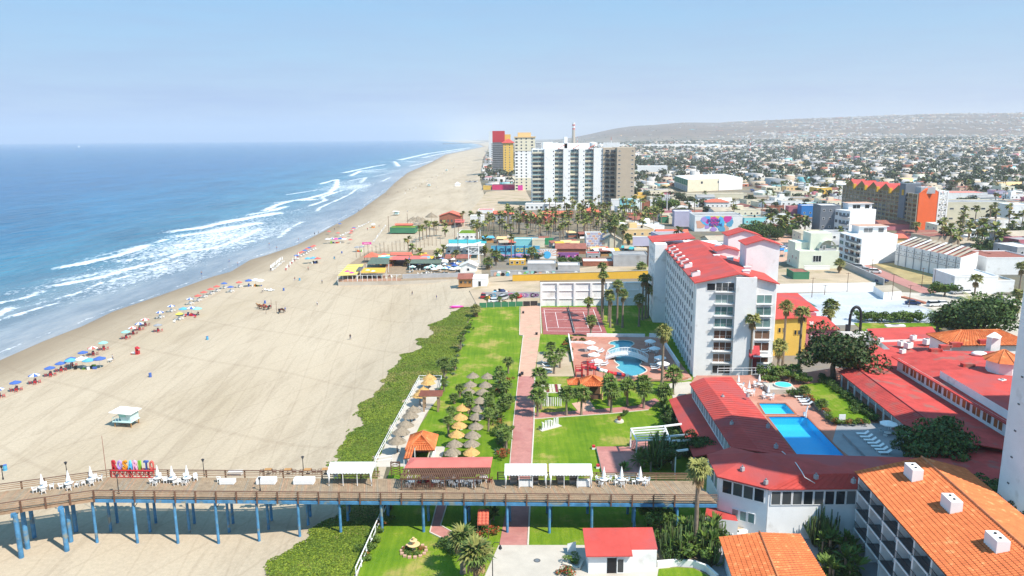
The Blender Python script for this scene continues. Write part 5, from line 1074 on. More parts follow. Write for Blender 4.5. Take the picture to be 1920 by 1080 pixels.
for x,y,r_,l in((1072,1056,1.1,'behind the pale kerb'),(1066,1080,1.3,'at the bottom of the plaza')):bush(L3(x,y),r_,1.3,'flower' if y>1070 else 'bush',f'low flowering bed shrub {l} left of the gate lodge')
mb=MB();strip(mb,[(1055,1060),(1085,1070),(1093,1055)],.3,.4,'curb');tag(mb.build('bed_kerb'),'pale concrete kerb of the flower bed left of the gate lodge','kerb')
mb=MB();strip(mb,[(1232,1064),(1270,1061),(1300,1063),(1325,1072),(1345,1090)],.3,.9,'white');tag(mb.build('curved_wall'),'low curved white wall round the small lawn right of the lodge','wall')
flat('lawn',[(1235,1068),(1270,1065),(1300,1067),(1330,1082),(1330,1100),(1230,1100)],.12,'lawn_green')
for x,y,r_,h_,l in((1232,1000,2.2,4.2,'light green leafy tree at the pier end, left side'),(1215,985,1.6,3.0,'smaller leafy tree left of the pier end group')):tree(L3(x,y),h_,r_,'mid',l)
for x,y,r_,l in((1262,1040,2.1,'front left'),(1300,1046,2.4,'front middle'),(1328,1030,2.0,'right side'),(1282,1015,2.0,'back')):bush(L3(x,y),r_,3.4,'bush',f'big rounded leafy green shrub in the thicket behind the gate lodge, {l}')
for i,(x,y,s)in enumerate(((1250,1035,3.0),(1275,1045,3.4),(1300,1035,3.6),(1325,1040,3.2),(1262,1010,2.6),(1310,1008,3.0),(1340,1015,2.6),(1290,1022,3.2),(1335,1060,2.6))):
 t=thing('candelabra_cactus',f'tall candelabra cactus in the thicket behind the gate lodge, {["front left", "front middle", "front right", "far right", "back left", "back right", "rightmost", "central", "nearest"][i]}','cactus',tuple(L3(x,y)),i,'cactus thicket behind the gate lodge');put(CAC[i%2],'foliage',t,scale=(s*.75,s*.75,s*1.25));put(STEM,'trunk',t,scale=(3,3,s*.6))
k=random.Random(2)
for i in range(16):x,y=k.uniform(1235,1345),k.uniform(1000,1058);spiky(L3(x,y),k.uniform(1.3,2.2),'broad-leaved banana plant in the thicket behind the gate lodge','banana plants behind the gate lodge','banana',k.uniform(.8,2.6))
for i in range(10):x,y=k.uniform(1240,1345),k.uniform(1005,1058);bush(L3(x,y),k.uniform(1,1.7),k.uniform(1.5,2.6),'dbush','dark undergrowth shrub in the thicket behind the gate lodge','shrubs behind the gate lodge')
for x,y,s,l in((1228,878,3.9,'big candelabra cactus tree above the stage, nearest'),(1245,868,3.6,'big candelabra cactus tree behind the stage, farther'),(1232,862,3.4,'candelabra cactus under the white pergola frame')):
 t=thing('candelabra_cactus',l,'cactus',tuple(L3(x,y)),1);put(CAC[0 if s>3.7 else 1],'foliage',t,scale=(s*.8,s*.8,s*1.45));put(STEM,'trunk',t,scale=(4,4,s*.9))
for x,y,l in((1195,880,'left'),(1208,876,'middle'),(1220,884,'right'),(1200,868,'back')):spiky(L3(x,y),2.0,f'spiky yucca clump right of the pink stage, {l} one',None,'yucca',1.6)
spiky(L3(1170,884),1.9,'bright green banana plant at the corner of the pink stage',None,'banana',.4)
for x,y,r_,h_,l in((1262,882,2.0,4.6,'dark tree left of the tall pier palm'),(1310,872,2.4,5.2,'dark feathery tree beside the restaurant roof'),(1298,850,1.9,4.0,'dark tree at the end of the lean-to roof'),(1270,842,1.8,3.0,'dark tree under the white garden beams'),(1255,800,1.7,3.2,'dark tree beside the pergola frame far corner')):tree(L3(x,y),h_,r_,'dark',l)
for i,(x,y)in enumerate(((1250,785),(1262,798),(1272,815),(1280,832),(1245,772))):spiky(L3(x,y),1.9,f'banana-like plant along the lean-to, {["first", "second", "third", "fourth", "fifth"][i]} of the row','plants along the lean-to','banana',1.4)
for i in range(12):bush(L3(1242+i*4.0,765+i*8.3),1.3,1.7,'dbush','dark green shrub in the shade along the lean-to roof','shrubs along the lean-to')
# -- restaurant, pool terrace, red roofed wings
Z1=DZ
def S3(l):return[G(a,b,z)for a,b,z in l]
def roofpart(parent,pts,m='redroof',t=.18,name='roof'):return MB().thick(S3(pts),t,m).build(name,parent)
def seams(parent,q,n,m='wornred'):
 q=[Vector(p)for p in q];mb=MB();up=Vector((0,0,.03))
 for i in range(1,n):mb.beam(q[0].lerp(q[1],i/n)+up,q[3].lerp(q[2],i/n)+up,.09,.03,m)
 mb.build('roof_seam',parent,kind='stuff')
rest=thing('restaurant','white restaurant with big dark windows and a wide red roof at the pier end','building')
A=(1417,849,11.9)
for q in([(1325,852,9.6),(1344,893,9.6),A],[(1344,893,9.6),(1442,917,9.6),A],[(1442,917,9.6),(1500,889,11.3),A],[(1325,852,9.6),A,(1371,838,9.3)]):roofpart(rest,q)
roofpart(rest,[(1442,917,9.6),(1625,915,9.6),(1625,887,11.2),(1500,889,11.3)]);roofpart(rest,[(1500,889,11.3),(1625,887,11.2),(1800,884,11.1),(1780,860,9.6),(1498,857,9.5),A])
roofpart(rest,[(1625,915,9.6),(1800,913,9.6),(1800,884,11.1),(1625,887,11.2)])
seams(rest,S3([(1442,917,9.6),(1625,915,9.6),(1625,887,11.2),(1500,889,11.3)]),12,'redroof')
roofpart(rest,[(1700,862,9.46),(1884,818,9.46),(1880,935,9.46),(1790,916,9.46)],'wornred')
def wallrun(parent,pts,z0,z1,t=.25,m='white',name='wall'):
 P=[Vector((p[0],p[1],0))for p in pts]
 for p,q in zip(P,P[1:]):MB().beam((p.x,p.y,(z0+z1)/2),(q.x,q.y,(z0+z1)/2),t,z1-z0,m).build(name,parent)
def along(parent,p,q,z,n,w,h,a0=0,a1=1,inset=.16,**k):
 """n windows on the wall from p to q, outer side on the right hand when walking p->q"""
 p,q=Vector((p[0],p[1],0)),Vector((q[0],q[1],0));d=(q-p).normalized();nrm=Vector((d.y,-d.x,0));ang=math.atan2(d.y,d.x)
 for i in range(n):c=p.lerp(q,a0+(a1-a0)*(i+.5)/n)+nrm*inset;win(parent,c.x,c.y,z,ang,w,h,**k)
c1_,c2_,c3_,c4_=G2(1329,856,9.3),G2(1350,895,9.3),G2(1441,917.5,9.3),G2(1630,916,9.3)
wallrun(rest,[c1_,c2_,c3_,c4_],GZ,9.35)
MB().prism([c1_,c2_,c3_,(c4_[0],c4_[1]+0),(c4_[0],100),G2(1371,838,9.3)],GZ,Z1-.1,'white').build('lower_floor',rest)
L12=(Vector(c2_)-Vector(c1_)).length;L23=(Vector(c3_)-Vector(c2_)).length;L34=(Vector(c4_)-Vector(c3_)).length
along(rest,c2_,c3_,Z1+.35,4,L23*.215,1.95,.06,.94);along(rest,c3_,c4_,Z1+.2,9,L34/9.8,2.05,.02,.98);along(rest,c1_,c2_,Z1+.1,3,L12*.25,2.3,.1,.95,glass='blueglass')
along(rest,c2_,c3_,3.9,3,L23*.15,1.5,.28,.78,glass='greenglass')
tag(MB().tube([G(1466,846,11.9),G(1480,858,11.2),G(1492,868,11.6),G(1503,884,11.7),G(1509,895,11.2),G(1528,906,10.6)],.06,5,'plastic').build('hose'),'pale hose snaking over the shaded red restaurant roof','hose')
for i,(x,y,z)in enumerate(((1355,745,10.1),(1402,742,10.2),(1440,800,10.1),(1372,795,10.0),(1455,838,10.1),(1530,895,11),(1436,905,10.1),(1600,903,10.6),(1392,880,10.6))):tag(MB().box(-.22,-.22,-.2,.22,.22,.35,'grey').cyl(0,0,.35,.6,.12,.12,6,'steel').build('roof_vent',None,tuple(G(x,y,z)),.4),f'{ORD[i]} little grey vent on the red restaurant and pool wing roofs','vent')
t=thing('planter_wall','curved white planter wall with red flowers at the foot of the restaurant','wall')
P=S3([(1372,1000,2.6),(1385,994,2.9),(1420,985,3.2),(1455,978,3.5),(1505,972,3.9),(1560,968,4.0)])
for p,q in zip(P,P[1:]):MB().beam((p.x,p.y,(p.z+GZ)/2),(q.x,q.y,(p.z+GZ)/2),.3,p.z-GZ+.02,'white').build('wall',t)
MB().prism([(p.x,p.y)for p in P]+[G2(1560,950,3.6),G2(1440,955,3.0),G2(1375,975,2.9)],GZ,2.9,'leaf_dark','dirt').build('soil',t)
for i,(x,y,kd)in enumerate(((1385,980,'flower'),(1398,975,'bush'),(1410,972,'bush'),(1424,968,'flower'),(1436,970,'flower'),(1465,962,'bush'),(1478,962,'bush'),(1500,955,'dbush'),(1525,952,'dbush'),(1550,952,'dbush'),(1575,955,'dbush'),(1592,958,'dbush'))):bush(G(x,y,2.9),1.0 if i<5 else 1.25,1.5,kd,f'{["red-flowering", "green", "green", "red-flowering", "red-flowering", "round green", "round green", "dark", "dark", "dark", "dark", "dark"][i]} shrub, {ORD[i]} from the left in the restaurant planter bed','shrubs in the restaurant planter')
t=thing('entrance_annex','small white annex with a flat dark red roof at the pier end','annex');MB().prism([G2(1322,968,4.6),G2(1384,976,4.6),G2(1375,955,4.6),G2(1325,947,4.6)],GZ,4.5,'white','wornred').build('wall',t)
flat('plaza',[(1345,1000),(1600,960),(1640,1000),(1670,1100),(1330,1100)],.1,'concrete_grey')
poolB=smooth([G2(*q,Z1)for q in((1438,781),(1513,781),(1588,857),(1590,861),(1560,858),(1497,857))],0);poolA=[G2(*q,Z1)for q in((1421,756),(1473,756),(1493,777),(1434,777))]
TP=[G2(*q,Z1)for q in((1296,716),(1306,704),(1380,704),(1440,702),(1500,700),(1560,690),(1660,690),(1700,740),(1800,800),(1790,862),(1500,863),(1400,850),(1350,800))]
import bmesh
def multi_hole(name,outer,holes,z,m):
 b=bmesh.new();es=[]
 for P in[outer]+holes:
  vs=[b.verts.new((p[0],p[1],z))for p in P];es+=[b.edges.new((vs[i],vs[(i+1)%len(vs)]))for i in range(len(vs))]
 bmesh.ops.triangle_fill(b,edges=es,use_beauty=True)
 for f in b.faces:
  f.normal_update()
  if f.normal.z<0:f.normal_flip()
 me=bpy.data.meshes.new(name);b.to_mesh(me);b.free();me.materials.append(MT[m]);return put(me,name,kind='structure')
poolB=[G2(*q,Z1)for q in((1438,781),(1513,781),(1590,860),(1498,860))]
multi_hole('pool_terrace',TP,[poolA,poolB],Z1,'terrace_brick');n=len(TP)
MB().add([(p[0],p[1],Z1)for p in TP]+[(p[0],p[1],GZ)for p in TP],[(i,(i+1)%n,n+(i+1)%n,n+i)for i in range(n)],'white').build('terrace_edge',kind='structure')
pool_thing(poolA,Z1,.9,'pool_tile_pale','brick','small rectangular bright blue pool, the farther of two on the red terrace');pool_thing(poolB,Z1,1.5,'pool_tile','brick','large rectangular bright blue pool half in the tower shadow')
def TT(x,y,h=0):return G(x,y,Z1+h)
flat('terrace_slab',[(1570,796),(1660,794),(1700,830),(1730,862),(1600,862),(1560,830)],.05,'concrete_grey',Z1)
tag(MB().prism([G2(*q,Z1+.5)for q in((1580,812),(1660,800),(1790,858),(1632,863))],Z1,Z1+.5,'concrete_grey').build('sun_deck'),'raised grey sun deck with a row of seven white loungers','deck')
for i in range(7):x,y=1617+i*7.0,816+i*5.9;prop(LOUNGE,'sun_lounger',G(x,y,Z1+.5),f'{["farthest", "second", "third", "fourth", "fifth", "sixth", "nearest"][i]} of seven white loungers on the grey sun deck','sun lounger','loungers on the grey deck',1.25-2.9)
for i,(x,y)in enumerate(((1500,746),(1506,751),(1509,755),(1513,760))):prop(LOUNGE,'sun_lounger',TT(x,y),f'{["farthest", "second", "third", "nearest"][i]} white lounger beside the planted wall of the red terrace','sun lounger','loungers by the planted wall',1.3-2.9)
for x,y,l in((1384,727,'at the roof edge'),(1404,739,'nearest the roof'),(1423,726,'beside the spa'),(1440,747,'standing alone')):
 p=TT(x,y);prop(TABLE,'round_table',p,f'white table {l} on the red pool terrace','table','tables on the red terrace');closed_umbrella(p,f'folded white umbrella {l} on the red pool terrace','folded umbrellas on the red terrace',1.2)
 for j in range(4):a=j*1.57+.4;prop(CHAIR,'plastic_chair',p+Vector((math.cos(a),math.sin(a),0)),f'white plastic chair at the table {l} on the red terrace','chair',f'chairs at the table {l} of the red terrace',a-1.57)
p=TT(1664,819);open_umbrella(p,'white','open white umbrella at the back of the grey sun deck',None,1.1,2.3);prop(TABLE,'round_table',p,'white table under the open umbrella of the grey sun deck','table')
for j,l in((0,'right of'),(2,'behind'),(4,'left of')):prop(CHAIR,'plastic_chair',p+Vector((math.cos(j)*1.1,math.sin(j),0)),f'white plastic chair {l} the umbrella table on the sun deck','chair',None,j-1.57)
t=thing('spa_tub','raised square spa with a round turquoise tub on the red terrace','spa',tuple(TT(1470,735)));MB().box(-3.2,-1.4,0,1.9,2.6,1.0,'concrete').build('base',t);MB().cyl(0,.6,1.0,1.3,1.75,1.75,20,'curb').build('rim',t);MB().cyl(0,.6,1.3,1.34,1.5,1.5,20,'pool_tile_pale').build('water',t)
t=thing('pool_lift','white pool lift chair at the corner of the large blue pool','pool lift',tuple(TT(1511,783)));MB().cyl(0,0,0,1.1,.12,.12,8,'plastic').beam((0,0,1.1),(.3,.2,2.1),.16,.2,'plastic').build('post',t);MB().box(-.35,-.1,.3,-.0,.4,.4,'plastic').box(-.35,.3,.4,0,.4,.9,'plastic').build('seat',t)
t=thing('planted_wall','low purple-grey wall of the plant bed along the red terrace','wall')
P=S3([(1494,733,Z1),(1530,765,Z1),(1562,795,Z1)])
for p,q in zip(P,P[1:]):MB().beam((p.x,p.y,Z1+.35),(q.x,q.y,Z1+.35),.35,.7,'dark_grey').build('wall',t)
flat('lawn',[(1500,725),(1545,718),(1575,738),(1625,782),(1632,794),(1566,796)],.3,'lawn_green',Z1)
for i,(x,y,kd)in enumerate(((1500,735,'yucca'),(1508,742,'palm'),(1515,748,'flower'),(1524,755,'flower'),(1532,762,'bush'),(1540,768,'palm'),(1546,775,'flower'),(1553,782,'yucca'),(1556,788,'bush'),(1563,794,'flower'),(1575,796,'bush'),(1588,796,'flower'),(1600,796,'bush'),(1612,795,'flower'),(1622,794,'bush'),(1478,742,'banana'),(1486,738,'yucca'),(1492,742,'dbush'))):
 lab=f'plant, {ORD[i]} along the planted wall between red terrace and its lawn';p=TT(x,y,.2);g_='plants along the planted wall'
 if kd in('yucca','banana'):spiky(p,1.2,'spiky '+lab,g_,kd,.3)
 elif kd=='palm':palm(p,1.0,1.5,'palm '+lab,g_,'young',.5)
 else:bush(p,.9,1.2,kd,{'flower':'orange ','bush':'green ','dbush':'dark '}[kd]+lab,g_)
tag(MB().cb(0,0,0,.08,.08,.9,'white').box(-.55,-.05,.9,.55,.05,1.9,'white').build('pool_notice',None,tuple(TT(1578,797))),'blank white notice board at the corner of the terrace lawn','board')
for i in range(16):x=1540+i*6.5;y=712+i*5.2;bush(TT(x,y),1.3,1.6,'dbush','dark shrub in the shaded bed along the covered walkway','shrubs along the covered walkway')
for i,(x,y)in enumerate(((1432,706),(1440,712),(1450,704),(1460,712),(1470,706),(1480,716),(1490,710),(1500,718),(1446,722))):(palm(TT(x,y),1.6,2.0,f'bushy low palm at place {ORD[i]} between hotel end and spa','palms between hotel and spa','young',.6)if i in(3,6)else spiky(TT(x,y),1.9,f'broad-leaved plant, {ORD[i]} between hotel end and spa','plants between hotel and spa','banana',.9)if i%2 else bush(TT(x,y),1.7,2.6,'bush',f'green shrub, {ORD[i]} between hotel end and spa','shrubs between hotel and spa'))
tree(G(1563,712,Z1),10.4,6.2,'rust','broad dark green-brown round tree beside the yellow house',flat=.95);tree(TT(1740,868),6.6,4.9,'dark','dense round dark green tree at the end of the sun deck',flat=.8);tree(TT(1772,862),5.0,3.0,'dark','dark tree joining the dense round one on its right',flat=.8);tree(TT(1716,868),4.4,2.6,'dark','smaller dark tree on the left flank of the dense round one')
palm(TT(1765,850),4.4,2.2,'palm top showing above the dense round tree',None,'fan',.8)
tube_fence('terrace_rail',[(1345,700),(1440,699)],1.1,'pale rail at the far edge of the red terrace before the hotel',z=Z1,m='plastic')
wing=thing('pool_wing','long low wing with red roof between pool terrace and lean-to','building')
L0,L1_,M0,M1,E0,E1=(1293,719,9.2),(1371,838,9.2),(1319,708,10.3),(1424,846,10.3),(1371,706,9.3),(1499,860,9.3)
roofpart(wing,[L0,L1_,M1,M0]);roofpart(wing,[M0,M1,E1,E0]);seams(wing,S3([M0,M1,E1,E0]),34);seams(wing,S3([L0,L1_,M1,M0]),34)
wp=S3([(1300,722,9.1),(1374,836,9.1)]);wallrun(wing,[(p.x,p.y)for p in wp],GZ,9.1);along(wing,(wp[0].x,wp[0].y),(wp[1].x,wp[1].y),6.9,15,1.5,1.9,.02,.98,cols=2,glass='blueglass')
q0,q1=S3([(1372,710,9.1),(1497,860,9.1)]);wallrun(wing,[(wp[0].x,wp[0].y),(q0.x,q0.y),(q1.x,q1.y)],GZ,9.1)
lean=thing('lean_to','lower red lean-to roof on posts along the left of the pool wing','lean-to')
roofpart(lean,[(1254,749,5.4),(1284,817,5.4),(1312,813,6.2),(1275,742,6.2)]);roofpart(lean,[(1275,742,6.2),(1312,813,6.2),(1330,850,6.2),(1374,838,6.8),(1301,725,6.8),(1297,738,6.7)],'redroof')
roofpart(lean,[(1312,813,6.15),(1284,817,5.4),(1300,856,5.4),(1330,850,6.15)],'redroof')
for x,y in((1258,757),(1266,777),(1275,797),(1284,815),(1298,850)):p=G(x,y,5.3);MB().cb(p.x+.3,p.y,GZ,.2,.2,5.3-GZ,'white').build('post',lean)
e0,e1=G(1571,696,9.8),G(1686,788,9.8);de=(e1-e0).normalized();e2=e0+de*((e0.y-103)/-de.y)
r0,r1=G(1600,686,10.8),G(1729,780,10.8);dr=(r1-r0).normalized();r2=r0+dr*((r0.y-103)/-dr.y)
w0,w1=G(1683,692,10.2),G(1884,815,10.2);dw=(w1-w0).normalized();w2=w0+dw*((w0.y-100)/-dw.y)
walk=thing('covered_walkway','long covered walkway with sloping red roof on white posts','walkway roof')
MB().thick([e0,e2,r2,r0],.15,'wornred').build('roof',walk);MB().thick([(r0.x,r0.y,r0.z),(r2.x,r2.y,r2.z),(w2.x,w2.y,10.0),(w0.x,w0.y,10.0)],.15,'wornred').build('roof',walk);seams(walk,[e0,e2,r2,r0],60,'redroof');MB().beam(r0+Vector((0,0,.05)),r2+Vector((0,0,.05)),.12,.1,'c_maroon').build('ridge',walk)
MB().thick([(r0.x,r0.y,10.7),(w0.x,w0.y,9.9),tuple(G(1700,655,9.8)),tuple(G(1640,655,10.5))],.15,'wornred').build('roof',walk)
for i in range(12):p=e0.lerp(e2,(i+.3)/12);MB().cb(p.x+.5,p.y-.1,Z1,.22,.22,2.85,'white').build('post',walk)
MB().prism([(p.x,p.y)for p in(e0+Vector((2.5,0,0)),e2+Vector((2.5,0,0)),w2,w0)],GZ,9.4,'white').build('wall',walk)
ww=thing('windowed_wing','long hotel wing with a row of amber windows under worn red roof','building')
dn=Vector((dw.y,-dw.x,0));dn=dn if dn.x<0 else-dn;wl=(w2-w0).length
MB().beam((w0.x,w0.y,11),(w2.x,w2.y,11),.3,2.9,'white').build('wall',ww);back=-dn
u0,u2=w0-dw*1.5,w2+dw*2
MB().thick([(u0+dn*.7)+Vector((0,0,12.35-10.2)),(u2+dn*.7)+Vector((0,0,2.15)),u2+back*6+Vector((0,0,3.3)),u0+back*6+Vector((0,0,3.3))],.15,'wornred').build('roof',ww)
MB().thick([u0+back*6+Vector((0,0,3.3)),u2+back*6+Vector((0,0,3.3)),u2+back*26+Vector((0,0,3.2)),u0+back*22+Vector((0,0,3.0))],.15,'wornred').build('roof',ww)
pa,pb=G(1763,695,13.9),G(1890,770,13.9);MB().prism([(pa.x,pa.y),(pb.x,pb.y),(pb.x+14,pb.y+6),(pa.x+16,pa.y+2)],12.4,13.9,'white','redroof').build('upper_floor',ww)
nrmv=dn*.17
for i in range(11):
 for k_ in(0,.42):
  c=w0+dw*(wl*(.07+.78*(i+k_)/11))+nrmv;win(ww,c.x,c.y,10.5,math.atan2(dw.y,dw.x),1.15,1.5,glass='amber_glass')
def ac(px,py,z,label,s=1.0,rz=.4):return tag(put(AC,'air_conditioner',None,tuple(G(px,py,z)),rz,scale=s),label,'air conditioner')
for i,(x,y,s)in enumerate(((1690,648,1.6),(1703,652,1.8),(1712,636,1.4),(1738,645,1.8),(1750,644,1.6),(1651,640,1.2),(1692,662,1.3),(1878,720,1.3))):ac(x,y,13.2 if y>700 else 10,f'{ORD[i]} rooftop air conditioner on the red hotel roofs, counted from the covered walkway',s)
c=G(1861,655,13);t=thing('chimney','white square chimney with a little pyramid cap on the red hotel roof','chimney',(c.x,c.y,12.6));MB().cb(0,0,0,1.8,1.6,3.0,'white').build('stack',t);MB().cyl(0,0,3.0,3.9,1.6,.2,4,'white',False).build('cap',t)
c=G(1878,703,13.2);t=thing('cupola','eight sided white cupola with an orange tiled roof on the red hotel wing','cupola',(c.x,c.y,13));MB().cyl(0,0,0,3.0,2.6,2.6,8,'white',False).build('wall',t);MB().cyl(0,0,3.0,4.8,3.3,.15,8,'tile_orange',False).build('roof',t)
for i in range(8):a=i*.785;MB().tube([(3.3*math.cos(a),3.3*math.sin(a),3.05),(.1*math.cos(a),.1*math.sin(a),4.85)],.1,4,'tile_ridge').build('ridge',t)
c0=G(1830,655,13);t=thing('tiled_pavilion','low orange tiled roof behind the white chimney','building',(c0.x-3,c0.y+3,GZ));MB().box(0,0,0,16,8,11,'white').build('wall',t);hip_tiles(MB(),0,0,16,8,11,2.0,.6,step=.7).build('roof',t,kind='stuff')
tag(MB().ell((0,0,.5),(1.6,1.0,.5),'white').build('satellite_dish',None,tuple(G(1835,668,13.2))),'white oval skylight dome on the worn red roof','skylight')
for i,(x,y)in enumerate(((1752,662),(1770,655),(1790,650),(1812,690),(1843,645))):tag(MB().box(-.9,-.5,0,.9,.5,.9,'wornred').cyl(1.3,0,.3,.8,.3,.3,8,'wornred').build('roof_duct',None,tuple(G(x,y,13.2))),f'{ORD[i]} red painted roof duct from the walkway side on the worn red roof','duct')
def block(name,label,px,z0,pts,h,m='white',top='redroof',cat='building',group=None):
 t=thing(name,label,cat,group=group);P=[G2(a,b,z0+h)for a,b in pts];MB().prism(P,z0,z0+h,m,top).build('wall',t);return t
b_=block('red_hall','long low hall with bright red roof behind the rooftop air conditioners',0,GZ,[(1625,616),(1748,612),(1762,634),(1640,638)],8,top='redroof');tag(put(AC,'roof_hatch',None,tuple(G(1678,612,GZ+8)),scale=(5,2,.6)),'grey flat hatch on the ridge of the long red hall','hatch')
block('service_block','cluttered flat red roof block left of the long windowed wing',0,GZ,[(1650,640),(1760,636),(1790,652),(1690,672)],7.5,top='wornred')
block('terrace_block','low worn red flat roof joining tree and covered walkway',0,GZ,[(1598,672),(1640,645),(1680,668),(1655,690),(1610,690)],7.2,top='wornred')
a=G(1450,660,GZ+0);t=thing('yellow_house','yellow and pink house with red roofs right of the hotel end','building',(63.5,176,GZ))
MB().box(0,0,0,8,9,9.5,'amber_wall').box(8.001,1,0,16,9,6.2,'pink_wall').box(-.5,9.002,0,14,24,8.5,'pink_wall').build('wall',t)
MB().thick([(-.8,-.6,9.4),(8.8,-.6,9.9),(8.8,10,11.8),(-.8,10,11.3)],.2,'redroof').thick([(8.1,.5,6.6),(16.5,.5,6.4),(16.5,9,7.6),(8.1,9,8.2)],.2,'redroof').thick([(-1,10.01,8.9),(15,10.01,8.9),(15,25,10.4),(-1,25,10.4)],.2,'redroof').build('roof',t)
for x,z in((1.5,5.8),(2.6,5.8),(5.4,5.2),(6.3,5.2)):win(t,x,-.02,z,0,.7,1.3,frame='amber_wall')
win(t,-.02,4,5.8,-1.57,.8,1.5,frame='amber_wall');win(t,-.02,6,5.8,-1.57,.8,1.5,frame='amber_wall');win(t,10,.98,3,0,.8,1.8);win(t,12.5,.98,3,0,.8,1.8)
put(AC,'air_conditioner',t,(10.2,2.6,7.2))
t=thing('green_pavilion','white pavilion with a dark green pyramid roof behind the red roofs','building',(68.5,197,GZ));MB().box(0,0,0,13,8,7.6,'white').build('wall',t);MB().add([(-.8,-.8,7.6),(13.8,-.8,7.6),(13.8,8.8,7.6),(-.8,8.8,7.6),(6.5,4,10)],[(0,1,4),(1,2,4),(2,3,4),(3,0,4)],'green_roof').build('roof',t)
for i in range(4):win(t,1.8+i*3.1,-.02,6.3,0,.5,.7)
p=G(1602,622,GZ+2);t=thing('arch_sculpture','tall black pointed arch sculpture beside the parking lot','sculpture',(p.x,p.y,GZ));t.scale=(.72,.72,.86);pts=[]
for i in range(13):a=math.pi*i/12;pts.append((2.0*math.cos(a),0,6.5+3.6*math.sin(a)**.8))
MB().tube([(2.1,0,0),(2.05,0,3)]+pts+[(-2.05,0,3),(-2.1,0,0)],.5,8,'iron').build('arch',t);MB().box(-3.2,-.6,0,-2.2,.6,4.6,'iron').build('block',t);MB().box(-6,-2,0,5,-1.6,2.8,'white').build('plinth',t)
for i in range(9):x=1510+i*24;bush(G(x+100 if i>5 else x+92,606,GZ)if False else G(1612+i*14,603,GZ),2.6,3.6,'bush',f'{ORD[i]} clipped green shrub of the hedge before the parking lot','hedge shrubs before the parking lot')
flat('lawn',[(1600,606),(1760,606),(1765,618),(1620,622)],.1,'lawn_green')
mat('shade_glass',(.008,.009,.011),.25,.3,1,spec=.3)  # near-black glass paints in the shade of the balcony recesses
# -- tiled apartment house with balconies
apt=thing('tiled_apartments','apartment house with orange tiled roof, white chimneys and dark balconies','building')
a,b=G(1602,884,12.4),G(1780,1085,12.4);d=(b-a).normalized();nx=Vector((-d.y,d.x,0));nx=nx if nx.x>0 else-nx
a=a;b=a+d*46;rw=8.2
ra,rb=a+nx*rw+Vector((0,0,2.1)),b+nx*rw+Vector((0,0,2.1));ca,cb_=ra+nx*5.5-Vector((0,0,1.4)),rb+nx*5.5-Vector((0,0,1.4))
tiled_roof(MB(),[b,a,ra,rb],step=.36).build('roof',apt,kind='stuff');tiled_roof(MB(),[ca,cb_,rb,ra],step=.36).build('roof',apt,kind='stuff');MB().tube([ra+Vector((0,0,.1)),rb+Vector((0,0,.1))],.16,6,'tile_ridge').build('ridge',apt)
wa,wb=a+nx*1.9+d*.3,b+nx*1.9;MB().prism([(p.x,p.y)for p in(wa,wb,wb+nx*10.5,wa+nx*10.5)],GZ,12.3,'white').build('wall',apt)
ang=math.atan2(d.y,d.x);nb=12;bw=46/nb
for i in range(nb+1):
 p=a+d*(.35+(bw*i))+nx*.5
 if i<nb+1:MB().beam((p.x,p.y,(GZ+12.2)/2),(p.x+nx.x*1.5,p.y+nx.y*1.5,(GZ+12.2)/2),.34,12.2-GZ,'white').build('fin',apt)
for f in range(4):
 z=2.2+f*2.6
 for i in range(nb):
  p=a+d*(.35+bw*i+.13)+nx*.35;q=p+d*(bw-.26)
  if f:
   MB().thick([(p.x,p.y,z),(q.x,q.y,z),(q.x+nx.x*1.6,q.y+nx.y*1.6,z),(p.x+nx.x*1.6,p.y+nx.y*1.6,z)],.14,'dark_grey').beam((p.x,p.y,z-.06),(q.x,q.y,z-.06),.12,.2,'white').build('balcony_floor',apt)
   mb=MB()
   for k_ in range(15):s=p.lerp(q,(k_+.5)/15);mb.cb(s.x,s.y,z,.035,.035,.95,'iron')
   mb.beam((p.x,p.y,z+.97),(q.x,q.y,z+.97),.05,.05,'iron').build('balcony_rail',apt)
  w_=p.lerp(q,.5)+nx*1.62;put(winmesh(bw*.86,2.3,'shade_glass','iron',4),'balcony_door',apt,(w_.x,w_.y,z+.05),ang+(math.pi if False else 0))
  if f==3 and i%2==1:s=p.lerp(q,.82)+nx*.9;put(AC,'air_conditioner',apt,(s.x,s.y,z+1.6),ang)
for k_,(x,y)in enumerate(((1712,893),(1783,953),(1868,1027))):
 c=G(x,y,13.9);t=put(None,'chimney',apt,(c.x,c.y,12.9),ang+.05)if False else bpy.data.objects.new('chimney',None);C.objects.link(t)if t.name not in C.objects else None
 t.parent=apt;t.location=(c.x,c.y,12.7);t.rotation_euler=(0,0,ang);MB().box(-1.1,-.65,0,1.1,.65,2.5,'white').build('stack',t);MB().cyl(-.45,0,2.5,2.62,.14,.14,6,'c_black').cyl(.45,0,2.5,2.62,.14,.14,6,'c_black').build('flue',t)
lo=thing('tiled_bungalow','near bungalow with faded orange tiled roof at the bottom edge','building')
q=S3([(1348,1007,5.6),(1352,1000,5.6),(1424,998,6.6),(1500,1001,5.8),(1560,1100,5.8),(1470,1110,6.9),(1385,1120,5.6)])
tiled_roof(MB(),[q[6],q[0],q[2],q[5]],'tile_orange',step=.36).build('roof',lo,kind='stuff');tiled_roof(MB(),[q[3],q[4],q[5],q[2]],'tile_orange',step=.45).build('roof',lo,kind='stuff');MB().tube([q[2]+Vector((0,0,.1)),q[5]+Vector((0,0,.1))],.14,6,'tile_ridge').build('ridge',lo)
MB().prism([(p.x,p.y)for p in(q[0].lerp(q[3],.06),q[3].lerp(q[0],.06),q[4].lerp(q[6],.06),q[6].lerp(q[4],.06))],GZ,5.4,'white').build('wall',lo)
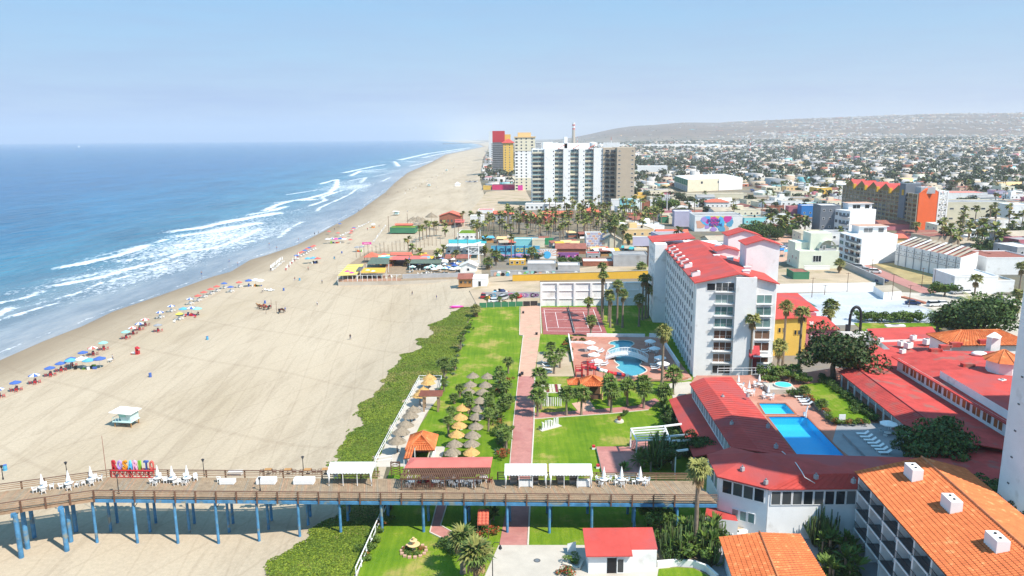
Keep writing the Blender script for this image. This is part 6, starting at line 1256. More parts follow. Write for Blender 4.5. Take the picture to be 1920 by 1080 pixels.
for i,(x,y,s)in enumerate(((1520,985,3.6),(1540,1000,3.8),(1552,1020,3.4),(1530,1010,3.2))):
 t=thing('candelabra_cactus',f'candelabra cactus between bungalow and balcony house, {["farthest", "tallest", "right", "left"][i]}','cactus',tuple(L3(x,y+12)),i);put(CAC[i%2],'foliage',t,scale=(s*.72,s*.72,s*1.35));put(STEM,'trunk',t,scale=(3,3,s*.8))
k=random.Random(5)
for i in range(16):x,y=k.uniform(1540,1610),k.uniform(1030,1100);spiky(L3(x,y),k.uniform(1.3,2.3),'broad-leaved banana plant between bungalow and balcony house','banana plants by the balcony house','banana',k.uniform(.8,2.6))
for i in range(10):x,y=k.uniform(1545,1605),k.uniform(1040,1095);bush(L3(x,y),1.4,2.0,'dbush','dark shrub between bungalow and balcony house','shrubs by the balcony house')
for i,(x,y)in enumerate(((1865,935),(1880,948),(1895,960),(1908,972),(1918,985),(1875,930))):bush(G(x,y,8.8),1.9,2.6,'dbush',f'{ORD[i]} dark bush squeezed between tiled house and white tower','bushes below the tower');
MB().prism([G2(1850,925,8.8),G2(1925,925,8.8),G2(1960,1010,8.8),G2(1900,990,8.8)],GZ,8.8,'white','leaf_dark').build('planted_terrace',kind='structure')
tag(bpy.data.objects[-1]if False else tree(G(1505,720,Z1),2.2,1.4,'mid','small light green tree at the far corner of the terrace lawn'),'small light green tree at the far corner of the terrace lawn','tree')
tw=thing('hotel_tower','very tall white hotel tower cut by the right edge of the photo','tower',(60.7,79.6,GZ));MB().box(0,0,0,58,7.1,42,'white').box(0,-5.4,42,58,7.1,70.8,'white').build('wall',tw)  # unseen upper overhang, added to shape the shadow cast on the roofs
for f in range(20):
 for y in(1.6,5.2):MB().box(-.06,y,4+f*3.4,.02,y+.35,4.18+f*3.4,'dark_grey').build('vent',tw)
 for i in range(10):win(tw,3+i*5.6,-5.42 if f>11 else-.02,2.4+f*3.4,0,3.2,2.1,cols=2)
# -- the white eight-storey hotel
h=thing('white_hotel','white eight-storey hotel slab with bright red roofs','hotel',(40.4,160.1,GZ),rad(-4.3));WH,DH,EH=17.0,54.0,21.6
MB().box(0,0,0,WH,DH,EH,'white').add([(0,.002,EH),(WH,.002,EH),(WH/2+.5,.002,EH+1.9)],[(0,1,2)],'white').build('wall',h)
MB().box(8.2,-1.1,0,12.6,-.001,EH+1.3,'white').build('pilaster',h)
MB().box(-3.4,DH-4,0,-.001,DH+12,EH+1.3,'white').box(.001,DH+.001,0,WH,DH+14,EH,'white').build('far_wing',h)
r='redroof'
MB().thick([(-.6,-.7,EH),(-.6,DH,EH),(WH/2+.5,DH,EH+2.1),(WH/2+.5,-.7,EH+2.1)][::-1],.2,r).thick([(WH/2+.5,-.7,EH+2.1),(WH/2+.5,DH,EH+2.1),(WH+.6,DH,EH-.1),(WH+.6,-.7,EH-.1)][::-1],.2,r).thick([(-3.8,DH+.01,EH+1.4),(-3.8,DH+13,EH+1.4),(WH/2,DH+13,EH+2.6),(WH/2,DH+.01,EH+2.6)][::-1],.2,r).build('roof',h)
for x,y,w_,d_,z_,r_ in((13.2,12.5,7.5,6.5,7.2,1.2),(13.5,34,8,6,6.5,1.3),(9.5,28,5.5,5,3.4,.7)):
 b=bpy.data.objects.new('stair_tower',None);C.objects.link(b);b.parent=h;b.location=(x,y,0 if x>12 else EH);zz=EH+z_ if x>12 else z_
 MB().box(0,0,0,w_,d_,zz-.6,'white').add([(0,0,zz-.6),(w_,0,zz-.6),(w_/2,0,zz+r_-.6)],[(0,1,2)],'white').build('wall',b);MB().thick([(-.5,-.5,zz-.6),(w_/2,-.5,zz+r_-.5),(w_/2,d_+.5,zz+r_-.5),(-.5,d_+.5,zz-.6)],.15,r).thick([(w_/2,-.5,zz+r_-.5),(w_+.5,-.5,zz-.6),(w_+.5,d_+.5,zz-.6),(w_/2,d_+.5,zz+r_-.5)],.15,r).build('roof',b)
for i,(x,y)in enumerate(((11.2,3.5),(12.6,8.2),(11.6,22),(9,25.5),(12.5,42))):MB().box(-.7,-.5,0,.7,.5,1.4,'white').box(-.8,-.6,1.4,.8,.6,1.55,'white').build('chimney',h,(x,y,EH+.6))
for i in range(8):
 y=6.5+i*5.6
 if i==1:continue
 MB().box(-.3,-.8,0,1.5,.8,1.9,'white').thick([(-.6,-1,1.9),(1.2,-1,2.5),(1.2,1,2.5),(-.6,1,1.9)],.15,r).build('dormer',h,(.2,y,EH-.5))
MB().box(-.08,5.5,EH-1.9,-.02,13.5,EH-.25,'slate').build('loggia',h)
for i in range(6):MB().box(-.3,5.6+i*1.5,EH-1.9,-.1,5.9+i*1.5,EH-.3,'white').build('loggia_column',h)
fl=[1.2+2.68*i for i in range(8)]
nb=15
for i in range(nb+1):MB().box(-.28,2.2+i*3.35,0,-.001,2.55+i*3.35,EH-.4,'white').build('pier_strip',h)
for i in range(nb):
 y=2.2+(i+.55)*3.35
 for f in range(8 if i%5 else 7):
  for dy in(-.55,.55):win(h,-.02,y+dy,fl[f]-.2,-1.5708,.82,1.45,frame='slate',glass='darkglass')
for i in range(3):
 for f in range(8):win(h,-3.42,DH-2+i*4,fl[f],-1.5708,.9,1.35)
for f in range(8):
 z=fl[f]-.3
 gl_='greenglass' if f in(4,5,6)else('glass_brown' if f in(1,2,3)else 'darkglass')
 win(h,7.0-.9,-.02,z,0,4.0,1.95,cols=3,glass=gl_,name='balcony_door')
 if f<7:win(h,14.6,-.02,z,0,3.3,1.95 if f!=1 else 1.3,cols=2,glass=gl_,name='balcony_door')
 if f:
  MB().box(3.9,-.75,z-.2,8.15,-.001,z-.04,'white').build('balcony_floor',h);mb=MB().box(3.95,-.74,z+.85,8.1,-.69,z+.9,'steel')
  for k_ in range(9):mb.box(4.0+k_*.5,-.73,z,4.03+k_*.5,-.70,z+.85,'steel')
  mb.build('balcony_rail',h)
  if f<7:MB().box(12.9,-.5,z-.2,16.4,-.001,z-.04,'white').build('balcony_floor',h)
win(h,3.1,-.02,fl[7]-.2,0,1.9,1.7)
MB().box(12.5,-2.4,3.3+2.2,16.5,-.02,3.5+2.2,'white').build('porch_slab',h);MB().thick([(11.7,-2.2,5.9-.7),(14.0,-2.2,5.9-.7),(14.0,-.6,7.6),(11.7,-.6,7.6)],.1,'c_red').add([(11.7,-2.2,5.2),(11.7,-.6,7.6),(11.7,-.6,5.2)],[(0,1,2)],'c_red').build('awning',h)
MB().box(12.0,-.8,2.2,13.6,-.75,5.0,'c_maroon').build('door',h)
wt=thing('white_wall','long tall white buttressed wall behind the tennis court','wall');a,b=L3(1015,574),L3(1232,572);HWL=7.4;W_=b.x-a.x;
MB().box(a.x,a.y,GZ,b.x,a.y+.5,GZ+HWL,'white').build('wall',wt)
for i in range(8):
 x=a.x+W_*i/7;MB().box(x-.35,a.y-.45,GZ,x+.35,a.y-.002,GZ+HWL+.15,'white').build('buttress',wt)
 if i<7:
  for z in(2.3,4.9):MB().box(x+.36,a.y-.22,GZ+z,x+W_/7-.36,a.y-.002,GZ+z+.22,'white').build('ledge',wt)
MB().box(a.x-.3,a.y-.3,GZ+HWL,b.x,a.y+.8,GZ+HWL+.18,'white').build('coping',wt)
flat('dirt_lot',[(1014,520),(1232,518),(1232,497),(1130,498),(920,520),(905,530)],.06,'dirt')
t=thing('yellow_wall','long bright yellow wall behind the white buttressed wall','wall');p0,p1=L3(961,527),L3(1232,521);h0_,h1_=2.4,3.0
for i in range(10):
 p,q=p0.lerp(p1,i/10),p0.lerp(p1,(i+1)/10);hq=h0_+(h1_-h0_)*(i+.5)/10;MB().beam((p.x,p.y,GZ+hq/2),(q.x,q.y,GZ+hq/2),.6,hq,'yellow_wall').build('wall',t)
 MB().beam((p.x,p.y,GZ+hq+.06),(q.x,q.y,GZ+hq+.06),.8,.1,'tan').build('coping',t)
# -- blocks traced from the photo, middle distance
OCC=[];LM=[];lineang=frame
def depth_at(px,py,z=GZ):p=G(px,py,z);return Vector((p.x,p.y,z-HC)).dot(_f)
def BX(name,label,x0,x1,yb,yt,dep,wall='white',roof='whiteroof',rz=0,cat='building',group=None,nwin=0,rows=1,ww=1.1,wh=1.2,glass='darkglass',frame='white',par=.4,kind='flat',rise=1.5,z=GZ,side=0,lm=None,wc=1,yb2=None):
 """block whose front stands on the ground between two pixels of the photo and is as tall as the photo shows"""
 a=G(x0,yb,z);b=G(x1,yb if yb2 is None else yb2,z);w=(b-a).length;hh=HT2(x0,yb,yt,z);ang=lineang(a.x,a.y,b.x,b.y)+rz
 t=thing(name,label,cat,tuple(a),ang,group)
 if kind=='flat':
  MB().box(0,0,0,w,dep,hh-.1,wall).build('wall',t);flat_roof(w,dep,hh-.1,roof,par,wall).build('roof',t)
 elif kind=='gablex':gable_wall(w,dep,hh,rise,wall).build('wall',t);gable(w,dep,hh,rise,roof).build('roof',t)
 elif kind=='gabley':gable_wall(w,dep,hh,rise,wall,'y').build('wall',t);gable(w,dep,hh,rise,roof,axis='y').build('roof',t)
 elif kind=='hip':MB().box(0,0,0,w,dep,hh,wall).build('wall',t);hip(w,dep,hh,rise,roof).build('roof',t)
 if nwin:
  sh_=hh/rows
  for r_ in range(rows):
   for i in range(nwin):win(t,w*(i+.5)/nwin,-.02,r_*sh_+sh_*.3,0,min(ww,w/nwin*.8),min(wh,sh_*.6),glass=glass,frame=frame,cols=wc)
   for i in range(side):win(t,-.02,dep*(i+.5)/side,r_*sh_+sh_*.3,-1.5708,min(ww,dep/side*.8),min(wh,sh_*.6),glass=glass,frame=frame)
 c=(a+b)/2+Vector((-math.sin(ang),math.cos(ang),0))*dep/2;OCC.append((c.x,c.y,max(w,dep)*.62));
 if lm:LM.append((c.x,c.y,lm))
 return t,w,dep,hh
def HT2(px,yb,yt,z=GZ):
 p=G(px,yb,z);lo,hi=z,150
 for _ in range(36):
  m=(lo+hi)/2
  if proj(p.x,p.y,m)[1]>yt:lo=m
  else:hi=m
 return lo-z
def posts(t,pts,h,m='white',r=.08,z=0):
 for x,y in pts:MB().cb(x,y,z,r*2,r*2,h,m).build('post',t)
def shade(name,label,pts,z,m,t_=.06,post=True,pm='white',cat='canopy',group=None,base=1.0):
 """flat or sloping canopy traced at height z (list or number) with posts under its corners"""
 zs_=z if isinstance(z,(list,tuple))else[z]*len(pts);P=[G(a,b,c)for(a,b),c in zip(pts,zs_)];t=thing(name,label,cat,group=group);MB().thick(P,t_,m).build('roof',t)
 if post:
  for p in P:MB().cb(p.x,p.y,base,.14,.14,p.z-base-.03,pm).build('post',t)
 OCC.append((sum(p.x for p in P)/len(P),sum(p.y for p in P)/len(P),5));return t
BC=1.4
shade('yellow_canopy','pale yellow striped sun roof at the seaward corner of the beach club',[(633,517),(669,515),(682,495),(652,496)],BC+2.6,'c_yellow',base=BC)
for i in range(6):a0,a1=G(634+i*.0,516-i*3.4,BC+2.68),G(670+i*2.1,514-i*3.4,BC+2.68);tag(MB().beam(a0,a1,.35,.05,'cream').build('sail_batten'),f'{ORD[i]} cream batten from the front on the pale yellow sun roof','batten','battens on the yellow sun roof')
shade('gold_canopy','golden yellow sun roof beside the grey awning of the beach club',[(676,511),(722,511),(724,502),(683,502)],BC+2.7,'yellow_wall',base=BC);shade('grey_canopy','small dark grey awning between the two yellow sun roofs',[(667,508),(676,508),(682,500),(673,500)],BC+2.9,'dark_grey',base=BC)
shade('green_canopy','grey-green sheet roof behind the golden sun roof of the beach club',[(687,495),(728,495),(731,484),(698,482)],BC+3.4,'leaf_grey',base=BC);shade('green_canopy','dull green net roof between beach club and blue umbrellas',[(768,494),(826,494),(830,485),(772,486)],BC+3.0,'leaf_grey',base=BC)
for x0,x1,yb,ya,l in((683,707,482,468,'big coral hip roof at the seaward end of the club'),(711,726,480,472,'small coral hexagonal roof beside the big coral one'),(788,804,482,467,'coral pyramid roof in the middle of the beach club')):
 a=G(x0,yb,BC+2.6);b=G(x1,yb,BC+2.6);w=b.x-a.x;t=thing('coral_pavilion',l,'pavilion',(a.x,a.y,BC));hip(w,w,2.6,w*.32,'coral',.3).build('roof',t);posts(t,[(0.1,.1),(w-.1,.1),(w-.1,w-.1),(.1,w-.1),(w/2,.1)],2.6,'darkwood');OCC.append((a.x+w/2,a.y+w/2,w))
shade('coral','long narrow dark red roof behind the coral canopies',[(732,478),(772,478),(772,473),(732,473)],BC+3.4,'coral',base=BC,pm='darkwood');shade('coral_canopy','long salmon canopy along the beach club, seaward half',[(729,487),(765,487),(768,479),(733,479)],BC+3.0,'pink_roof',base=BC);shade('coral_canopy','long salmon canopy along the beach club, landward half',[(768,486),(801,486),(801,479),(770,479)],BC+3.0,'pink_roof',base=BC)
tag(MB().prism([G2(*q,BC)for q in((634,529),(753,527),(891,522),(900,488),(905,470),(830,468),(690,472),(655,495))],0,BC,'concrete','wood_deck').build('club_deck'),'raised timber deck of the beach club with the yellow sun roofs','deck')
a,b=G(634,528,BC),G(753,526,BC);t=thing('club_screen','low tan and white screen wall along the front of the beach club','screen');n=13
for i in range(n):p,q=a.lerp(b,i/n),a.lerp(b,(i+1)/n);MB().box(p.x+.1,p.y,.4,q.x-.1,p.y+.08,BC+.9,'tan_path').build('panel',t);MB().cb(p.x,p.y,.2,.16,.16,3.4,'white').build('post',t)
MB().beam(a+Vector((0,0,2.3)),b+Vector((0,0,2.3)),.12,.12,'white').build('top_rail',t)
a,b=G(755,525,.8),G(891,521,.8);t=thing('seawall','rough grey retaining wall below the blue and white umbrellas','wall');MB().beam((a.x,a.y,1.6),(b.x,b.y,1.6),.6,2.8,'grey').build('wall',t)
k=random.Random(3);cl_=['blue','white','white','sky','white','bluewhite','mintwhite','white']
for i in range(34):
 x,y=k.uniform(765,862),k.uniform(494,515);c_=k.choice(cl_);p=G(x,y,BC);open_umbrella(p,c_,f'{dict(blue="blue", white="white", sky="light blue", bluewhite="blue and white striped", mintwhite="mint and white")[c_]} umbrella over the terrace tables above the grey retaining wall',f'{c_} umbrellas on the club terrace',1.2,2.4)
 if i%2:prop(TABLE,'round_table',p,'white table on the club terrace above the grey retaining wall','table','tables on the club terrace')
for i in range(30):prop(CHAIR,'plastic_chair',G(k.uniform(762,862),k.uniform(498,519),BC),'white chair on the crowded club terrace above the retaining wall','chair','chairs on the club terrace',k.uniform(0,6))
for i in range(10):x=700+i*5;prop(CHAIR if i%2 else CHAIR_M,'plastic_chair',G(x,519+(i%3)*2,BC),f'{"white" if i % 2 else "dark red"} chair behind the tan front screen of the beach club','chair',f'{"white" if i % 2 else "dark red"} chairs behind the screen',i)
for i,(c_,x,y)in enumerate((('pink',652,521),('pink',660,524),('mint',690,519),('mintwhite',700,521))):open_umbrella(G(x,y,BC),c_,f'{"hot pink" if c_ == "pink" else "mint"} umbrella inside the front screen of the beach club, {["left", "right", "left", "right"][i]} one',None,1.6,2.3)
for x,w_,l in((863,30,'white shed with a shallow gable beside the lattice tower'),):BX('beach_shed',l,x,x+w_,512,499,6,'white','whiteroof',kind='gabley',rise=1.6,z=BC,nwin=1,lm='the white gabled shed')
BX('thatch_bar','low brown-roofed bar between the blue umbrellas and the lattice tower',836,880,496,484,7,'cream','rust',kind='gablex',rise=1.2,z=BC,nwin=3)
p=G(879,505,BC);t=thing('lattice_tower','open white lattice lookout tower with crossed braces in the beach club','tower',(p.x,p.y,BC));w=4.2
for x in(0,w):
 for y in(0,3):MB().cb(x,y,0,.3,.3,9.5,'white').build('post',t)
for z in(3.2,6.4,9.2):
 for y in(0,3):MB().beam((0,y,z),(w,y,z),.2,.25,'white').build('beam',t)
for y in(0,3):MB().beam((0,y,6.4),(w,y,9.2),.15,.15,'white').build('brace',t);MB().beam((w,y,6.6),(-3,y,9.4),.15,.2,'white').build('brace',t)
MB().thick([(-3.5,-.5,9.0),(w+1,-.5,11.2),(w+1,3.5,11.2),(-3.5,3.5,9.0)],.12,'white').build('roof',t)
p0,p1=G(860,543,1),G(885,542,1);w=(p1-p0).length;t=thing('wooden_hut','orange timber lifeguard hut with brown roof and windows on stilts','hut',(p0.x,p0.y,1.0));MB().box(0,0,.8,w,4,3.9,'wood_tan').build('wall',t);MB().thick([(-.4,-.5,4.0),(w+.4,-.5,4.0),(w+.4,4.5,5.2),(-.4,4.5,5.2)],.15,'rust').build('roof',t);MB().box(-.3,-.9,1.2,w,-.02,1.3,'wood_tan').build('porch',t)
for i in range(3):win(t,.9+i*1.6,-.02,2.2,0,1.1,1.0,frame='wood_tan')
posts(t,[(0,-.8),(w-.1,-.8),(w/2,-.8),(0,3.8),(w-.1,3.8)],1.2,'darkwood',z=-.3)
BX('white_store','plain white flat block right of the orange timber hut',886,913,543,523,8,nwin=1,z=1,wh=2,lm='the orange timber hut')
BX('teal_club','white club building below the teal canopies',836,906,478,463,9,'white','whiteroof',z=GZ,nwin=6,ww=1.4,wh=1,lm='the teal canopies')
for i,(x0,x1)in enumerate(((841,858),(859,876),(877,894),(895,912))):shade('teal_canopy',f'teal fabric canopy, {["leftmost", "second", "third", "rightmost"][i]} of the row on the white club roof',[(x0,456),(x1,456),(x1,449),(x0,449)],9.2,'teal_wall',base=6.5,pm='dark_grey',group='teal canopies on the club roof')
t,w,d,hh=BX('turf_roof_hall','low white hall with a bright green artificial turf roof',858,896,449,438,16,'white','lawn_green',par=.2,z=GZ,nwin=5,wh=1,lm='the green turf roof')
BX('beach_restaurant','dark beach restaurant with layered red gable roof, farthest up the sand',824,864,421,405,12,'brick','coral',kind='gabley',rise=2.4,nwin=6,wh=1.6,frame='darkwood',z=1,lm='the red gabled beach restaurant')
t,w,d,hh=BX('beach_bar','dark green beach bar with small coral roof on the open sand',731,778,437,427,9,'green_wall','lawn_green',par=.2,z=.6);
BX('beach_bar_roof','small coral gable roof standing in the dark green beach bar',742,772,432,422,4,'darkwood','coral',kind='gablex',rise=.8,z=.6)
for i,(x,y,r_)in enumerate(((809,412,4.2),(770,418,2.6),(778,417,2.6),(786,419,2.6),(792,416,2.6),(775,414,2.4),(784,413,2.4),(797,422,2.4),(803,420,2.2),(790,424,2.2),(815,422,2.4),(822,424,2.2))):palapa(G(x,y+4,1.2),r_,0,'big round thatched roof behind the beach palms' if i==0 else f'{ORD[i]} grey thatched shelter of the huddle beside the beach restaurant, counted from the sea','thatched shelters by the beach restaurant' if i else None,3.4 if i==0 else 2.6)
shade('red_awning','bright red square awning before the beach restaurant',[(853,417),(871,417),(871,411),(853,411)],4.5,'c_coral',base=1.2)
BP_=[((787,452),(786,428)),((793,450),(792,427)),((800,447),(798,419)),((806,444),(804,420)),((814,441),(814,421)),((818,440),(819,420)),((834,440),(834,418)),((835,444),(836,430)),((868,425),(868,400)),((883,420),(883,400))]
for i,(b,c_)in enumerate(BP_):palm_px(*b,*c_,2.6,f'{ORD[i]} beach palm from the sea in the grove before the beach restaurant','palms before the beach restaurant','low',.9,1)
for b,c_,l in(((766,480),(748,448),'strongly leaning palm behind the coral canopies'),((773,478),(772,463),'short palm beside the strongly leaning one'),((788,491),(788,472),'palm in front of the coral pyramid roof'),((822,500),(818,473),'palm left of the twin palms in the club'),((832,496),(830,466),'palm right of the twin palms in the club'),((855,508),(854,475),'tall palm beside the lattice tower'),((765,500),(765,491),'low palm among the terrace umbrellas')):palm_px(*b,*c_,2.6,l,None,'low',.9,1.3)
for i in range(22):p=G(668+i*7.5,482-i*1.2+(i%3),1.2);tag(MB().cyl(0,0,0,4.2+(i%4)*.5,.11,.09,5,'darkwood').build('timber_pole',None,(p.x,p.y,1)),'thin bare timber pole standing along the sand court of the beach club','pole','timber poles of the sand court')
for x,y0,y1,l in((729,435,405,'at the green beach bar'),(764,420,400,'behind the thatched huddle'),(853,455,425,'left of the green turf roof'),(860,455,424,'beside the green turf roof corner')):h_=HT2(x,y0,y1,1);p=G(x,y0,1);tag(MB().cyl(0,0,0,h_,.16,.12,5,'darkwood').build('timber_pole',None,tuple(p)),'tall bare timber mast '+l,'mast')
mb=MB()
for s in range(2):
 P=[G(*q,.9)for q in(((700,455),(760,457),(840,455))if s==0 else((688,472),(720,466),(700,455)))]
 for p,q in zip(P,P[1:]):
  n=int((q-p).length/3)
  for i in range(n+1):c=p.lerp(q,i/max(n,1));mb.cb(c.x,c.y,.7,.1,.1,1.5,'curb')
  mb.beam(p+Vector((0,0,1)),q+Vector((0,0,1)),.06,.08,'curb').beam(p+Vector((0,0,.5)),q+Vector((0,0,.5)),.06,.08,'curb')
tag(mb.build('court_fence',kind='stuff'),'pale low fence round the sand court of the beach club','fence')
a=L3(905,562);
tg=thing('graffiti_wall','low white wall with magenta and grey graffiti rings behind the parked cars','wall');p0,p1=L3(905,560),L3(1012,559);MB().beam((p0.x,p0.y,GZ+1.1),(p1.x,p1.y,GZ+1.1),.3,2.2,'grey').build('wall',tg)
k=random.Random(9)
for i in range(26):
 u=k.random();c=p0.lerp(p1,u);r_=k.uniform(.35,.85);mm=k.choice(['purple_paint','c_black','white','c_magenta','purple_paint','c_lilac']if u>.4 else['c_black','white','c_sky','c_grey','c_silver'])
 pts=[(c.x+r_*math.cos(a_)*(1+.3*math.sin(3*a_+i)),c.y-.17-i*.0015,GZ+1.1+min(.9,r_*.8)*math.sin(a_))for a_ in[j*.785 for j in range(9)]]
 for q0_,q1_ in zip(pts,pts[1:]):MB().beam(q0_,q1_,.02,.16,mm).build('painted_stroke',tg)if i%9==0 else None
 mb=MB()
 for q0_,q1_ in zip(pts,pts[1:]):mb.beam(q0_,q1_,.02,.2,mm)
 mb.build('graffiti',tg,kind='stuff')
flat('dirt_lot',[(880,545),(915,530),(1012,527),(1012,572),(895,574)],.12,'dirt')
# -- cars
def car_meshes(m,van=False):
 L_,W2,H_=4.4,.88,1.45 if not van else 1.75;mb=MB()
 prof=[(-2.2,.35),(-2.2,.75),(-2.05,.92),(-1.2,1.0),(1.55,.98),(2.05,.85),(2.2,.7),(2.2,.35)]if not van else[(-2.2,.35),(-2.25,.95),(-2.1,1.05),(-1.5,1.08),(1.35,1.08),(2.0,.98),(2.2,.8),(2.2,.35)]
 n=len(prof);vs=[(x,s*(W2 if z<.9 else W2*.96),z)for s in(-1,1)for x,z in prof];mb.add(vs,[(i,i+1,n+i+1,n+i)[::-1]for i in range(n-1)]+[tuple(range(n)),tuple(range(2*n-1,n-1,-1)),(0,n,2*n-1,n-1)],m)
 z0=.98 if not van else 1.07;rf=[(-1.75,z0),(-1.25,H_),(.55,H_),(1.25,z0)]if not van else[(-2.15,z0),(-1.9,H_),(.6,H_),(1.3,z0)]
 vs=[(x,s*(W2*.93 if z<z0+.1 else W2*.78),z)for s in(-1,1)for x,z in rf];mb.add(vs,[(1,2,6,5)[::-1]],m);mb.box(rf[1][0],-W2*.76,H_,rf[2][0],W2*.76,H_+.03,m)
 g=MB().add(vs,[(0,1,5,4)[::-1],(2,3,7,6)[::-1],(0,1,2,3),(7,6,5,4)],'darkglass')
 w=MB();N=10
 for s in(-1,1):w.add([(.34*math.cos(6.283*i/N),s*.12,.34*math.sin(6.283*i/N))for i in range(N)],[tuple(range(N))[::-s]],'tyre')
 w.add([(.34*math.cos(6.283*i/N),s*.12,.34*math.sin(6.283*i/N))for s in(-1,1)for i in range(N)],[(i,(i+1)%N,N+(i+1)%N,N+i)for i in range(N)],'tyre');w.add([(.18*math.cos(6.283*i/8),-.125,.18*math.sin(6.283*i/8))for i in range(8)],[tuple(range(8))],'c_silver')
 return mb.mesh('body'),g.mesh('window_glass'),w.mesh('wheel')
CARM={(c,v):car_meshes(m,v)for c,m in(('white','plastic'),('silver','c_silver'),('black','c_navy'),('red','c_red'),('blue','c_blue'))for v in(False,True)}
def car(p,rz,label,col='white',van=False,group=None,name='parked_car'):
 t=thing(name,label,'van' if van else 'car',tuple(p),rz,group);b,g,w=CARM[(col,van)];put(b,'body',t);put(g,'window_glass',t)
 for x in(-1.35,1.35):
  for y,r_ in((-.84,0),(.84,math.pi)):put(w,'wheel',t,(x,y,.34),r_)
 return t
for x,y,c_,v,rz,l in((928,567,'white',False,.1,'white car parked behind the dark green fence'),(944,562,'silver',True,.9,'silver van beside the white car behind the green fence'),(908,558,'red',True,1.4,'small red vehicle at the corner of the graffiti lot')):car(G(x,y,GZ+.12),rz,l,c_,v)
for i,(x,y,c_)in enumerate(((920,556,'c_blue'),(927,552,'c_sky'),(936,553,'c_black'),(941,549,'c_navy'),(951,553,'c_red'),(958,557,'c_coral'),(966,559,'plastic'),(974,559,'c_red'),(915,562,'c_orange'),(948,556,'c_silver'))):
 p=G(x,y,GZ+.12);t=thing('covered_pile',f'{ORD[i]} tarpaulin covered pile from the left before the graffiti wall','pile',tuple(p),i,'piles before the graffiti wall');kk2=random.Random(i);MB().ell((0,0,.6),(1.3,.9,.7),c_,8,5,.25,kk2).build('tarpaulin',t);MB().cb(.8,.3,0,.7,.6,1.5,'c_black' if i%2 else 'plastic').build('crate',t)
# -- mural walls and roofs behind the white wall
def mural(t,w,h,cols,n,seed,x0=0,y=-.03,z0=0):
 k=random.Random(seed)
 for i in range(n):
  cx,cz,r_=x0+k.uniform(.05,.95)*w,z0+k.uniform(.1,.9)*h,k.uniform(.05,.16)*w;r_=min(r_,h*.4);pts=[(min(max(cx+r_*k.uniform(.5,1.1)*math.cos(j*.785),x0+.1),x0+w-.1),y-.004*i,min(max(cz+r_*k.uniform(.5,1.1)*math.sin(j*.785),z0+.1),z0+h-.1))for j in range(8)]
  MB().add(pts,[tuple(range(8))],k.choice(cols)).build('painted_patch',t)
t,w,d,hh=BX('club_mural','light blue mural wall reading CLUB IGGY\'S over pink waves',921,1012,483,461,.6,'sky_wall','sky_wall',par=.05,cat='mural wall',lm="the blue CLUB IGGY'S wall")
for i in range(5):MB().cb(w*(i+.6)/5.2,-.2,0,.25,.3,hh+.3,'navy_wall').build('post',t)
o=put(text_mb('CLUB',hh*.40,.05,'c_navy','lettering'),'lettering',t,(w*.17,-.12,hh*.52));o.rotation_euler=(1.5708,0,0);o=put(text_mb("IGGY'S",hh*.44,.05,'c_yellow','lettering'),'lettering',t,(w*.48,-.12,hh*.50));o.rotation_euler=(1.5708,0,0)
for i,c_ in enumerate(('c_pink','c_lilac','c_blue')):
 mb=MB();pts=[(w*j/12,-.05-i*.01,hh*(.30-i*.09)+.35*math.sin(j*1.1+i))for j in range(13)];mb.add([(p[0],p[1],.02)for p in pts]+pts,[(j,j+1,14+j,13+j)for j in range(12)],c_);mb.build('painted_wave',t)
t,w,d,hh=BX('sun_mural','white wall painted with a blue circle and peach sun rays',1012,1043,485,467,.6,'white','whiteroof',par=.05,cat='mural wall')
for i in range(12):a_=math.pi*i/11;MB().add([(w*.45,-.02,hh*.35),(w*.45+5.2*math.cos(a_-.06),-.02,min(hh,hh*.35+5*math.sin(a_-.06))),(w*.45+5.2*math.cos(a_+.06),-.02,min(hh,hh*.35+5*math.sin(a_+.06)))],[(0,1,2)],'peach_paint').build('painted_ray',t)
MB().add([(w*.45+1.7*math.cos(j*.4),-.05,hh*.4+1.7*math.sin(j*.4))for j in range(16)],[tuple(range(16))],'c_cyan').build('painted_disc',t)
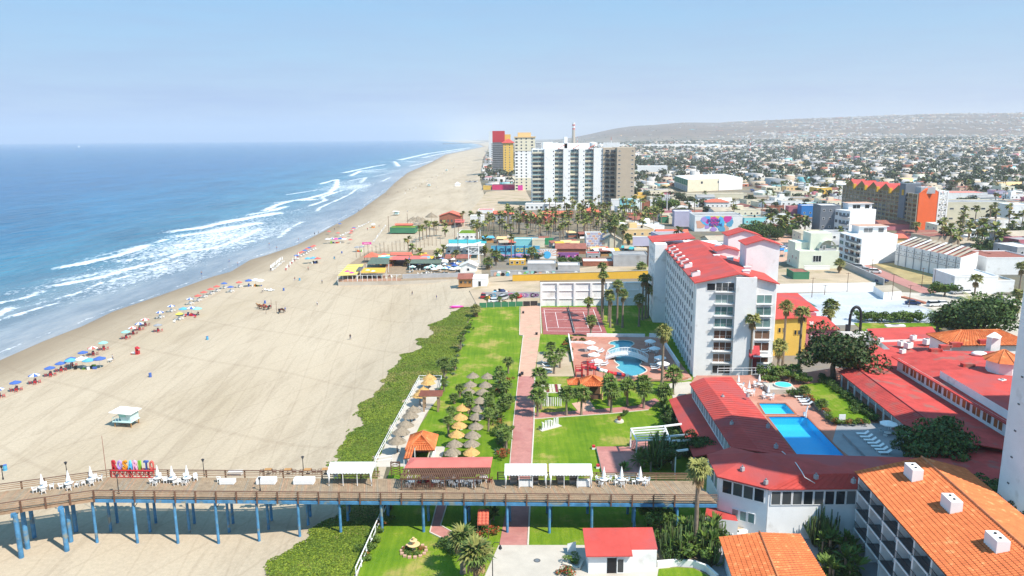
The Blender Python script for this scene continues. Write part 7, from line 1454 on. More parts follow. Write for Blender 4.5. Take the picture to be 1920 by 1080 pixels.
rows_=[('teal_shed','turquoise block with painted pattern above the blue club mural',964,997,463,449,5,'aqua_wall','whiteroof',{}),('cream_shed','cream corrugated shed between turquoise and green blocks',998,1021,464,450,5,'cream','tan',{}),('green_shed','bright green shed right of the cream corrugated one',1022,1037,459,449,4,'c_green','green_roof',{}),('orange_shed','orange shed half hidden by palms above the club mural',944,960,461,450,4,'peach','tan',{}),('brown_hall','low hall with a wide rust brown roof behind the graffiti wall',1043,1098,476,466,14,'brick','rust',dict(kind='gablex',rise=1.5)),('purple_graffiti_wall','low wall sprayed purple and orange below the rust brown roof',1046,1085,483,475,.5,'purple_paint','purple_paint',dict(cat='wall')),('white_block_wall','tall white wall of big painted bricks with a pale sheet roof',1099,1129,469,443,16,'white','greyroof',dict(lm='the big white brick wall')),('cream_gable','cream gabled hall right of the big white brick wall',1129,1166,469,452,12,'cream','tan',dict(kind='gabley',rise=3)),('red_kiosk','small house with flat bright red roof below the big white brick wall',1100,1125,488,476,6,'grey','redroof',dict(nwin=2)),('red_banner_wall','low white roofed block with a long dark red front',1093,1150,499,491,9,'brick','whiteroof',{}),('grey_block','long flat grey block beneath the billboard',1150,1215,500,479,10,'grey','greyroof',{}),('white_long_shed','long low shed with white roof, left of two behind the graffiti wall',989,1042,507,495,8,'grey','whiteroof',{}),('white_long_shed','long low shed with white roof, right of two behind the graffiti wall',1046,1087,507,498,7,'grey','whiteroof',{}),('grey_graffiti_wall','long low grey wall covered with faint green and orange graffiti',920,1087,518,508,.5,'grey','grey',dict(cat='wall')),('orange_cabin','small orange and white cabins in a row before the club mural',955,985,497,489,5,'yellow_wall','whiteroof',dict(nwin=3)),('small_red_roof_house','white walled house with flat red roof at the sand edge of the palms',896,924,400,394,9,'white','redroof',{}),('white_arch_wall','stepped white wall block at the edge of the sand by the palms',882,907,423,405,5,'white','whiteroof',dict(lm='the stepped white wall')),('grey_veranda','grey fronted bar with red roof among the palms',925,963,414,401,9,'grey','coral',dict(kind='gablex',rise=1.6,nwin=6,wh=1.8)),('red_gable_house','small bar with steep red gable, first of the red cluster among the palms',974,988,417,407,9,'darkwood','coral',dict(kind='gabley',rise=3)),('red_gable_house','small bar with steep red gable, second of the red cluster among the palms',990,1006,419,409,9,'darkwood','coral',dict(kind='gabley',rise=3)),('red_gable_house','small bar with steep red gable, third of the red cluster among the palms',1008,1024,420,411,9,'brick','coral',dict(kind='gabley',rise=3)),('red_gable_house','small bar with steep red gable, last of the red cluster among the palms',1026,1042,420,411,9,'brick','coral',dict(kind='gabley',rise=3)),('red_long_roof','long low bar with red roof behind the red gabled cluster',1018,1073,408,401,9,'brick','coral',dict(kind='gablex',rise=1.5,lm='the red gabled bars')),('red_tent_roof','peaked red roof left of the aqua fronted building',1093,1125,412,398,12,'brick','coral',dict(kind='hip',rise=3)),('aqua_building','aqua fronted two storey building with four dark windows',1162,1190,394,374,8,'aqua_wall','whiteroof',dict(nwin=2,rows=2,ww=2.6,wh=1.6,lm='the aqua fronted building')),('poster_building','white block with picture panel left of the aqua front',1146,1161,394,375,8,'white','tan',{}),('poster_building','white block with picture panel right of the aqua front',1191,1203,393,375,8,'white','tan',{}),('brick_orange_block','rust orange block right of the aqua fronted building',1204,1218,392,378,7,'brick','tan',{}),('white_small_block','white two storey block at the right end of the aqua row',1219,1231,392,376,7,'white','tan',dict(nwin=2,rows=2)),('white_gate_arch','white low building with round arches before the tall condominiums',985,1105,394,383,10,'white','whiteroof',dict(nwin=14,ww=1.8,wh=1.6)),('red_market','row of stalls with red awnings right of the palm grove',1170,1230,411,402,8,'brick','coral',dict(nwin=6,lm='the red awning stalls')),('green_shop','dark green shop with red roof edge right of the red awning stalls',1238,1254,418,407,8,'green_wall','coral',{}),('cream_shop','cream wall shop beside the dark green shop',1254,1264,419,409,6,'cream','tan',{}),('lavender_block','lavender and green tall narrow block left of the painted mural',1264,1296,425,397,9,'lavender_wall','whiteroof',dict(lm='the lavender block')),('low_red_roof_shop','low shop with bright orange-red roof left of the mural hall',1232,1290,447,438,9,'cream','coral',dict(kind='gablex',rise=1.8,nwin=6)),('orange_roof_house','white house with an orange tiled roof above the mural hall',1324,1366,391,379,10,'white','coral',dict(kind='hip',rise=2,nwin=5,lm='the white house with orange roof')),('white_depot','long white windowless depot in the middle of the town',1195,1251,328,312,25,'white','whiteroof',dict(lm='the long white depot')),('blue_hut','dark blue gabled hut with red lower roof right of the mural hall',1395,1418,405,392,8,'navy_wall','rust',dict(kind='gabley',rise=2.5)),('brick_bar','open brick bar under a tan roof right of the blue gabled hut',1418,1462,405,393,12,'brick','tan',dict(nwin=5)),('mural_bend_wall','curved pink and green painted shop left of the blue block',1478,1502,404,388,8,'pink_wall','rust',{}),('blue_block','vivid blue block with white roof left of the slate building',1502,1536,407,386,9,'blue_wall','whiteroof',dict(nwin=3,lm='the vivid blue block')),('red_tile_house','white house with red tiled roof behind the palms left of the slate building',1490,1533,432,414,9,'white','coral',dict(kind='gabley',rise=2.2,nwin=2,rows=2)),('red_black_house','house with black roof and bright red walls behind the white hotel',1350,1396,462,448,12,'sign_red','dark_grey',dict(nwin=4,lm='the red and black house')),('blue_mural_wall','low pale blue painted wall right of the red and black house',1397,1432,461,452,3,'aqua_wall','tan',dict(nwin=5)),('beige_yard_block','long beige flat block across the street behind the mural hall',1300,1372,402,393,14,'beige','tan',dict(nwin=8)),('slate_building','slate grey narrow building joined to white balconies',1535,1572,447,386,12,'slate','whiteroof',dict(nwin=3,rows=4,lm='the slate grey building')),('graffiti_shed','small shed with red-brown roof and green graffiti in the empty lot',1487,1517,524,510,8,'green_wall','rust',dict(kind='flat',par=.1)),('long_cream_strip','long cream low roofs in front of the big cream warehouse',1280,1400,372,364,14,'cream','tan',{}),('brown_row','low brown roofed row below the cream warehouse',1400,1470,378,369,12,'beige','greyroof',{}),('beige_school','wide beige building with dark openings right of the orange hotel',1772,1890,417,380,22,'cream','greyroof',dict(nwin=6,rows=2,ww=2.5,lm='the wide beige building')),('white_block','white two storey block at the right edge beside the beige building',1892,1935,425,385,14,'white','whiteroof',dict(nwin=4,rows=2)),('red_solar_hall','red roofed hall with dark panels behind the beige building',1765,1850,378,362,20,'white','coral',{}),('red_shed','rust red shed roof behind the white warehouse, left one',1824,1876,505,483,18,'rust','rust',dict(kind='gabley',rise=2)),('white_shed','white shed with rust roof at the right edge, front one',1847,1935,515,484,18,'white','rust',dict(lm='the rust roofed sheds')),('white_chapel','white walled hall with small gable front beyond the car park',1787,1868,551,519,14,'white','whiteroof',dict(kind='flat')),('white_garage','low white garage at the right of the white gabled hall',1868,1900,548,527,10,'white','tan',{}),('red_tiled_cluster','maroon roofed house at the foot of the orange hotel',1650,1710,432,420,14,'pink_wall','rust',dict(kind='gablex',rise=1.5)),('pink_low_house','low pink house behind the white warehouse',1700,1760,452,438,12,'pink_wall','rust',dict(kind='gablex',rise=1.2,nwin=4)),('red_low_house','low house with red roof between white flats and warehouse',1665,1700,458,446,12,'peach','coral',dict(kind='gablex',rise=1.4))]
for nm,lb,x0,x1,yb,yt,dep,wl_,rf_,kw in rows_:BX(nm,lb,x0,x1,yb,yt,dep,wl_,rf_,**kw)
o=[q for q in C.objects if q.name.startswith('purple_graffiti_wall')][0];mural(o,9.5,1.6,['c_orange','c_magenta','c_black','c_pink'],12,4,y=-.06)
o=[q for q in C.objects if q.name=='grey_graffiti_wall'][0];mural(o,36,2.2,['c_mint','peach_paint','c_lime','white','c_black','c_sky'],34,5,y=-.06)
o=[q for q in C.objects if q.name=='white_block_wall'][0];mb=MB()
for r_ in range(7):
 for i in range(5):x=.3+i*1.75+(.8 if r_%2 else 0);mb.box(x,-.06,.5+r_*1.15,min(x+1.45,8.7),-.01,1.35+r_*1.15,'lavender_wall' if(i+r_)%3 else 'peach_paint')if x<7.6 else None
mb.build('painted_brick',o,kind='stuff')
t,w,d,hh=BX('mural_hall','big hall whose white front is painted in many colours with BOOM BOOM in blue',1302,1391,434,405,18,'white','greyroof',cat='mural wall',lm='the BOOM BOOM mural hall')
mural(t,w*.95,hh,['c_cyan','c_mint','c_pink','c_lilac','c_yellow','peach_paint','c_sky','c_magenta'],26,8,y=-.05)
for z in(.62,.36):o=put(text_mb('BOOM',hh*.27,.06,'c_blue','lettering'),'lettering',t,(w*(.27 if z>.5 else.31),-.25,hh*z));o.rotation_euler=(1.5708,0,0)
p=G(1215,500,GZ);t=thing('billboard','big blank grey billboard on a single dark post above the rooftops','billboard',tuple(p));h0,h1=HT2(1215,500,461),HT2(1215,500,444);MB().cyl(0,0,0,h0,.4,.35,8,'darkwood').build('post',t);MB().box(-6.6,-.3,h0,1.8,.1,h1,'lavender_wall').box(-6.8,-.35,h1,2,.15,h1+.3,'white').build('panel',t);MB().beam((-6,.2,h0-.3),(1.6,.2,h0-.3),.3,.3,'darkwood').build('brace',t)
# -- palm grove among the red roofs
k=random.Random(21);PG=[]
for(x0,x1,y0,y1,n)in((885,950,412,452,20),(950,1060,406,440,24),(1060,1150,392,438,26),(1120,1200,405,450,8),(1170,1235,390,415,8),(985,1130,382,396,10),(905,960,466,490,5)):
 for i in range(n):PG.append((k.uniform(x0,x1),k.uniform(y0,y1)))
for i,(x,y)in enumerate(PG):
 p=L3(x,y+12);palm(p,k.uniform(6,11),k.uniform(1.9,2.7),'fan palm in the dense grove between the red roofed bars and the murals','palms of the dense grove','low',.9)
for b,c_,l in(((1152,470),(1118,420),'tall leaning palm before the big white brick wall'),((1145,468),(1146,425),'tall palm at the cream gabled hall, left'),((1168,465),(1168,428),'tall palm at the cream gabled hall, right'),((1178,470),(1179,446),'palm left of the billboard'),((1203,508),(1204,501),'little palm top above the yellow wall'),((930,498),(930,478),'broad palm before the blue club mural, left'),((997,490),(998,472),'broad palm before the blue club mural, right'),((915,505),(914,492),'broad palm beside the teal fins')):palm_px(*b,*c_,3,l,None,'fan',1)
for i,(x,y)in enumerate(((1052,493),(1062,492),(1074,494),(1085,492),(975,492),(985,488),(945,490),(1010,486))):bush(L3(x,y),2.2,3,'dbush',f'dark shrub {i + 1} of the strip before the murals, counted from the sea' if False else 'dark shrub between the murals and the long white sheds','shrubs between murals and sheds')
mat('aqua_pane',(.26,.38,.38),.3,.15,.2)
k=random.Random(31)
for i in range(48):
 x,y=k.choice([(k.uniform(912,1040),k.uniform(446,462)),(k.uniform(1040,1235),k.uniform(440,466)),(k.uniform(1100,1240),k.uniform(470,478)),(k.uniform(700,830),k.uniform(488,500))]);p=L3(x,y+4)if x>860 else G(x,y,BC);cn,cm=k.choice([('red','coral'),('turquoise','teal_wall'),('white','canvas'),('orange','peach'),('blue','sky_wall'),('yellow','yellow_wall'),('rust brown','rust'),('tan','tan')]);w=k.uniform(3,6.5);d=k.uniform(3,5);zo='among the palms behind the murals' if x>860 else 'behind the yellow sun roofs'
 t=thing('market_stall',f'small open stall with a {cn} roof {zo}','stall',tuple(p),k.uniform(-.3,.3),f'{cn} roofed stalls {zo}');MB().thick([(-w/2,0,2.4),(w/2,0,2.4),(w/2,d,3.1),(-w/2,d,3.1)],.08,cm).build('roof',t);posts(t,[(-w/2+.1,.1),(w/2-.1,.1)],2.35,'darkwood');MB().box(-w/2+.1,d-.3,0,w/2-.1,d-.1,2.9,k.choice(['cream','grey','brick','darkwood','white'])).build('back_wall',t);MB().box(-w/2+.4,.5,0,w/2-.4,1.0,1.0,k.choice(['wood_tan','white','c_mint','brick'])).build('counter',t)
mb=MB();k=random.Random(88)
for i in range(80):
 x,y=k.choice([(k.uniform(930,1060),k.uniform(404,430)),(k.uniform(1050,1160),k.uniform(390,436)),(k.uniform(1160,1240),k.uniform(392,425))]);p=L3(x,y+12);h_=k.uniform(6,11);r_=k.uniform(1.9,2.7);mb.T=Matrix.Translation((p.x,p.y,GZ))@Matrix.Rotation(k.uniform(0,6),4,'Z');mb.cyl(0,0,0,h_,.3,.22,5,'palm_bark')
 for j in range(20):
  a_=j*2.4;e_=k.uniform(-.7,1.2);d=Vector((math.cos(a_)*math.cos(e_),math.sin(a_)*math.cos(e_),math.sin(e_)))*r_;s_=Vector((-math.sin(a_),math.cos(a_),0))*.3*r_;o_=Vector((0,0,h_));mb.add([tuple(o_),tuple(o_+d*.6+s_),tuple(o_+d-Vector((0,0,.2*r_))),tuple(o_+d*.6-s_)],[(0,1,2,3)],'palm_green' if j%2 else 'palm_olive')
tag(mb.build('palm_grove',kind='stuff'),'mass of small fan palms filling the grove before the condominiums','palms')
# -- condominium towers
def slab(parent,x0,y0,x1,y1,h,m,name='wall'):return MB().box(x0,y0,0,x1,y1,h,m).build(name,parent)
p0=L3(998,386);p1=L3(1130,386);zc=depth_at(1060,386);s=(p1.x-p0.x)/132.0;HW=HT2(1060,386,279)
cw=thing('white_condominium','white condominium with stepped fins and green glass balconies facing the town','building',tuple(p0),0);LM.append((p0.x+40,p0.y,'the white condominium'));OCC.append((p0.x+35,p0.y+12,60));nf=13;fh=HW/nf
slab(cw,0,2.5,132*s,24,HW,'white')
for x0,x1 in((22.5,42),(58,71),(87,98.6),(115,132)):
 slab(cw,x0*s,-3.5+x0*.02,x1*s,2.49,HW+.3,'white','fin')
 for f in range(nf):win(cw,(x1-2.2)*s,-3.52+x0*.02,f*fh+1,0,.9,1.1)
for x0,x1 in((0,22.5),(42,58),(71,87),(98.6,115)):
 for f in range(nf):
  z=f*fh+.35
  for i in range(2):put(winmesh((x1-x0)*s*.42,fh*.62,('blueglass' if f>8 else 'greenglass')if x0 else 'blueglass','grey',2),'window',cw,((x0+(x1-x0)*(.27+.48*i))*s,2.48,z+.2))
  MB().box(x0*s+.02,.4 if x0 else-1,z-.35,x1*s-.02,2.48,z,'cream').box(x0*s+.02,.35 if x0 else-1.05,z,x1*s-.02,.42 if x0 else-.98,z+.9,'aqua_pane' if(f+int(x0))%3 else 'cream').build('balcony',cw)
for x0 in(49,77,106):MB().thick([(x0*s,-2,HW+.2),((x0+12)*s,-2,HW+3),((x0+12)*s,6,HW+3),(x0*s,6,HW+.2)],.2,'coral').build('roof_piece',cw)
for x0,x1,z1 in((22,40,5),(62,68,9),(40,110,4)):MB().box(x0*s,12,HW,x1*s,20,HW+z1,'white').build('roof_house',cw)
tc=thing('tan_condominium','plain tan condominium block joined right of the white one','building',(p0.x+132*s,p0.y-3.5,GZ));HT_=HT2(1170,386,277);slab(tc,0,1.5,24*s,26,HT_,'beige');slab(tc,24*s,-5,57*s,25,HT_+.3,'beige','tower_wall');OCC.append((p0.x+160*s,p0.y+8,20))
for f in range(nf):
 z=f*fh+.6
 for x in(8,18):win(tc,x*s,1.48,z,0,3.2,1.9);MB().box((x-4)*s,.2,z-.3,(x+4)*s,1.48,z-.1,'dark_grey').box((x-4)*s,.15,z-.1,(x+4)*s,.22,z+.8,'darkglass').build('balcony',tc)
 for x in(28.5,52.5):win(tc,x*s,-5.02,z+.4,0,1.9,1.0)
def hw(px,yb,yt):return HT2(px,yb,yt)
b0=L3(966,357);s2=depth_at(985,357)/FO;t=thing('cream_condominium','slender cream and white condominium tower behind the white one','building',tuple(b0));HH=hw(966,357,258);slab(t,0,0,37*s2,22,HH*.75,'white');slab(t,0,0.01,37*s2,22,.1,'cream','plinth');MB().box(-.3,-.3,HH*.75,37*s2+.3,22.3,HH,'cream').build('band',t);MB().box(-.3,-.3,0,37*s2+.3,22.3,HH*.24,'cream').build('band',t);MB().box(3,4,HH+1,30*s2,18,HH+5,'peach').box(-1,-1,HH,37*s2+1,23,HH+1,'peach').build('penthouse',t);LM.append((b0.x,b0.y,'the slender cream tower'));OCC.append((b0.x+15,b0.y+10,30))
for f in range(17):
 for x in(3,12,21,32):win(t,x*s2,-.32 if(f<4 or f>12)else-.02,f*HH/17+1,0,2.4 if x in(3,32)else 1.6,1.6)
b0=L3(920,328);s3=depth_at(940,328)/FO;HH=hw(940,328,268);t=thing('amber_condominium','amber tower with black balcony slabs and a red roof, farthest up the beach','building',tuple(b0));slab(t,4*s3,2,24*s3,30,HH*1.02,'dark_grey');slab(t,24*s3,0,43*s3,26,HH,'amber_wall','tower_wall');LM.append((b0.x,b0.y,'the amber tower'));OCC.append((b0.x+18,b0.y+10,40))
for f in range(17):MB().box(1*s3,-1.5,f*HH/17+.4,24*s3-.1,2,f*HH/17+1.0,'grey').box(2*s3,-1.3,f*HH/17+1.0,24*s3-.1,-1.1,f*HH/17+1.9,'dark_grey').build('balcony',t)
for f in range(12):
 for x in(28,36):win(t,x*s3,-.02,f*HH/13+3,0,1.6,1.6)
hip(22*s3,26,HH,6,'redroof',1.5).build('roof',t,(22.5*s3,0,0));MB().box(4*s3,6,HH,27*s3,24,HH+17,'c_red').box(27*s3,8,HH,38*s3,24,HH+12,'amber_wall').build('crown_block',t)
BX('white_tower','thin white tower just behind the amber one',917,925,300,246,30,lm='the thin white tower')
BX('pink_club_wall','long hot pink wall at the edge of the sand before the towers',923,966,356,347,10,'hot_pink','tan',lm='the hot pink wall');BX('magenta_club_wall','magenta end of the long pink wall',966,980,357,348,10,'c_magenta','tan');BX('yellow_hut','yellow hut left of the hot pink wall',906,920,356,349,8,'amber_wall','tan')
BX('white_parking_block','white block with long dark openings behind the white condominium, left one',1003,1042,322,268,30,'white','whiteroof',nwin=3,rows=14,ww=9,wh=1.5);BX('white_parking_block','white block with long dark openings behind the white condominium, right one',1050,1092,330,270,30,'white','whiteroof',nwin=3,rows=14,ww=9,wh=1.5);BX('white_rear_block','white flat block rising behind the tan condominium',1130,1160,330,268,25,'white','whiteroof')
a,b,c=L3(1289,360),L3(1391,355),L3(1264,350);t=thing('cream_warehouse','big cream and yellow warehouse with a dark green left side','warehouse');d=G(1366,345,GZ);HH=HT2(1289,360,337);LM.append((a.x,a.y,'the big cream warehouse'));OCC.append(((a.x+b.x)/2,a.y+20,55))
MB().prism([(a.x,a.y),(b.x,b.y),(b.x+(c.x-a.x)*.9,b.y+(c.y-a.y)),(c.x,c.y)],GZ,GZ+HH,'cream','whiteroof').build('wall',t)
for i in range(7):p,q=a.lerp(c,(i+.1)/7),a.lerp(c,(i+.9)/7);MB().beam((p.x-.1,p.y,GZ+HH*.74),(q.x-.1,q.y,GZ+HH*.74),.2,HH*.45,'green_wall').build('panel',t);MB().beam((p.x-.1,p.y,GZ+HH*.25),(q.x-.1,q.y,GZ+HH*.25),.2,HH*.4,'grey').build('shutter',t)
for x,w_ in((.25,2.5),(.55,2),(.8,5)):p=a.lerp(b,x);win(t,p.x,p.y-.1,GZ+HH*.62,frame(a.x,a.y,b.x,b.y),w_,2.4)
p=a.lerp(b,.56);MB().beam((p.x,p.y-.3,GZ+HH*.5),(b.x,b.y-.3,GZ+HH*.5),.5,HH*.98,'white').build('white_bay',t)
p=L3(1250,402);t=thing('phone_mast','white cellular mast rising through the big round green tree','mast',tuple(p));h_=HT2(1250,402,362);MB().cyl(0,0,0,h_,.5,.35,8,'c_silver').build('pole',t)
for i in range(6):a_=i*1.05;MB().box(-.2,1.4,h_-4,.2,1.7,h_-1,'plastic').beam((0,0,h_-2.5),(0,1.4,h_-2.5),.1,.1,'c_silver').build('antenna',t,rz=a_)
tree(L3(1247,400),12,8.5,'mid','big round bright green tree round the white phone mast')
tree(L3(1405,445),9,7,'mid','round green tree beside the BOOM BOOM mural, left one');tree(L3(1422,447),8,6,'dark','round green tree beside the BOOM BOOM mural, right one')
# -- pale house, white flats, warehouse, car park
mh=thing('mint_house','pale mint-white stepped house with a curved roof on an empty lot','house',(0,0,0));a,b=L3(1497,504),L3(1563,500);w=b.x-a.x;HH=HT2(1497,504,471);OCC.append(((a.x+b.x)/2,a.y+6,14));LM.append((a.x,a.y,'the pale mint house'))
MB().box(a.x,a.y,GZ,b.x,a.y+13,GZ+HH,'mint_wall').build('wall',mh);MB().box(a.x+w*.33,a.y+3,GZ+HH,a.x+w*.86,a.y+11,GZ+HH*1.95,'mint_wall').box(a.x+.0,a.y+5,GZ+HH,a.x+w*.33,a.y+13,GZ+HH*1.4,'mint_wall').build('upper_wall',mh)
mb=MB();cx,cz,r_=a.x+w*.72,GZ+HH+.8,w*.22
for i in range(8):a0,a1=math.pi*i/8,math.pi*(i+1)/8;mb.thick([(cx+r_*math.cos(a0),a.y+.5,cz+r_*math.sin(a0)),(cx+r_*math.cos(a0),a.y+3,cz+r_*math.sin(a0)),(cx+r_*math.cos(a1),a.y+3,cz+r_*math.sin(a1)),(cx+r_*math.cos(a1),a.y+.5,cz+r_*math.sin(a1))][::-1],.12,'mint_wall')
mb.build('vault',mh);MB().box(cx-r_,a.y+.6,GZ+HH,cx+r_,a.y+2.9,cz,'grey').build('vault_wall',mh)
win(mh,a.x+w*.45,a.y-.02,GZ+2.8,0,3.4,2.6,cols=3);win(mh,a.x-.02,a.y+3,GZ+3.2,-1.57,1.2,1.4);win(mh,a.x-.02,a.y+7,GZ+3.2,-1.57,1.2,1.4);win(mh,a.x-.02,a.y+10,GZ+1,-1.57,1.2,1.4);win(mh,a.x+w*.62,a.y+.58,GZ+HH+.3,0,1.2,1.8)
BX('graffiti_boundary_wall','low boundary wall with pale graffiti before the mint house',1508,1556,506,498,.5,'white','white',cat='wall',par=.02)
for(nm,lb,xl,xc,xr,ytl,ybl,ybc,ytc,ybr,rows2,lm_)in(('white_flats','white corner apartment block with stacked balconies and roof terrace',1571,1612,1679,433,484,499,448,489,4,'the white corner flats'),('white_flats','taller white apartment block with curved balconies behind the first',1562,1590,1638,390,447,452,396,447,4,'the taller white flats')):
 c=L3(xc,ybc);l_=L3(xl,ybl);r_=L3(xr,ybr);HH=HT2(xc,ybc,ytc);t=thing(nm,lb,'building');OCC.append(((l_.x+r_.x)/2,c.y+10,22));LM.append((c.x,c.y,lm_));q=l_+r_-c
 MB().prism([(c.x,c.y),(r_.x,r_.y),(q.x,q.y),(l_.x,l_.y)],GZ,GZ+HH,'white','whiteroof').build('wall',t);ang=frame(l_.x,l_.y,c.x,c.y);d=(c-l_).normalized();nn_=Vector((d.y,-d.x,0));L_=(c-l_).length
 for f in range(rows2):
  z=GZ+HH*f/rows2+.9
  for i in range(4):p=l_.lerp(c,(i+.5)/4)+nn_*.05;win(t,p.x,p.y,z,ang,L_/6,1.7,cols=2)
  if f:p,q2=l_.lerp(c,.45)+nn_*.7,c+nn_*.7;MB().beam((p.x,p.y,z-.3),(q2.x,q2.y,z-.3),1.3,.2,'white').beam((p.x+nn_.x*.6,p.y+nn_.y*.6,z+.2),(q2.x+nn_.x*.6,q2.y+nn_.y*.6,z+.2),.06,.9,'slate').build('balcony',t)
 p=l_.lerp(r_,.35);MB().box(p.x-1,p.y-1,GZ+HH,p.x+11,p.y+6,GZ+HH+3,'white').build('roof_house',t);win(t,p.x+3,p.y-1.02,GZ+HH+.4,0,4,2,cols=2);win(t,p.x+8.5,p.y-1.02,GZ+HH+.4,0,2.5,2);MB().box(p.x-1.6,p.y-1.8,GZ+HH+3,p.x+11.5,p.y+6.5,GZ+HH+3.25,'white','whiteroof' if nm=='x' else 'tan_path').build('roof',t)
l_,c,r_=L3(1677,496),L3(1797,526),L3(1830,513);HH=HT2(1797,526,483);q=l_+r_-c;t=thing('white_warehouse','long white warehouse with buttress lines and striped rust roof','warehouse');MB().prism([(c.x,c.y),(r_.x,r_.y),(q.x,q.y),(l_.x,l_.y)],GZ,GZ+HH,'white','rust').build('wall',t);OCC.append(((l_.x+r_.x)/2,(l_.y+r_.y)/2,30));LM.append((c.x,c.y,'the long white warehouse'))
n=12
for i in range(n):
 a0,a1=l_.lerp(c,(i+.05)/n),l_.lerp(c,(i+.6)/n);b0,b1=q.lerp(r_,(i+.05)/n),q.lerp(r_,(i+.6)/n);MB().add([(a0.x,a0.y,GZ+HH+.05),(a1.x,a1.y,GZ+HH+.05),(b1.x,b1.y,GZ+HH+1.2),(b0.x,b0.y,GZ+HH+1.2)],[(0,1,2,3)],'tan' if i%3 else 'whiteroof').build('roof_sheet',t)
d=(c-l_).normalized();nn_=Vector((d.y,-d.x,0))
for i in range(8):p=l_.lerp(c,(i+.5)/8)+nn_*.12;MB().beam((p.x,p.y,GZ),(p.x,p.y,GZ+HH),.25,.25,'grey').build('buttress',t)
for z in(.52,.74):
 p,q2=l_+nn_*.08+Vector((0,0,HH*z)),c+nn_*.08+Vector((0,0,HH*z));MB().beam(p,q2,.12,.16,'grey').build('ledge',t)
 for i in range(16):s_=l_.lerp(c,(i+.5)/16)+nn_*.06;win(t,s_.x,s_.y,GZ+HH*z+.5,math.atan2(d.y,d.x),.6,.5)
flat('dirt_lot',[(1455,505),(1487,500),(1570,497),(1650,520),(1640,534),(1456,536)],.05,'dirt');flat('dry_field',[(1640,495),(1682,493),(1797,528),(1790,545),(1740,545)],.06,'dry_grass');flat('lane',[(1590,494),(1620,494),(1760,548),(1735,553)],.08,'red_lane')
flat('car_park',[(1455,552),(1640,546),(1700,565),(1800,598),(1770,606),(1460,612)],.07,'lot_white');flat('street',[(1640,546),(1735,550),(1810,545),(1925,560),(1925,640),(1890,625),(1800,600),(1700,566)],.075,'concrete')
flat('street',[(1380,470),(1480,440),(1500,430),(1530,450),(1500,475),(1440,505),(1420,505)],.04,'tan_path');flat('sand_lot',[(880,400),(912,360),(925,358),(985,356),(1000,384),(960,392),(905,398)],.05,'dirt')
p0,p1=L3(1453,549),L3(1640,546);t=thing('car_park_wall','long white wall along the back of the empty car park','wall');MB().beam((p0.x,p0.y,GZ+1.5),(p1.x,p1.y,GZ+1.5),.4,3.0,'white').build('wall',t)
p0,p1=L3(1640,552),L3(1690,561);t=thing('white_enclosure','small white panelled enclosure at the corner of the car park','enclosure');MB().prism([tuple(L3(*q))[:2]for q in((1637,549),(1656,562),(1689,559),(1672,547))],GZ,GZ+2.4,'white','tan').build('wall',t)
pp0,pp1=L3(1580,500),L3(1657,535);t=thing('graffiti_lane_wall','dark stone wall with graffiti between empty lot and lane','wall');MB().beam((pp0.x,pp0.y,GZ+1.2),(pp1.x,pp1.y,GZ+1.2),.4,2.4,'grey').build('wall',t)
mb=MB()
for v in(.18,.45,.72):
 for i in range(26):a0=G(1470+i*9+v*60,548+v*62,GZ+.08);mb.box(a0.x,a0.y,GZ+.078,a0.x+.9,a0.y+.12,GZ+.084,'dark_grey')
mb.build('bay_marking',kind='structure')
for x,y,c_,v,rz,l in((1611,503,'silver',True,-.55,'white-silver pickup on the red lane, farthest of three'),(1624,508,'silver',False,-.55,'silver car on the red lane, middle of three'),(1641,512,'white',True,-.4,'pale wagon on the red lane, nearest of three'),(1653,529,'black',False,0,'dark car behind the graffiti stone wall'),(1711,571,'black',False,-.35,'dark blue car parked at the edge of the empty car park'),(1879,567,'white',True,-.25,'white wagon on the street at the far right'),(1795,551,'silver',False,.1,'silver car before the white gabled hall, left'),(1812,550,'white',False,.1,'white car before the white gabled hall, right'),(1752,574,'white',True,.1,'white van half hidden by the date palm, left'),(1768,572,'white',False,.1,'white car half hidden by the date palm, right')):car(G(x,y,GZ+.09),rz,l,c_,v)
k=random.Random(14)
for i in range(26):
 x,y=k.choice([(1455+k.random()*40,462+k.random()*8),(1600+k.random()*250,425+k.random()*25),(1390+k.random()*100,420+k.random()*40),(1410+k.random()*60,350+k.random()*15)]);c_=k.choice(['white','white','silver','black','red','blue']);car(G(x,y,GZ+.05),k.uniform(-.5,.5),f'small {c_} car parked between the houses of the town',c_,False,f'{c_} cars parked in the town')
for i,(x,y)in enumerate(((1453,470),(1461,469),(1470,472),(1449,466))):shade('blue_tarp_stall',f'{ORD[i]} blue covered stall from the left on the open lot behind the hotel',[(x,y),(x+9,y),(x+10,y-4),(x+2,y-4)],GZ+2.5,'blue_wall' if i%2 else 'sky_wall',group='blue stalls on the open lot',base=GZ)
mb=MB();strip(mb,[(1692,558),(1736,570)],1.6,.5,'brick');tag(mb.build('planter_strip'),'long brown planter strip between car park and street','planter')
for x0,y0,y1,l in((1522,558,520,'at the left of the car park'),(1588,547,511,'at the back of the car park'),(1672,562,513,'beside the white enclosure'),(1704,576,534,'beside the dark blue car'),(1634,520,486,'beside the three parked cars'),(1728,538,502,'before the dry field'),(1750,545,504,'at the street corner'),(1546,553,534,'short one on the car park wall')):h_=HT2(x0,y0,y1);tag(MB().cyl(0,0,0,h_,.13,.08,6,'darkwood').beam((-.8,0,h_-.3),(.8,0,h_-.3),.1,.1,'darkwood').build('utility_pole',None,tuple(L3(x0,y0))),f'thin brown utility pole {l}','utility pole')
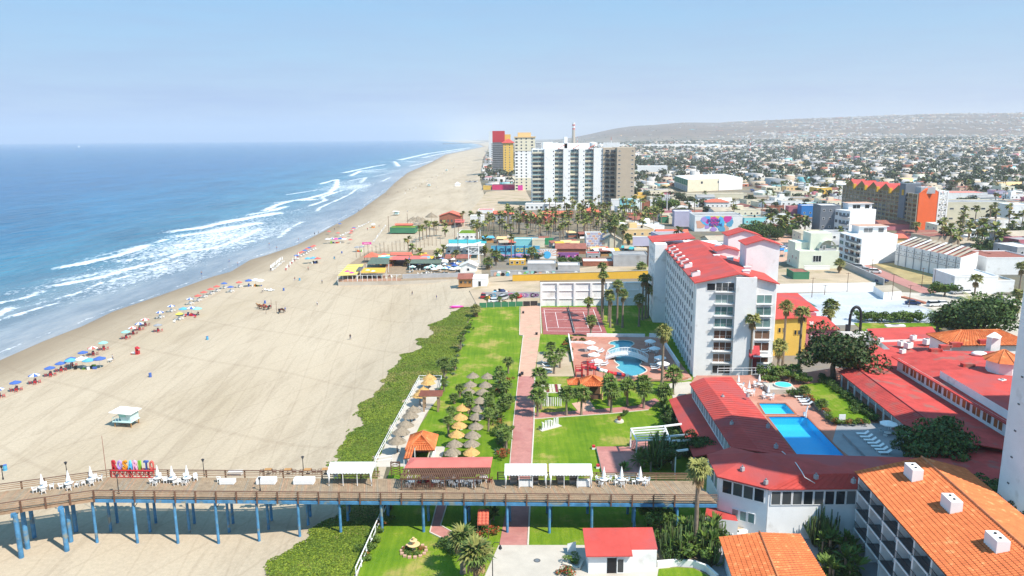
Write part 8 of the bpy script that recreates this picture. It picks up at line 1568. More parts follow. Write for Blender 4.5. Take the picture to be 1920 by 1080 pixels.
tree(L3(1770,556),5.5,3.8,'mid','leaning bushy tree at the street corner by the white gabled hall');tree(G(1822,640,GZ),11,7.6,'dark','broad dark green tree behind the red hotel roofs, nearest',flat=.85);tree(G(1858,622,GZ),9.5,5.6,'dark','dark green tree on the right of the broad one');tree(G(1790,632,GZ),8,4.6,'dark','dark green tree on the left under the date palm');tree(G(1862,600,GZ),8,5,'mid','rounded green tree behind the broad dark one');bush(G(1795,615,GZ),3,3.5,'bush','big green shrub at the foot of the date palms')
palm_px(1757,622,1757,592,4.2,'big date palm left of the dark trees',None,'feather',1.4);palm_px(1812,615,1813,568,4.6,'big date palm rising over the dark trees',None,'feather',1.4)
for b,c_,l in(((1826,562),(1826,523),'fan palm before the white gabled hall'),((1911,545),(1914,500),'fan palm at the right edge by the white garage'),((1907,575),(1908,552),'low palm right of the white wagon'),((1895,598),(1893,582),'small palm on the street island'),((1573,512),(1572,494),'bushy palm beside the mint house'),((1716,452),(1715,422),'thick palm before the orange hotel')):palm_px(*b,*c_,2.7,l,None,'old')
for i in range(32):x,y=k.uniform(1758,1918),k.uniform(425,478);palm(L3(x,y),k.uniform(7,13),k.uniform(2.6,3.4),'fan palm of the group before the wide beige building','palms before the wide beige building','low',1)
for i in range(16):x,y=k.uniform(1440,1512),k.uniform(430,445);palm(L3(x,y),k.uniform(6,9),k.uniform(3,3.8),'palm of the shady street left of the white flats','palms left of the white flats','low',1)
for i in range(5):tree(L3(k.uniform(1430,1500),k.uniform(436,452)),5,3.2,'dark','dark round tree on the shady street left of the white flats','trees left of the white flats')
for i in range(8):tree(L3(k.uniform(1820,1915),k.uniform(455,482)),6,4.5,'dark','dark round tree under the palms at the right edge','trees under the right palms')
# -- orange hotel
l_,c,r_=L3(1577,405),L3(1715,434),L3(1751,430);HH=HT2(1715,434,364);t=thing('orange_hotel','long tan hotel with rows of windows, red gables and an orange end wall','hotel');q=l_+r_-c;MB().prism([(c.x,c.y),(r_.x,r_.y),(q.x,q.y),(l_.x,l_.y)],GZ,GZ+HH,'olive_wall','greyroof').build('wall',t);LM.append((c.x,c.y,'the long tan and orange hotel'));OCC.append(((l_.x+c.x)/2,(l_.y+c.y)/2+8,45));OCC.append((c.x,c.y+8,20));OCC.append((l_.x,l_.y,20))
d=(c-l_).normalized();nn_=Vector((d.y,-d.x,0));L_=(c-l_).length;ang=math.atan2(d.y,d.x);nf=8;nbay=19
for f in range(nf):
 z=GZ+HH*f/nf
 for i in range(nbay):
  p=l_.lerp(c,(i+.5)/nbay)+nn_*.05;win(t,p.x,p.y,z+HH/nf*.2,ang,L_/nbay*.72,HH/nf*.62,cols=2,frame='peach')
 p,q2=l_+nn_*.25,c+nn_*.25;MB().beam((p.x,p.y,z+.1),(q2.x,q2.y,z+.1),.5,.3,'tan').build('ledge',t)
for i in range(nbay+1):p=l_.lerp(c,i/nbay)+nn_*.2;MB().beam((p.x,p.y,GZ),(p.x,p.y,GZ+HH),.35,.4,'beige').build('pier_strip',t)
e=(r_-c).normalized();W_=(r_-c).length;m_=Vector((e.y,-e.x,0));a0=c+m_*.3;a1=r_+m_*.3;MB().beam((a0.x,a0.y,GZ+HH/2),(a1.x,a1.y,GZ+HH/2),.6,HH,'orange_wall').build('end_wall',t);mid=a0.lerp(a1,.5);MB().prism([(a0.x,a0.y-.3),(a1.x,a1.y-.3),(a1.x,a1.y+.3),(a0.x,a0.y+.3)],GZ+HH,GZ+HH+.5,'orange_wall').add([(a0.x,a0.y-.3,GZ+HH+.5),(a1.x,a1.y-.3,GZ+HH+.5),(mid.x+1,mid.y-.3,GZ+HH+3.8),(mid.x-1,mid.y-.3,GZ+HH+3.8)],[(0,1,2,3)],'orange_wall').build('end_gable',t)
for i in range(5):
 u0,u1=.03+i*.165,.03+i*.165+.155;p,q2=l_.lerp(c,u0),l_.lerp(c,u1);mm_=p.lerp(q2,.5);b=-nn_*9;zt=GZ+HH
 MB().thick([p+Vector((0,0,HH)),mm_+Vector((0,0,HH+4)),mm_+b+Vector((0,0,HH+4)),p+b+Vector((0,0,HH))],.2,'coral').thick([mm_+Vector((0,0,HH+4)),q2+Vector((0,0,HH)),q2+b+Vector((0,0,HH)),mm_+b+Vector((0,0,HH+4))],.2,'redroof').build('roof',t);MB().add([tuple(p+Vector((0,0,HH))),tuple(q2+Vector((0,0,HH))),tuple(mm_+Vector((0,0,HH+3.8)))],[(0,1,2)],'olive_wall').build('gable_wall',t)
 z0=q2+nn_*.6;MB().box(z0.x-.8,z0.y-.8,GZ+HH-1.5,z0.x+.8,z0.y+.8,GZ+HH+1.6,'yellow_wall').build('balcony',t)
p,q2=l_.lerp(c,.80),l_.lerp(c,.87);MB().prism([(p.x+nn_.x,p.y+nn_.y),(q2.x+nn_.x,q2.y+nn_.y),(q2.x-nn_.x*8,q2.y-nn_.y*8),(p.x-nn_.x*8,p.y-nn_.y*8)],GZ+HH*.3,GZ+HH+5,'slate').build('lift_tower',t);p=l_.lerp(c,.95)-nn_*10;MB().box(p.x-7,p.y-2,GZ+HH,p.x+1,p.y+4,GZ+HH+3.5,'grey').build('roof_house',t)
st=thing('lattice_stair','white lattice stair tower at the orange end wall','stair tower');x0,x1=r_.x+.6,r_.x+5.6;y0=r_.y-.5
for x in(x0,x1):
 for y in(y0,y0+4):MB().cb(x,y,GZ,.7,.7,HH+1,'white').build('post',st)
for f in range(7):
 z=GZ+(HH+1)*f/7;z1_=GZ+(HH+1)*(f+1)/7;MB().beam((x0,y0,z),(x1,y0,z1_),.55,.55,'white').beam((x1,y0,z),(x0,y0,z1_),.55,.55,'white').build('brace',st);MB().box(x0,y0,z1_-.3,x1,y0+4,z1_,'white').build('landing',st)
# -- the town behind: houses, trees, hills
for x in np.arange(-60,110,6):OCC.append((x,262,20))
OCC+=[(70,180,40),(95,210,45),(130,190,60),(150,250,40),(60,300,25),(110,260,50),(160,210,60),(60,225,30),(130,300,25),(175,330,18),(190,300,18)]
OX=np.array(OCC)
def free(x,y,r=0):return(np.hypot(OX[:,0]-x,OX[:,1]-y)>OX[:,2]+r).all()
k=random.Random(77);cand=[];trees_c=[]
ca_,sa_=math.cos(.12),math.sin(.12)
def land(x,y):return float(terr(x,y))+GZ
sx_=15.5;gi=0
for i in range(-60,330):
 for j in range(14,330):
  u=i*sx_+(i//5)*7;v=j*17+(j//4)*8
  x,y=u*ca_-v*sa_*.0+v*.04,v+u*.05
  if y<262 or y>4300:continue
  if x<float(innerX(y))+8 or x>y*.74+60:continue
  if y>1500 and k.random()<.45-(.2 if y>2200 else 0):continue
  x+=k.uniform(-2.5,2.5);y+=k.uniform(-3,3)
  px_,py_=proj(x,y,GZ)
  if py_>470 and px_<1250 or(905<px_<1160 and py_>398):continue
  if 905<px_<1000 and 356<py_<395:continue
  if px_<905 and y<700:continue
  if not free(x,y,7)or(1385<px_<1500 and 425<py_<500)or(1285<px_<1400 and 425<py_<470):continue
  dens=.74+.2*math.sin(x/190)*math.sin(y/260)
  if k.random()<dens:cand.append((x,y))
  elif k.random()<.9:trees_c.append((x,y))
  if k.random()<.62:trees_c.append((x+k.uniform(-8,8),y+k.uniform(-9,9)))
trees_c=[q for q in trees_c if free(q[0],q[1],2)]
WC=[('white','white',10),('cream','cream',5),('beige','beige',3),('grey','grey',4),('peach','peach',1),('pink','pink_wall',.4),('aqua','aqua_wall',.5),('mint','mint_wall',1),('brick red','brick',1.2),('lavender','lavender_wall',.5),('amber','amber_wall',.4)]
RC=[('white','whiteroof',5),('grey','greyroof',5),('tan','tan',6),('rust','rust',1.6),('coral','coral',1.3)]
def pick(L_):return k.choices(L_,[q[2]for q in L_])[0]
def frontkey(q):return q[1]+abs(q[0])*.2
cand.sort(key=frontkey)
def lmtext(x,y):
 b=min(LM,key=lambda q:math.hypot(q[0]-x,(q[1]-y)*.5));px1,py1=proj(x,y,GZ);px2,py2=proj(b[0],b[1],GZ)
 dx=px1-px2;dy=py2-py1
 return(('behind' if dy>0 else 'in front of')if abs(dx)<abs(dy)*2.2 else('left of' if dx<0 else 'right of'))+' '+b[2]
NEAR=cand[:295];FAR=cand[295:];seen={}
for(x,y)in NEAR:
 wc,wm,_=pick(WC);rc,rm,_=pick(RC);w=k.uniform(9,15);d=k.uniform(9,15);st_=2 if k.random()<.3 else 1;h_=st_*3.1+k.uniform(.2,.8);kind='flat' if k.random()<.72 else 'gable'
 if k.random()<.12:w*=1.7;d*=1.3
 lab=f'{wc} {"two-storey " if st_ == 2 else "low "}{"flat-roofed" if kind == "flat" else "gabled"} house with {rc} roof {lmtext(x, y)}';seen.setdefault(lab,[]);rz=.12+k.choice([0,0,0,1.5708,-.2])
 t=thing('town_house',lab,'house',(x,y,land(x,y)-.1),rz);seen[lab].append(t);t['group']='houses: '+lab[:60]
 if kind=='flat':MB().box(-w/2,-d/2,0,w/2,d/2,h_,wm).build('wall',t);flat_roof(w,d,h_,rm,.35,wm).build('roof',t,(-w/2,-d/2,0))
 else:gable_wall(w,d,h_,1.6,wm).build('wall',t,(-w/2,-d/2,0));gable(w,d,h_,1.6,rm).build('roof',t,(-w/2,-d/2,0))
 n=max(2,int(w/3.4))
 if y<620:
  for s in range(st_):
   for i in range(n):
    if s==0 and i==n//2:put(winmesh(1.0,2.1,'darkwood','white'),'door',t,(-w/2+w*(i+.5)/n,-d/2-.02,.05));continue
    win(t,-w/2+w*(i+.5)/n,-d/2-.02,s*3.1+1.0,0,1.3,1.2)
  if rz<1:
   for s in range(st_):
    for i in range(2):win(t,-w/2-.02,-d/2+d*(i+.5)/2,s*3.1+1.0,-1.5708,1.2,1.2)
 else:
  mb=MB()
  for s in range(st_):
   for i in range(n):xx=-w/2+w*(i+.5)/n;mb.box(xx-.65,-d/2-.05,s*3.1+1,xx+.65,-d/2+.02,s*3.1+2.3,'darkglass')
  mb.build('window_row',t,kind='stuff')
 if kind=='flat' and k.random()<.5:put(TANK,'water_tank',t,(k.uniform(-.3,.3)*w,k.uniform(-.3,.3)*d,h_+.02))
 if kind=='flat' and k.random()<.35:MB().box(-2,-2,h_,2,1.5,h_+2.4,wm).build('roof_room',t,(k.uniform(-.15,.15)*w,k.uniform(-.1,.2)*d,0))
leaf_mat('hazed_leaf',(.065,.08,.045));mat('hazed_white',(.56,.54,.52),.85,.15,.05);mat('hazed_cream',(.52,.47,.38),.85,.15,.05)  # low-contrast tints paint extra distance haze into houses and trees
rng=np.random.RandomState(5);P=np.array(FAR);hx=[];
extra=[]
for _ in range(9000):
 a_=rng.uniform(.05,.78);D_=rng.uniform(3800,9600);y_=D_/math.sqrt(1+a_*a_);x_=a_*y_
 cl=math.sin(x_/330+1)*math.sin(y_/410)+.8*math.sin(x_/140+y_/170)
 if a_<.27 and rng.rand()<.7 and D_>5000:continue
 if cl>rng.uniform(-1.0,.9):extra.append((x_,y_))
P=np.concatenate([P,np.array(extra)]);pf=fnoise(P[:,0],P[:,1],150,61);pd=np.hypot(P[:,0],P[:,1]);pa=P[:,0]/P[:,1];P=P[(pf<rng.uniform(.5,1.5,len(P)))&~((pd>4200)&(pa<.33)&(rng.rand(len(P))<.86-2.2*np.maximum(pa-.2,0)))];n=len(P);HZ=terr(P[:,0],P[:,1])+GZ
wd=rng.uniform(7,14,n)*np.where(rng.rand(n)<.13,rng.uniform(1.6,3.6,n),1)*np.where(P[:,1]>3800,1.9,1);dp=rng.uniform(8,13,n);hh=rng.uniform(3,4.6,n)*np.where(rng.rand(n)<.25,1.8,1);farD=np.hypot(P[:,0],P[:,1])>2500;an=.12+rng.choice([0,1.57,-.25],n,p=[.7,.2,.1]);big=P[:,1]<1600
names_w=['hazed_white','hazed_cream','beige','grey','peach','mint_wall','brick','aqua_wall','pink_wall'];wm_=rng.choice(9,n,p=[.33,.21,.16,.15,.04,.03,.05,.02,.01]);wm_=np.where(farD&(wm_==0)&(P[:,1]<4000)&(rng.rand(n)<.5),rng.choice([1,2,3],n),wm_);names_r=['hazed_white','greyroof','tan','rust','coral'];rm_=9+rng.choice(5,n,p=[.17,.33,.36,.08,.06])
base=np.array([[-1,-1,0],[1,-1,0],[1,1,0],[-1,1,0],[-1,-1,1],[1,-1,1],[1,1,1],[-1,1,1],[-.72,-1.004,.3],[-.25,-1.004,.3],[-.25,-1.004,.68],[-.72,-1.004,.68],[.25,-1.004,.3],[.72,-1.004,.3],[.72,-1.004,.68],[.25,-1.004,.68]],float)
V=base[None]*np.stack([wd/2,dp/2,hh],1)[:,None,:];ca2,sa2=np.cos(an)[:,None],np.sin(an)[:,None];X_=V[...,0]*ca2-V[...,1]*sa2+P[:,0,None];Y_=V[...,0]*sa2+V[...,1]*ca2+P[:,1,None];Z_=V[...,2]+HZ[:,None]-.6
V=np.stack([X_,Y_,Z_],-1).reshape(-1,3).astype(np.float32)
fq=np.array([[0,1,5,4],[1,2,6,5],[2,3,7,6],[3,0,4,7],[4,5,6,7],[8,9,10,11],[12,13,14,15]]);F=(fq[None]+(np.arange(n)*16)[:,None,None]).reshape(-1,4).astype(np.int32);MI=np.repeat(wm_[:,None],7,1);MI[:,4]=rm_;MI[:,5:]=14
me=bpy.data.meshes.new('distant_houses');me.vertices.add(len(V));me.vertices.foreach_set('co',V.ravel());me.loops.add(F.size);me.loops.foreach_set('vertex_index',F.ravel());me.polygons.add(len(F));me.polygons.foreach_set('loop_start',np.arange(len(F),dtype=np.int32)*4);me.polygons.foreach_set('loop_total',np.full(len(F),4,np.int32))
for m in names_w+names_r+['darkglass']:me.materials.append(MT[m])
me.polygons.foreach_set('material_index',MI.ravel().astype(np.int32));me.update(calc_edges=True);tag(put(me,'distant_houses',kind='stuff'),'thousands of small pale houses spreading over the plain and hills','houses')
trees_c.sort(key=frontkey);T1=trees_c[:285];T2=trees_c[285:]
for(x,y)in T1:
 if k.random()<.3:palm((x,y,GZ),k.uniform(7,13),k.uniform(2.4,3.2),'fan palm among the houses '+lmtext(x,y),'town palms '+lmtext(x,y),'low',1)
 else:h_=k.uniform(5,9.5);tree((x,y,GZ),h_,k.uniform(3.2,6),'town','round dark town tree '+lmtext(x,y),'town trees '+lmtext(x,y))
T2=np.concatenate([np.array(T2),np.array([(a_*d_,d_)for a_,d_ in zip(rng.uniform(.05,.78,1500),rng.uniform(4000,8000,1500))])]);tf=fnoise(T2[:,0],T2[:,1],95,63);td=np.hypot(T2[:,0],T2[:,1]);T2=T2[(tf+rng.normal(size=len(T2))*.6>-.25)&((td<2600)|(rng.rand(len(T2))<.55))];k2=len(T2);q=26;sizes=rng.uniform(2.6,6.4,k2)*(1+.25*np.clip(fnoise(T2[:,0],T2[:,1],95,63),0,1.5));D2=np.hypot(T2[:,0],T2[:,1]);zz=terr(T2[:,0],T2[:,1])+GZ
dv=rng.normal(size=(k2,q,3));dv/=np.linalg.norm(dv,axis=2)[...,None];rr=rng.uniform(.5,1.05,(k2,q,1));off_=dv*rr*sizes[:,None,None]*np.array([1,1,.72]);cs=off_+np.stack([T2[:,0],T2[:,1],zz+sizes*.95+1],1)[:,None,:]
nn=dv+rng.normal(size=dv.shape)*.4;nn/=np.linalg.norm(nn,axis=2)[...,None];mi=(rng.rand(k2,1)+rng.rand(k2,q)*.5>.85).astype(int)
tag(put(quads_mesh('distant_trees',cs.reshape(-1,3),nn.reshape(-1,3),(np.repeat(sizes,q)*rng.uniform(.35,.6,k2*q)),['hazed_leaf','town_leaf_b'],mi.ravel(),1.25,rng),'distant_trees',kind='stuff'),'dark green trees scattered between the far houses','trees')
def FP3(px,py,D):
 d=_r*((px-960)/FO)+_f;s_=D/math.hypot(d.x,d.y);x,y=d.x*s_,d.y*s_;return x,y,land(x,y)
x,y,z=FP3(1073,262,3600);sc=3600/FO;t=thing('power_station_chimney','tall grey chimney with red and white bands on the horizon','chimney',(x,y,z));HH=HC-z+(258-232)*sc;MB().cyl(0,0,0,HH*.72,9,6.8,12,'beige').build('shaft',t)
for i,c_ in enumerate(('c_coral','white','c_coral','white')):MB().cyl(0,0,HH*(.72+.07*i),HH*(.79+.07*i),6.8,6.8,12,c_).build('painted_ring',t)
for px_,w_,hp,l in((1108,17,9,'largest'),(1122,10,6,'middle'),(1092,7,7,'left'),(1131,9,4,'right')):x,y,z=FP3(px_,262,3300);tag(MB().cyl(0,0,0,hp*2.4,w_*1.15,w_*1.15,16,'white').cyl(0,0,hp*2.4,hp*2.9,w_*1.15,1,16,'white').build('storage_tank',None,(x,y,z)),f'round white storage tank on the horizon, {l} of four','storage tank')
for px_,hp,D_,l in((1141,24,1900,'right of the horizon tanks'),(1080,14,3300,'beside the tall banded chimney'),(1392,16,2200,'in the middle of the far town')):
 x,y,z=FP3(px_,262,D_);h_=hp*D_/FO+20;t=thing('radio_mast',f'thin lattice mast {l}','mast',(x,y,z))
 for i in range(6):MB().cyl(0,0,h_*i/6,h_*(i+1)/6,2.2-i*.3,1.9-i*.3,4,'c_coral' if i%2 else 'white').build('section',t)
for px_,w_,D_,h_,l in((1270,150,3050,12,'long low white industrial shed under the bare hill, left'),(1340,90,2950,10,'long low white industrial shed under the bare hill, right'),(1050,60,3100,14,'white industrial block left of the banded chimney'),(1150,40,3200,14,'white industrial block right of the storage tanks')):x,y,z=FP3(px_,262,D_);tag(MB().box(-w_,0,0,w_,40,h_,'white','whiteroof').build('factory_hall',None,(x,y,z-1)),l,'factory')
for px_,h_,D_ in((987,45,4200),(975,30,3900),(1003,24,4300)):x,y,z=FP3(px_,262,D_);tag(MB().box(-16,0,0,16,20,h_,'slate').build('far_tower',None,(x,y,z)),{987:'pale square tower block on the far coast, tallest',975:'pale square tower block on the far coast, left',1003:'pale square tower block on the far coast, right'}[px_],'building')
# -- far beach front
for i in range(40):
 y=1010+i*24;x=float(innerX(y))+k.uniform(8,26)
 if not free(x,y,5):continue
 w_,h_=k.uniform(8,15),k.uniform(3.5,6.5);wc=k.choice(['white','white','cream','coral','grey']);t=thing('beachfront_house',f'{ORD[i]} small beachfront house from the near end of the far row','house',(x,y,GZ),k.uniform(-.2,.2),'beachfront houses');MB().box(-w_/2,-6,0,w_/2,6,h_,wc).build('wall',t);flat_roof(w_,12,h_,k.choice(['whiteroof','tan','greyroof']),.3,wc).build('roof',t,(-w_/2,-6,0));
a,b=G(833,270,SEA),G(905,268,SEA);t=MB()
for i in range(30):p=a.lerp(b,i/29);t.ell((p.x,p.y,SEA+1),(16,12,5),'dark_grey',6,4,.3,k)
tag(t.build('breakwater',kind='stuff'),'low dark rocky jetty reaching into the far surf','jetty')
p=G(148,276,SEA);t=thing('fishing_boat','small white fishing boat far out near the sea horizon','boat',tuple(p),1.2)
mb=MB();Lb=26;sc_=1;hull=[(-Lb/2,-3.4,3.4),(Lb*.3,-3.4,3.8),(Lb/2,0,5),(Lb*.3,3.4,3.8),(-Lb/2,3.4,3.4)];lo_=[(x*.92,y*.7,-.5)for x,y,z in hull];mb.add(hull+lo_,[(0,1,2,3,4)]+[(5+i,5+(i+1)%5,(i+1)%5,i)for i in range(5)],'white').build('hull',t)
MB().box(-7,-2.6,3.5,4,2.6,9,'white').box(-4,-2,9,2,2,12,'white').build('cabin',t);MB().cyl(-9,0,3,17,.3,.2,6,'c_silver').cyl(5,0,3,16,.3,.2,6,'c_silver').build('mast',t)
# -- life on the beach
def skin_mesh(name,pts,edges,radii,root,colour,sub=1):
 me=bpy.data.meshes.new(name);b=bmesh.new();L_=b.verts.layers.skin.verify();vs=[]
 for p,r_ in zip(pts,radii):v=b.verts.new(p);v[L_].radius=(r_,r_)if not isinstance(r_,tuple)else r_;vs.append(v)
 vs[root][L_].use_root=True
 for i,j in edges:b.edges.new((vs[i],vs[j]))
 b.to_mesh(me);b.free();o=bpy.data.objects.new(name,me);C.objects.link(o);m_=o.modifiers.new('skin','SKIN');m_.use_smooth_shade=True;s_=o.modifiers.new('sub','SUBSURF');s_.levels=sub
 dg=bpy.context.evaluated_depsgraph_get();r=bpy.data.meshes.new_from_object(o.evaluated_get(dg));bpy.data.objects.remove(o);r.name=name;r.materials.clear();ms=[]
 for p in r.polygons:
  mn=colour(p.center)
  if mn not in ms:ms.append(mn);r.materials.append(MT[mn])
  p.material_index=ms.index(mn)
 return r
def person_mesh(shirt,trousers,pose='walk',hair='c_black'):
 st=.22 if pose=='walk' else.06
 pts=[(0,0,.95),(0,0,1.15),(0,0,1.38),(0,0,1.5),(0,.02,1.62),(0,.02,1.74),(-.2,0,1.40),(-.27,-.06 if pose=='walk' else 0,1.12),(-.26,.10 if pose=='walk' else.05,.88),(.2,0,1.40),(.27,.06,1.12),(.26,-.02,.88),(-.1,0,.90),(-.11,st,.50),(-.11,st*.6,.08),(-.11,st*.6+.14,.04),(.1,0,.90),(.11,-st*.5,.50),(.11,-st*1.5,.10),(.11,-st*1.5+.14,.04)]
 if pose=='sit':pts=[(0,0,.45),(0,.0,.65),(0,.0,.88),(0,0,1.0),(0,.02,1.12),(0,.02,1.24),(-.2,0,.90),(-.27,.12,.68),(-.2,.32,.58),(.2,0,.90),(.27,.12,.68),(.2,.32,.58),(-.1,.05,.44),(-.12,.45,.46),(-.12,.48,.10),(-.12,.6,.05),(.1,.05,.44),(.12,.45,.46),(.12,.48,.10),(.12,.6,.05)]
 ed=[(0,1),(1,2),(2,3),(3,4),(4,5),(2,6),(6,7),(7,8),(2,9),(9,10),(10,11),(0,12),(12,13),(13,14),(14,15),(0,16),(16,17),(17,18),(18,19)]
 rd_=[.14,.13,.15,.06,.10,.07,.065,.05,.04,.065,.05,.04,.09,.065,.045,.035,.09,.065,.045,.035];zt=1.0 if pose!='sit' else.5;top=1.45 if pose!='sit' else.95
 def colr(c):
  if c.z>top+.18:return hair
  if c.z>top:return 'skin'
  if c.z>zt:return shirt if abs(c.x)<.24 else 'skin'
  if abs(c.x)>.2:return 'skin'
  return trousers if(c.z>.3 or pose=='stand')else 'skin'
 return skin_mesh('person',pts,ed,rd_,0,colr)
PM=[(person_mesh('c_black','c_navy','walk'),'dark clothes walking'),(person_mesh('plastic','c_navy','walk'),'a white shirt and dark trousers walking'),(person_mesh('c_blue','c_grey','stand'),'a blue shirt standing'),(person_mesh('c_red','c_black','stand'),'a red shirt standing'),(person_mesh('skin','c_blue','walk'),'blue swimming trunks walking'),(person_mesh('c_grey','c_black','stand'),'grey top and black trousers standing')]
def person(px,py,k_,where,group=None,water=False):
 p=GB(px,py)if not water else G(px,py,SEA);m_,tx=PM[k_];return prop(m_,'person',p,f'person in {tx} {where}' if len(f'person in {tx} {where}'.split())<17 else f'person in {tx.rsplit(" ", 1)[0]} {where}','person',group,random.Random(int(px)).uniform(0,6))
for x,y,k_,w_ in((657,637,0,'at the edge of the ice plant bank'),(773,554,0,'alone on the open sand before the beach club'),(595,574,1,'alone in the middle of the wide beach'),(819,562,2,'near the sand road before the orange hut'),(604,532,5,'seaward of the yellow sun roof'),(628,487,3,'between vendor tent and beach club'),(672,397,0,'at the water line, left of a pair'),(675,397,5,'at the water line, right of a pair'),(627,432,0,'on the wet sand below the umbrella rows'),(590,441,0,'by the water, left of a pair'),(597,438,5,'by the water, right of a pair'),(508,509,0,'at the lower end of the folded umbrellas'),(746,361,5,'on the wet sand far up the beach'),(724,366,0,'at the far water line, left of two'),(729,366,4,'at the far water line, right of two'),(764,398,1,'behind the pale blue lifeguard tower'),(553,527,4,'crossing the sand below the blue vendor tent'),(212,676,1,'by the white table behind the big tent'),(492,549,1,'beside the white loungers by the tents'),(806,371,0,'on the empty far sand, nearer one'),(818,352,5,'on the empty far sand, farther one'),(535,585,2,'beside the last tethered horse'),(711,426,4,'between umbrella rows and beach bar'),(689,432,3,'beside the scattered beach tents'),(578,507,3,'under the edge of the blue vendor tent')):person(x,y,k_,w_)
for i,(x,y)in enumerate(((378,516),(505,461),(519,468),(446,498),(560,452),(430,492))):person(x,y,4,f'wading in the shallow water, swimmer {i + 1} from the left' if False else 'wading in the shallow water off the umbrellas','bathers in the shallow water',True)
def horse_mesh(c_,down=False):
 hd=[(1.05,0,1.30),(1.35,0,1.62),(1.62,0,1.58),(1.86,0,1.36)]if not down else[(1.05,0,1.2),(1.42,0,1.02),(1.62,0,.75),(1.76,0,.48)]
 pts=[(0,0,1.12),(.45,0,1.10),(.85,0,1.12)]+hd+[(-.45,0,1.15),(-.85,0,1.18),(-1.02,0,.95),(-1.08,0,.6)];ed=[(0,1),(1,2),(2,3),(3,4),(4,5),(5,6),(0,7),(7,8),(8,9),(9,10)];rd_=[.27,.29,.27,.19,.14,.12,.07,.28,.26,.06,.04]
 for s in(-1,1):
  b=len(pts);pts+=[(.80,s*.16,.85),(.80,s*.16,.48),(.82,s*.16,.10),(.88,s*.16,.03)];ed+=[(2,b),(b,b+1),(b+1,b+2),(b+2,b+3)];rd_+=[.12,.065,.05,.06]
  b=len(pts);pts+=[(-.80,s*.16,.88),(-.68,s*.16,.66),(-.90,s*.16,.48),(-.84,s*.16,.10),(-.78,s*.16,.03)];ed+=[(8,b),(b,b+1),(b+1,b+2),(b+2,b+3),(b+3,b+4)];rd_+=[.15,.10,.06,.05,.06]
 return skin_mesh('body',pts,ed,rd_,0,lambda c:'c_black' if(c.x<-1.0 or c.z<.2)else c_)
HM=[horse_mesh('c_brown'),horse_mesh('wood_tan'),horse_mesh('c_black',True),horse_mesh('c_brown',True)];SAD=MB().box(-.25,-.3,1.3,.3,.3,1.42,'c_black').box(-.28,-.34,.95,.2,-.28,1.35,'c_red').box(-.28,.28,.95,.2,.34,1.35,'c_red').mesh('saddle')
for i,(x,y,m_,l)in enumerate(((487,578,1,'light brown horse at the left end of the tethered group'),(491,580,0,'brown horse second from left in the tethered group'),(495,578,1,'light brown horse in the middle of the tethered group'),(499,581,0,'brown horse in front of the middle of the tethered group'),(506,580,2,'black horse at the right end of the tethered group'),(524,587,2,'black horse lowering its head, left of the separate pair'),(529,586,3,'dark brown horse of the separate pair'))):p=GB(x,y);t=thing('horse',l,'horse',tuple(p),2.6+i*.5);put(HM[m_],'body',t);put(SAD,'saddle',t)
for x,y,h_,l in((499,588,3.2,'nearest the tethered horses'),(509,577,2.8,'behind the black horse'),(519,587,4.0,'between the two horse groups')):tag(MB().cyl(0,0,0,h_,.06,.05,5,'darkwood').build('tether_post',None,tuple(GB(x,y))),f'thin wooden post {l}','post')
US=[(-2,746,'bluewhite'),(31,733,'blue'),(66,719,'bluewhite'),(95,705,'blue'),(115,696,'blue'),(135,687,'blue'),(157,675,'blue'),(175,666,'redwhite'),(195,656,'mint'),(237,635,'mint'),(250,627,'redwhite'),(262,619,'bluewhite'),(273,611,'redwhite'),(297,622,'grey'),(301,597,'bluewhite'),(322,585,'bluewhite'),(337,600,'yellow'),(357,571,'bluewhite'),(372,565,'red'),(383,558,'red'),(396,552,'red'),(407,547,'red'),(421,541,'blue'),(433,548,'blue'),(449,539,'red')]
TBL='umbrella'
nm_=dict(bluewhite='blue and white striped',blue='blue',redwhite='red and white striped',mint='mint green',grey='grey',yellow='pale yellow',red='red')
kk3=random.Random(40)
for i,(x,y,c_)in enumerate(US):
 p=GB(x,y);red=x<300;wh_=['','second ','third ']
 lab=f'{nm_[c_]} beach umbrella, the {ORD[i]} of the shore line';t=open_umbrella(p,c_,f'{nm_[c_]} beach umbrella '+('at the left edge of the beach' if i==0 else f'after a {nm_[US[i - 1][2]]} one, {ORD[i]} along shore'),None,.98,2.0)
 prop(TABLE_R if red else TABLE,'table',p,f'{"red" if red else "white"} table under the {nm_[c_]} beach umbrella, {ORD[i]} along the shore','table')
 for j in range(4):a_=j*1.57+.5;prop((CHAIR_R if c_!='redwhite' else CHAIR_M)if red else CHAIR,'plastic_chair',p+Vector((math.cos(a_)*.95,math.sin(a_)*.9,0)),f'{"red" if red else "white"} chair round the {nm_[c_]} umbrella, {ORD[i]} along the shore','chair',f'chairs at shore umbrella {i + 1}',a_-1.57)
p=GB(337,600)
def beach_tent(px,py,cols,label,w=3.2,n=2,stock=True):
 p=GB(px,py);t=thing('vendor_tent',label,'vendor stand',tuple(p));
 for i in range(n):
  put(UMB[cols[i%len(cols)]],'canopy',t,(i*2.2-(n-1)*1.1,(i%2)*.8,2.3+.12*(i%2)),scale=1.2);put(POLE,'pole',t,(i*2.2-(n-1)*1.1,(i%2)*.8,0),scale=(1,1,2.8))
 if stock:
  k_=random.Random(int(px))
  for i in range(7):MB().cb(k_.uniform(-w/2,w/2),k_.uniform(-.6,.6),0,k_.uniform(.4,.9),.5,k_.uniform(.4,1.2),k_.choice(['c_lime','c_magenta','plastic','c_blue','c_orange','c_black','c_red'])).build('goods',t)
 return t
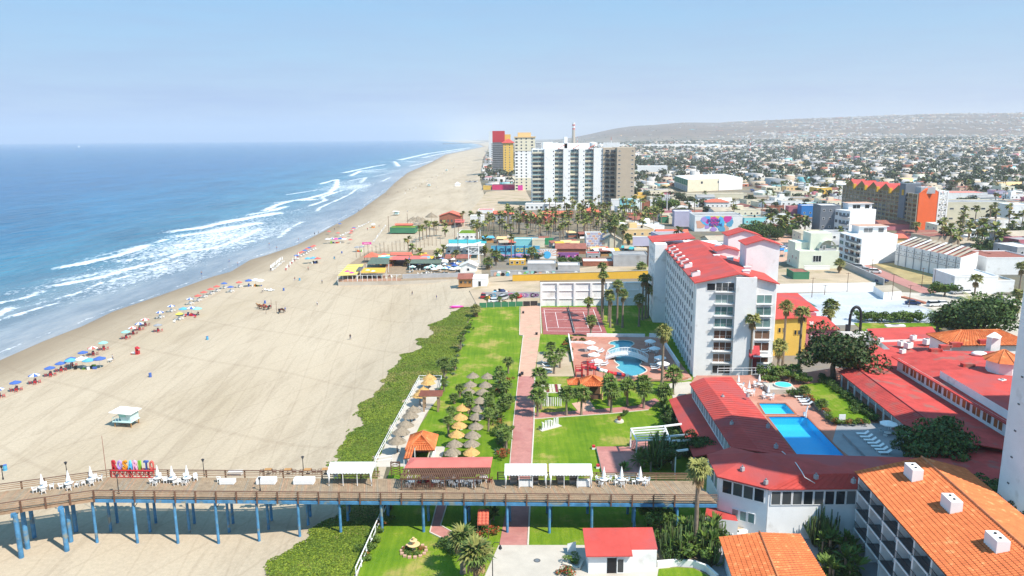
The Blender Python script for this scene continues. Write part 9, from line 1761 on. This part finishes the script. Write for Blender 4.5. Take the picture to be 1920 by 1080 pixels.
beach_tent(160,692,['sky','white','sky','blue'],'big light blue vendor stand behind the row of blue umbrellas',6,4);beach_tent(358,592,['sky','bluewhite','mint'],'turquoise vendor stand with red chairs round it',3.5,3);beach_tent(478,537,['blue','white','white'],'vendor stand with one blue and two white umbrellas',5,3);beach_tent(587,494,['sky','sky','red'],'turquoise vendor stand with a red umbrella on its right',4,3)
for x,y in((348,594),(366,596),(371,590)):prop(CHAIR_R,'plastic_chair',GB(x,y),f'red chair {"left of" if x < 350 else "right of" if x > 370 else "in front of"} the turquoise vendor stand','chair')
beach_tent(630,456,['white','bluewhite','pink','blue'],'cluster of white, blue and pink sun shades beyond the vendor stands',5,5);beach_tent(674,472,['grey','grey'],'grey sun shades at the seaward corner of the beach club',3,2);beach_tent(700,427,['white'],'single white sun shade near the beach bar',2,1)
for i,(x,y,c_)in enumerate(((556,487,'blue'),(562,482,'red'),(567,480,'red'),(572,477,'blue'),(576,474,'red'),(580,472,'blue'),(585,470,'red'),(589,468,'red'))):
 p=GB(x,y);open_umbrella(p,c_,f'{c_} umbrella, {ORD[i]} of the tight slanting row','umbrellas of the tight slanting row',.95,2.0);prop(TABLE,'table',p,f'white table under the {ORD[i]} umbrella of the tight slanting row','table','tables of the tight slanting row');prop(CHAIR,'plastic_chair',p+Vector((.9,.2,0)),f'white chair at the {ORD[i]} table of the tight slanting row','chair','chairs of the tight slanting row',1)
k=random.Random(50)
for i in range(12):x,y=508+i*1.9,508-i*1.5;p=GB(x+k.uniform(-1,1),y);closed_umbrella(p,f'{ORD[i]} folded pale beach umbrella from the left in the lower folded row','lower row of folded beach umbrellas',1.2);prop(CHAIR,'plastic_chair',p+Vector((.8,-.3,0)),'white chair among the folded pale umbrellas by the water','chair','chairs among the folded umbrellas',i)
for i in range(14):x,y=536+i*1.8,506-i*1.9;p=GB(x,y+k.uniform(-1,1));prop(CHAIR if i%3 else CHAIR_R,'plastic_chair',p,f'{"white" if i % 3 else "red"} chair of the upper scattered row by the water','chair',f'{"white" if i % 3 else "red"} chairs of the upper row',i);closed_umbrella(p+Vector((.6,.3,0)),'folded pale umbrella of the upper scattered row by the water','upper row of folded beach umbrellas',1.2)if i%3==0 else None
for i in range(34):
 x=640+i*1.7;y=443-i*.83+k.uniform(-1,1);prop(CHAIR if i%4 else LOUNGE,'beach_chair',GB(x,y),'tiny pale beach chair in the long line beyond the sun shades','chair','line of far beach chairs',k.uniform(0,6))
for i in range(20):prop(CHAIR,'beach_chair',GB(700+i*1.2,455-i*1.6),'tiny pale seat in the second line toward the beach bar','chair','second line of far beach chairs',i)
for i in range(30):p=GB(760+i*3.5+k.uniform(-3,3),362-i*1.8+k.uniform(-2,2));prop(CHAIR_D if i%2 else CHAIR,'beach_chair',p,'tiny beach seat on the far empty sand','chair','seats on the far sand',i,1.3)
t=thing('beach_club_stand','white tent stand with tyres on the far sand before the pink wall','tent',tuple(GB(858,349)));MB().box(-3,-3,0,3,3,2.6,'canvas').add([(-3.3,-3.3,2.6),(3.3,-3.3,2.6),(3.3,3.3,2.6),(-3.3,3.3,2.6),(0,0,5)],[(0,1,4),(1,2,4),(2,3,4),(3,0,4)],'canvas').build('canopy',t)
for i in range(7):car(G(875+i*3.2,341+(i%2),1.4),1.2,f'{ORD[i]} car from the sea in the little parking on the far sand',['white','silver','black'][i%3],False,'cars on the far sand')
def lifeguard(px,py,s,label):
 p=GB(px,py);t=thing('lifeguard_tower',label,'lifeguard tower',tuple(p),-.15);t.scale=(.9,.9,.9);m_='c_mint';w=3.0
 mat('pale_mint',(.55,.74,.72),.6,.04,.5)if 'pale_mint' not in MT else None
 for x in(-1.9,1.9):
  for y in(-1.2,1.4):MB().cb(x,y,-.3,.16,.16,1.5,'wood_tan').build('post',t)
 for y in(-1.2,1.4):MB().beam((-1.9,y,.1),(1.9,y,1.1),.08,.08,'darkwood').beam((1.9,y,.1),(-1.9,y,1.1),.08,.08,'darkwood').build('brace',t)
 MB().box(-2.3,-1.5,1.1,2.1,1.7,1.28,'pale_mint').build('platform',t)
 MB().add([(-.3,-1.2,1.28),(1.9,-1.2,1.28),(1.9,1.5,1.28),(-.3,1.5,1.28),(-.75,-1.35,3.2),(1.95,-1.35,3.2),(1.95,1.6,3.2),(-.75,1.6,3.2)],[(0,1,5,4),(1,2,6,5),(2,3,7,6),(3,0,4,7)],'pale_mint').build('cabin',t)
 MB().thick([(-.62,-1.37,2.35),(.9,-1.36,2.35),(.9,-1.4,3.0),(-.75,-1.42,3.0)],.03,'c_mint').build('shutter',t);MB().thick([(-2.7,-1.8,3.45),(2.4,-1.8,3.2),(2.5,2.0,3.3),(-2.5,2.0,3.55)],.12,'white').build('roof',t)
 for x in(-2.2,-1.5,-.8):MB().cb(x,-1.45,1.28,.06,.06,.9,'pale_mint').build('rail_post',t)
 MB().beam((-2.25,-1.45,2.1),(-.5,-1.45,2.1),.06,.08,'pale_mint').beam((-2.25,-1.45,2.1),(-2.25,1.6,2.1),.06,.08,'pale_mint').build('rail',t);prop(PM[3][0],'person',p+Vector((-1.1,-.2,1.16)),'person in red watching from the platform of '+label.split(' with')[0],'person');return t
lifeguard(238,797,1,'large pale blue lifeguard tower with white roof in the foreground sand')
lifeguard(743,404,1,'pale blue lifeguard tower with white roof beyond the beach bar');lifeguard(804,350,1,'distant pale lifeguard tower with white roof near the waves');lifeguard(837,321,1,'farthest tiny lifeguard tower with white roof')
for i,(x,y,l)in enumerate(((10,882,'at the left edge just behind the pier'),(282,707,'halfway between lifeguard tower and umbrellas'),(389,637,'on the open sand left of the horses'),(497,569,'just behind the tethered horses'),(562,526,'near the turquoise vendor stand'),(532,545,'right of the white loungers'),(627,485,'on the sand track seaward of the club'),(641,475,'highest on the sand track'))):tag(MB().cyl(0,0,0,.95,.32,.32,12,'c_blue' if i%2 else 'sky_wall').cyl(0,0,.95,1.0,.34,.34,12,'c_blue').cyl(0,0,.3,.36,.335,.335,12,'c_blue').build('litter_barrel',None,tuple(GB(x,y)),i),f'blue litter barrel {l}','litter barrel')
p=GB(254,664);t=thing('hooded_seat','large bright red hooded seat alone on the sand','seat',tuple(p));MB().box(-.9,-.5,.35,.9,.5,.5,'plastic').box(.3,-.6,0,.5,.6,2.0,'c_red').thick([(.4,-.6,2.0),(1.1,-.6,1.5),(1.1,.6,1.5),(.4,.6,2.0)],.08,'c_red').build('seat',t);MB().box(-1.0,-.5,0,-.8,.5,.4,'c_red').box(.5,-.5,0,1.0,.5,.9,'c_red').build('base',t)
for i,(x,y)in enumerate(((500,545),(506,546),(511,545))):prop(LOUNGE,'sun_lounger',GB(x,y),f'white lounger {["left", "middle", "right"][i]} of three on the sand by the vendor stand','sun lounger',None,1.2)
prop(TABLE,'table',GB(207,679),'small white table on the sand behind the big vendor stand','table');prop(CHAIR,'plastic_chair',GB(327,605),'small pink-white seat left of the turquoise vendor stand','chair')
for x,y,l in((862,577,'pink banner boat lying upside down at the ice plant edge'),(653,528,'pink inflatable boat in front of the beach club')):
 p=GB(x-6,y);t=thing('pink_boat',l,'boat',tuple(p),.15);MB().ell((0,0,.35),(2.4,.8,.4),'c_magenta',10,5).build('hull',t);MB().ell((0,.1,.55),(1.7,.5,.28),'c_pink',8,4).build('cushion',t)
p=GB(652,460);t=thing('pink_sign','long pink sign board on posts behind the sun shades','sign',tuple(GB(688,462)));MB().box(-2.4,0,1.0,2.4,.12,2.2,'c_magenta').box(-1.6,-.02,1.4,1.4,0,1.8,'c_pink').build('panel',t);posts(t,[(-2,.1),(2,.1)],1.2,'white')
k=random.Random(61)
for i in range(9):p=GB(k.choice([615,640,660,668,717])+k.uniform(-8,8),k.uniform(425,470));open_umbrella(p,k.choice(['white','red','blue']),'small sun umbrella scattered seaward of the beach bar','umbrellas scattered near the beach bar',1.0,2)
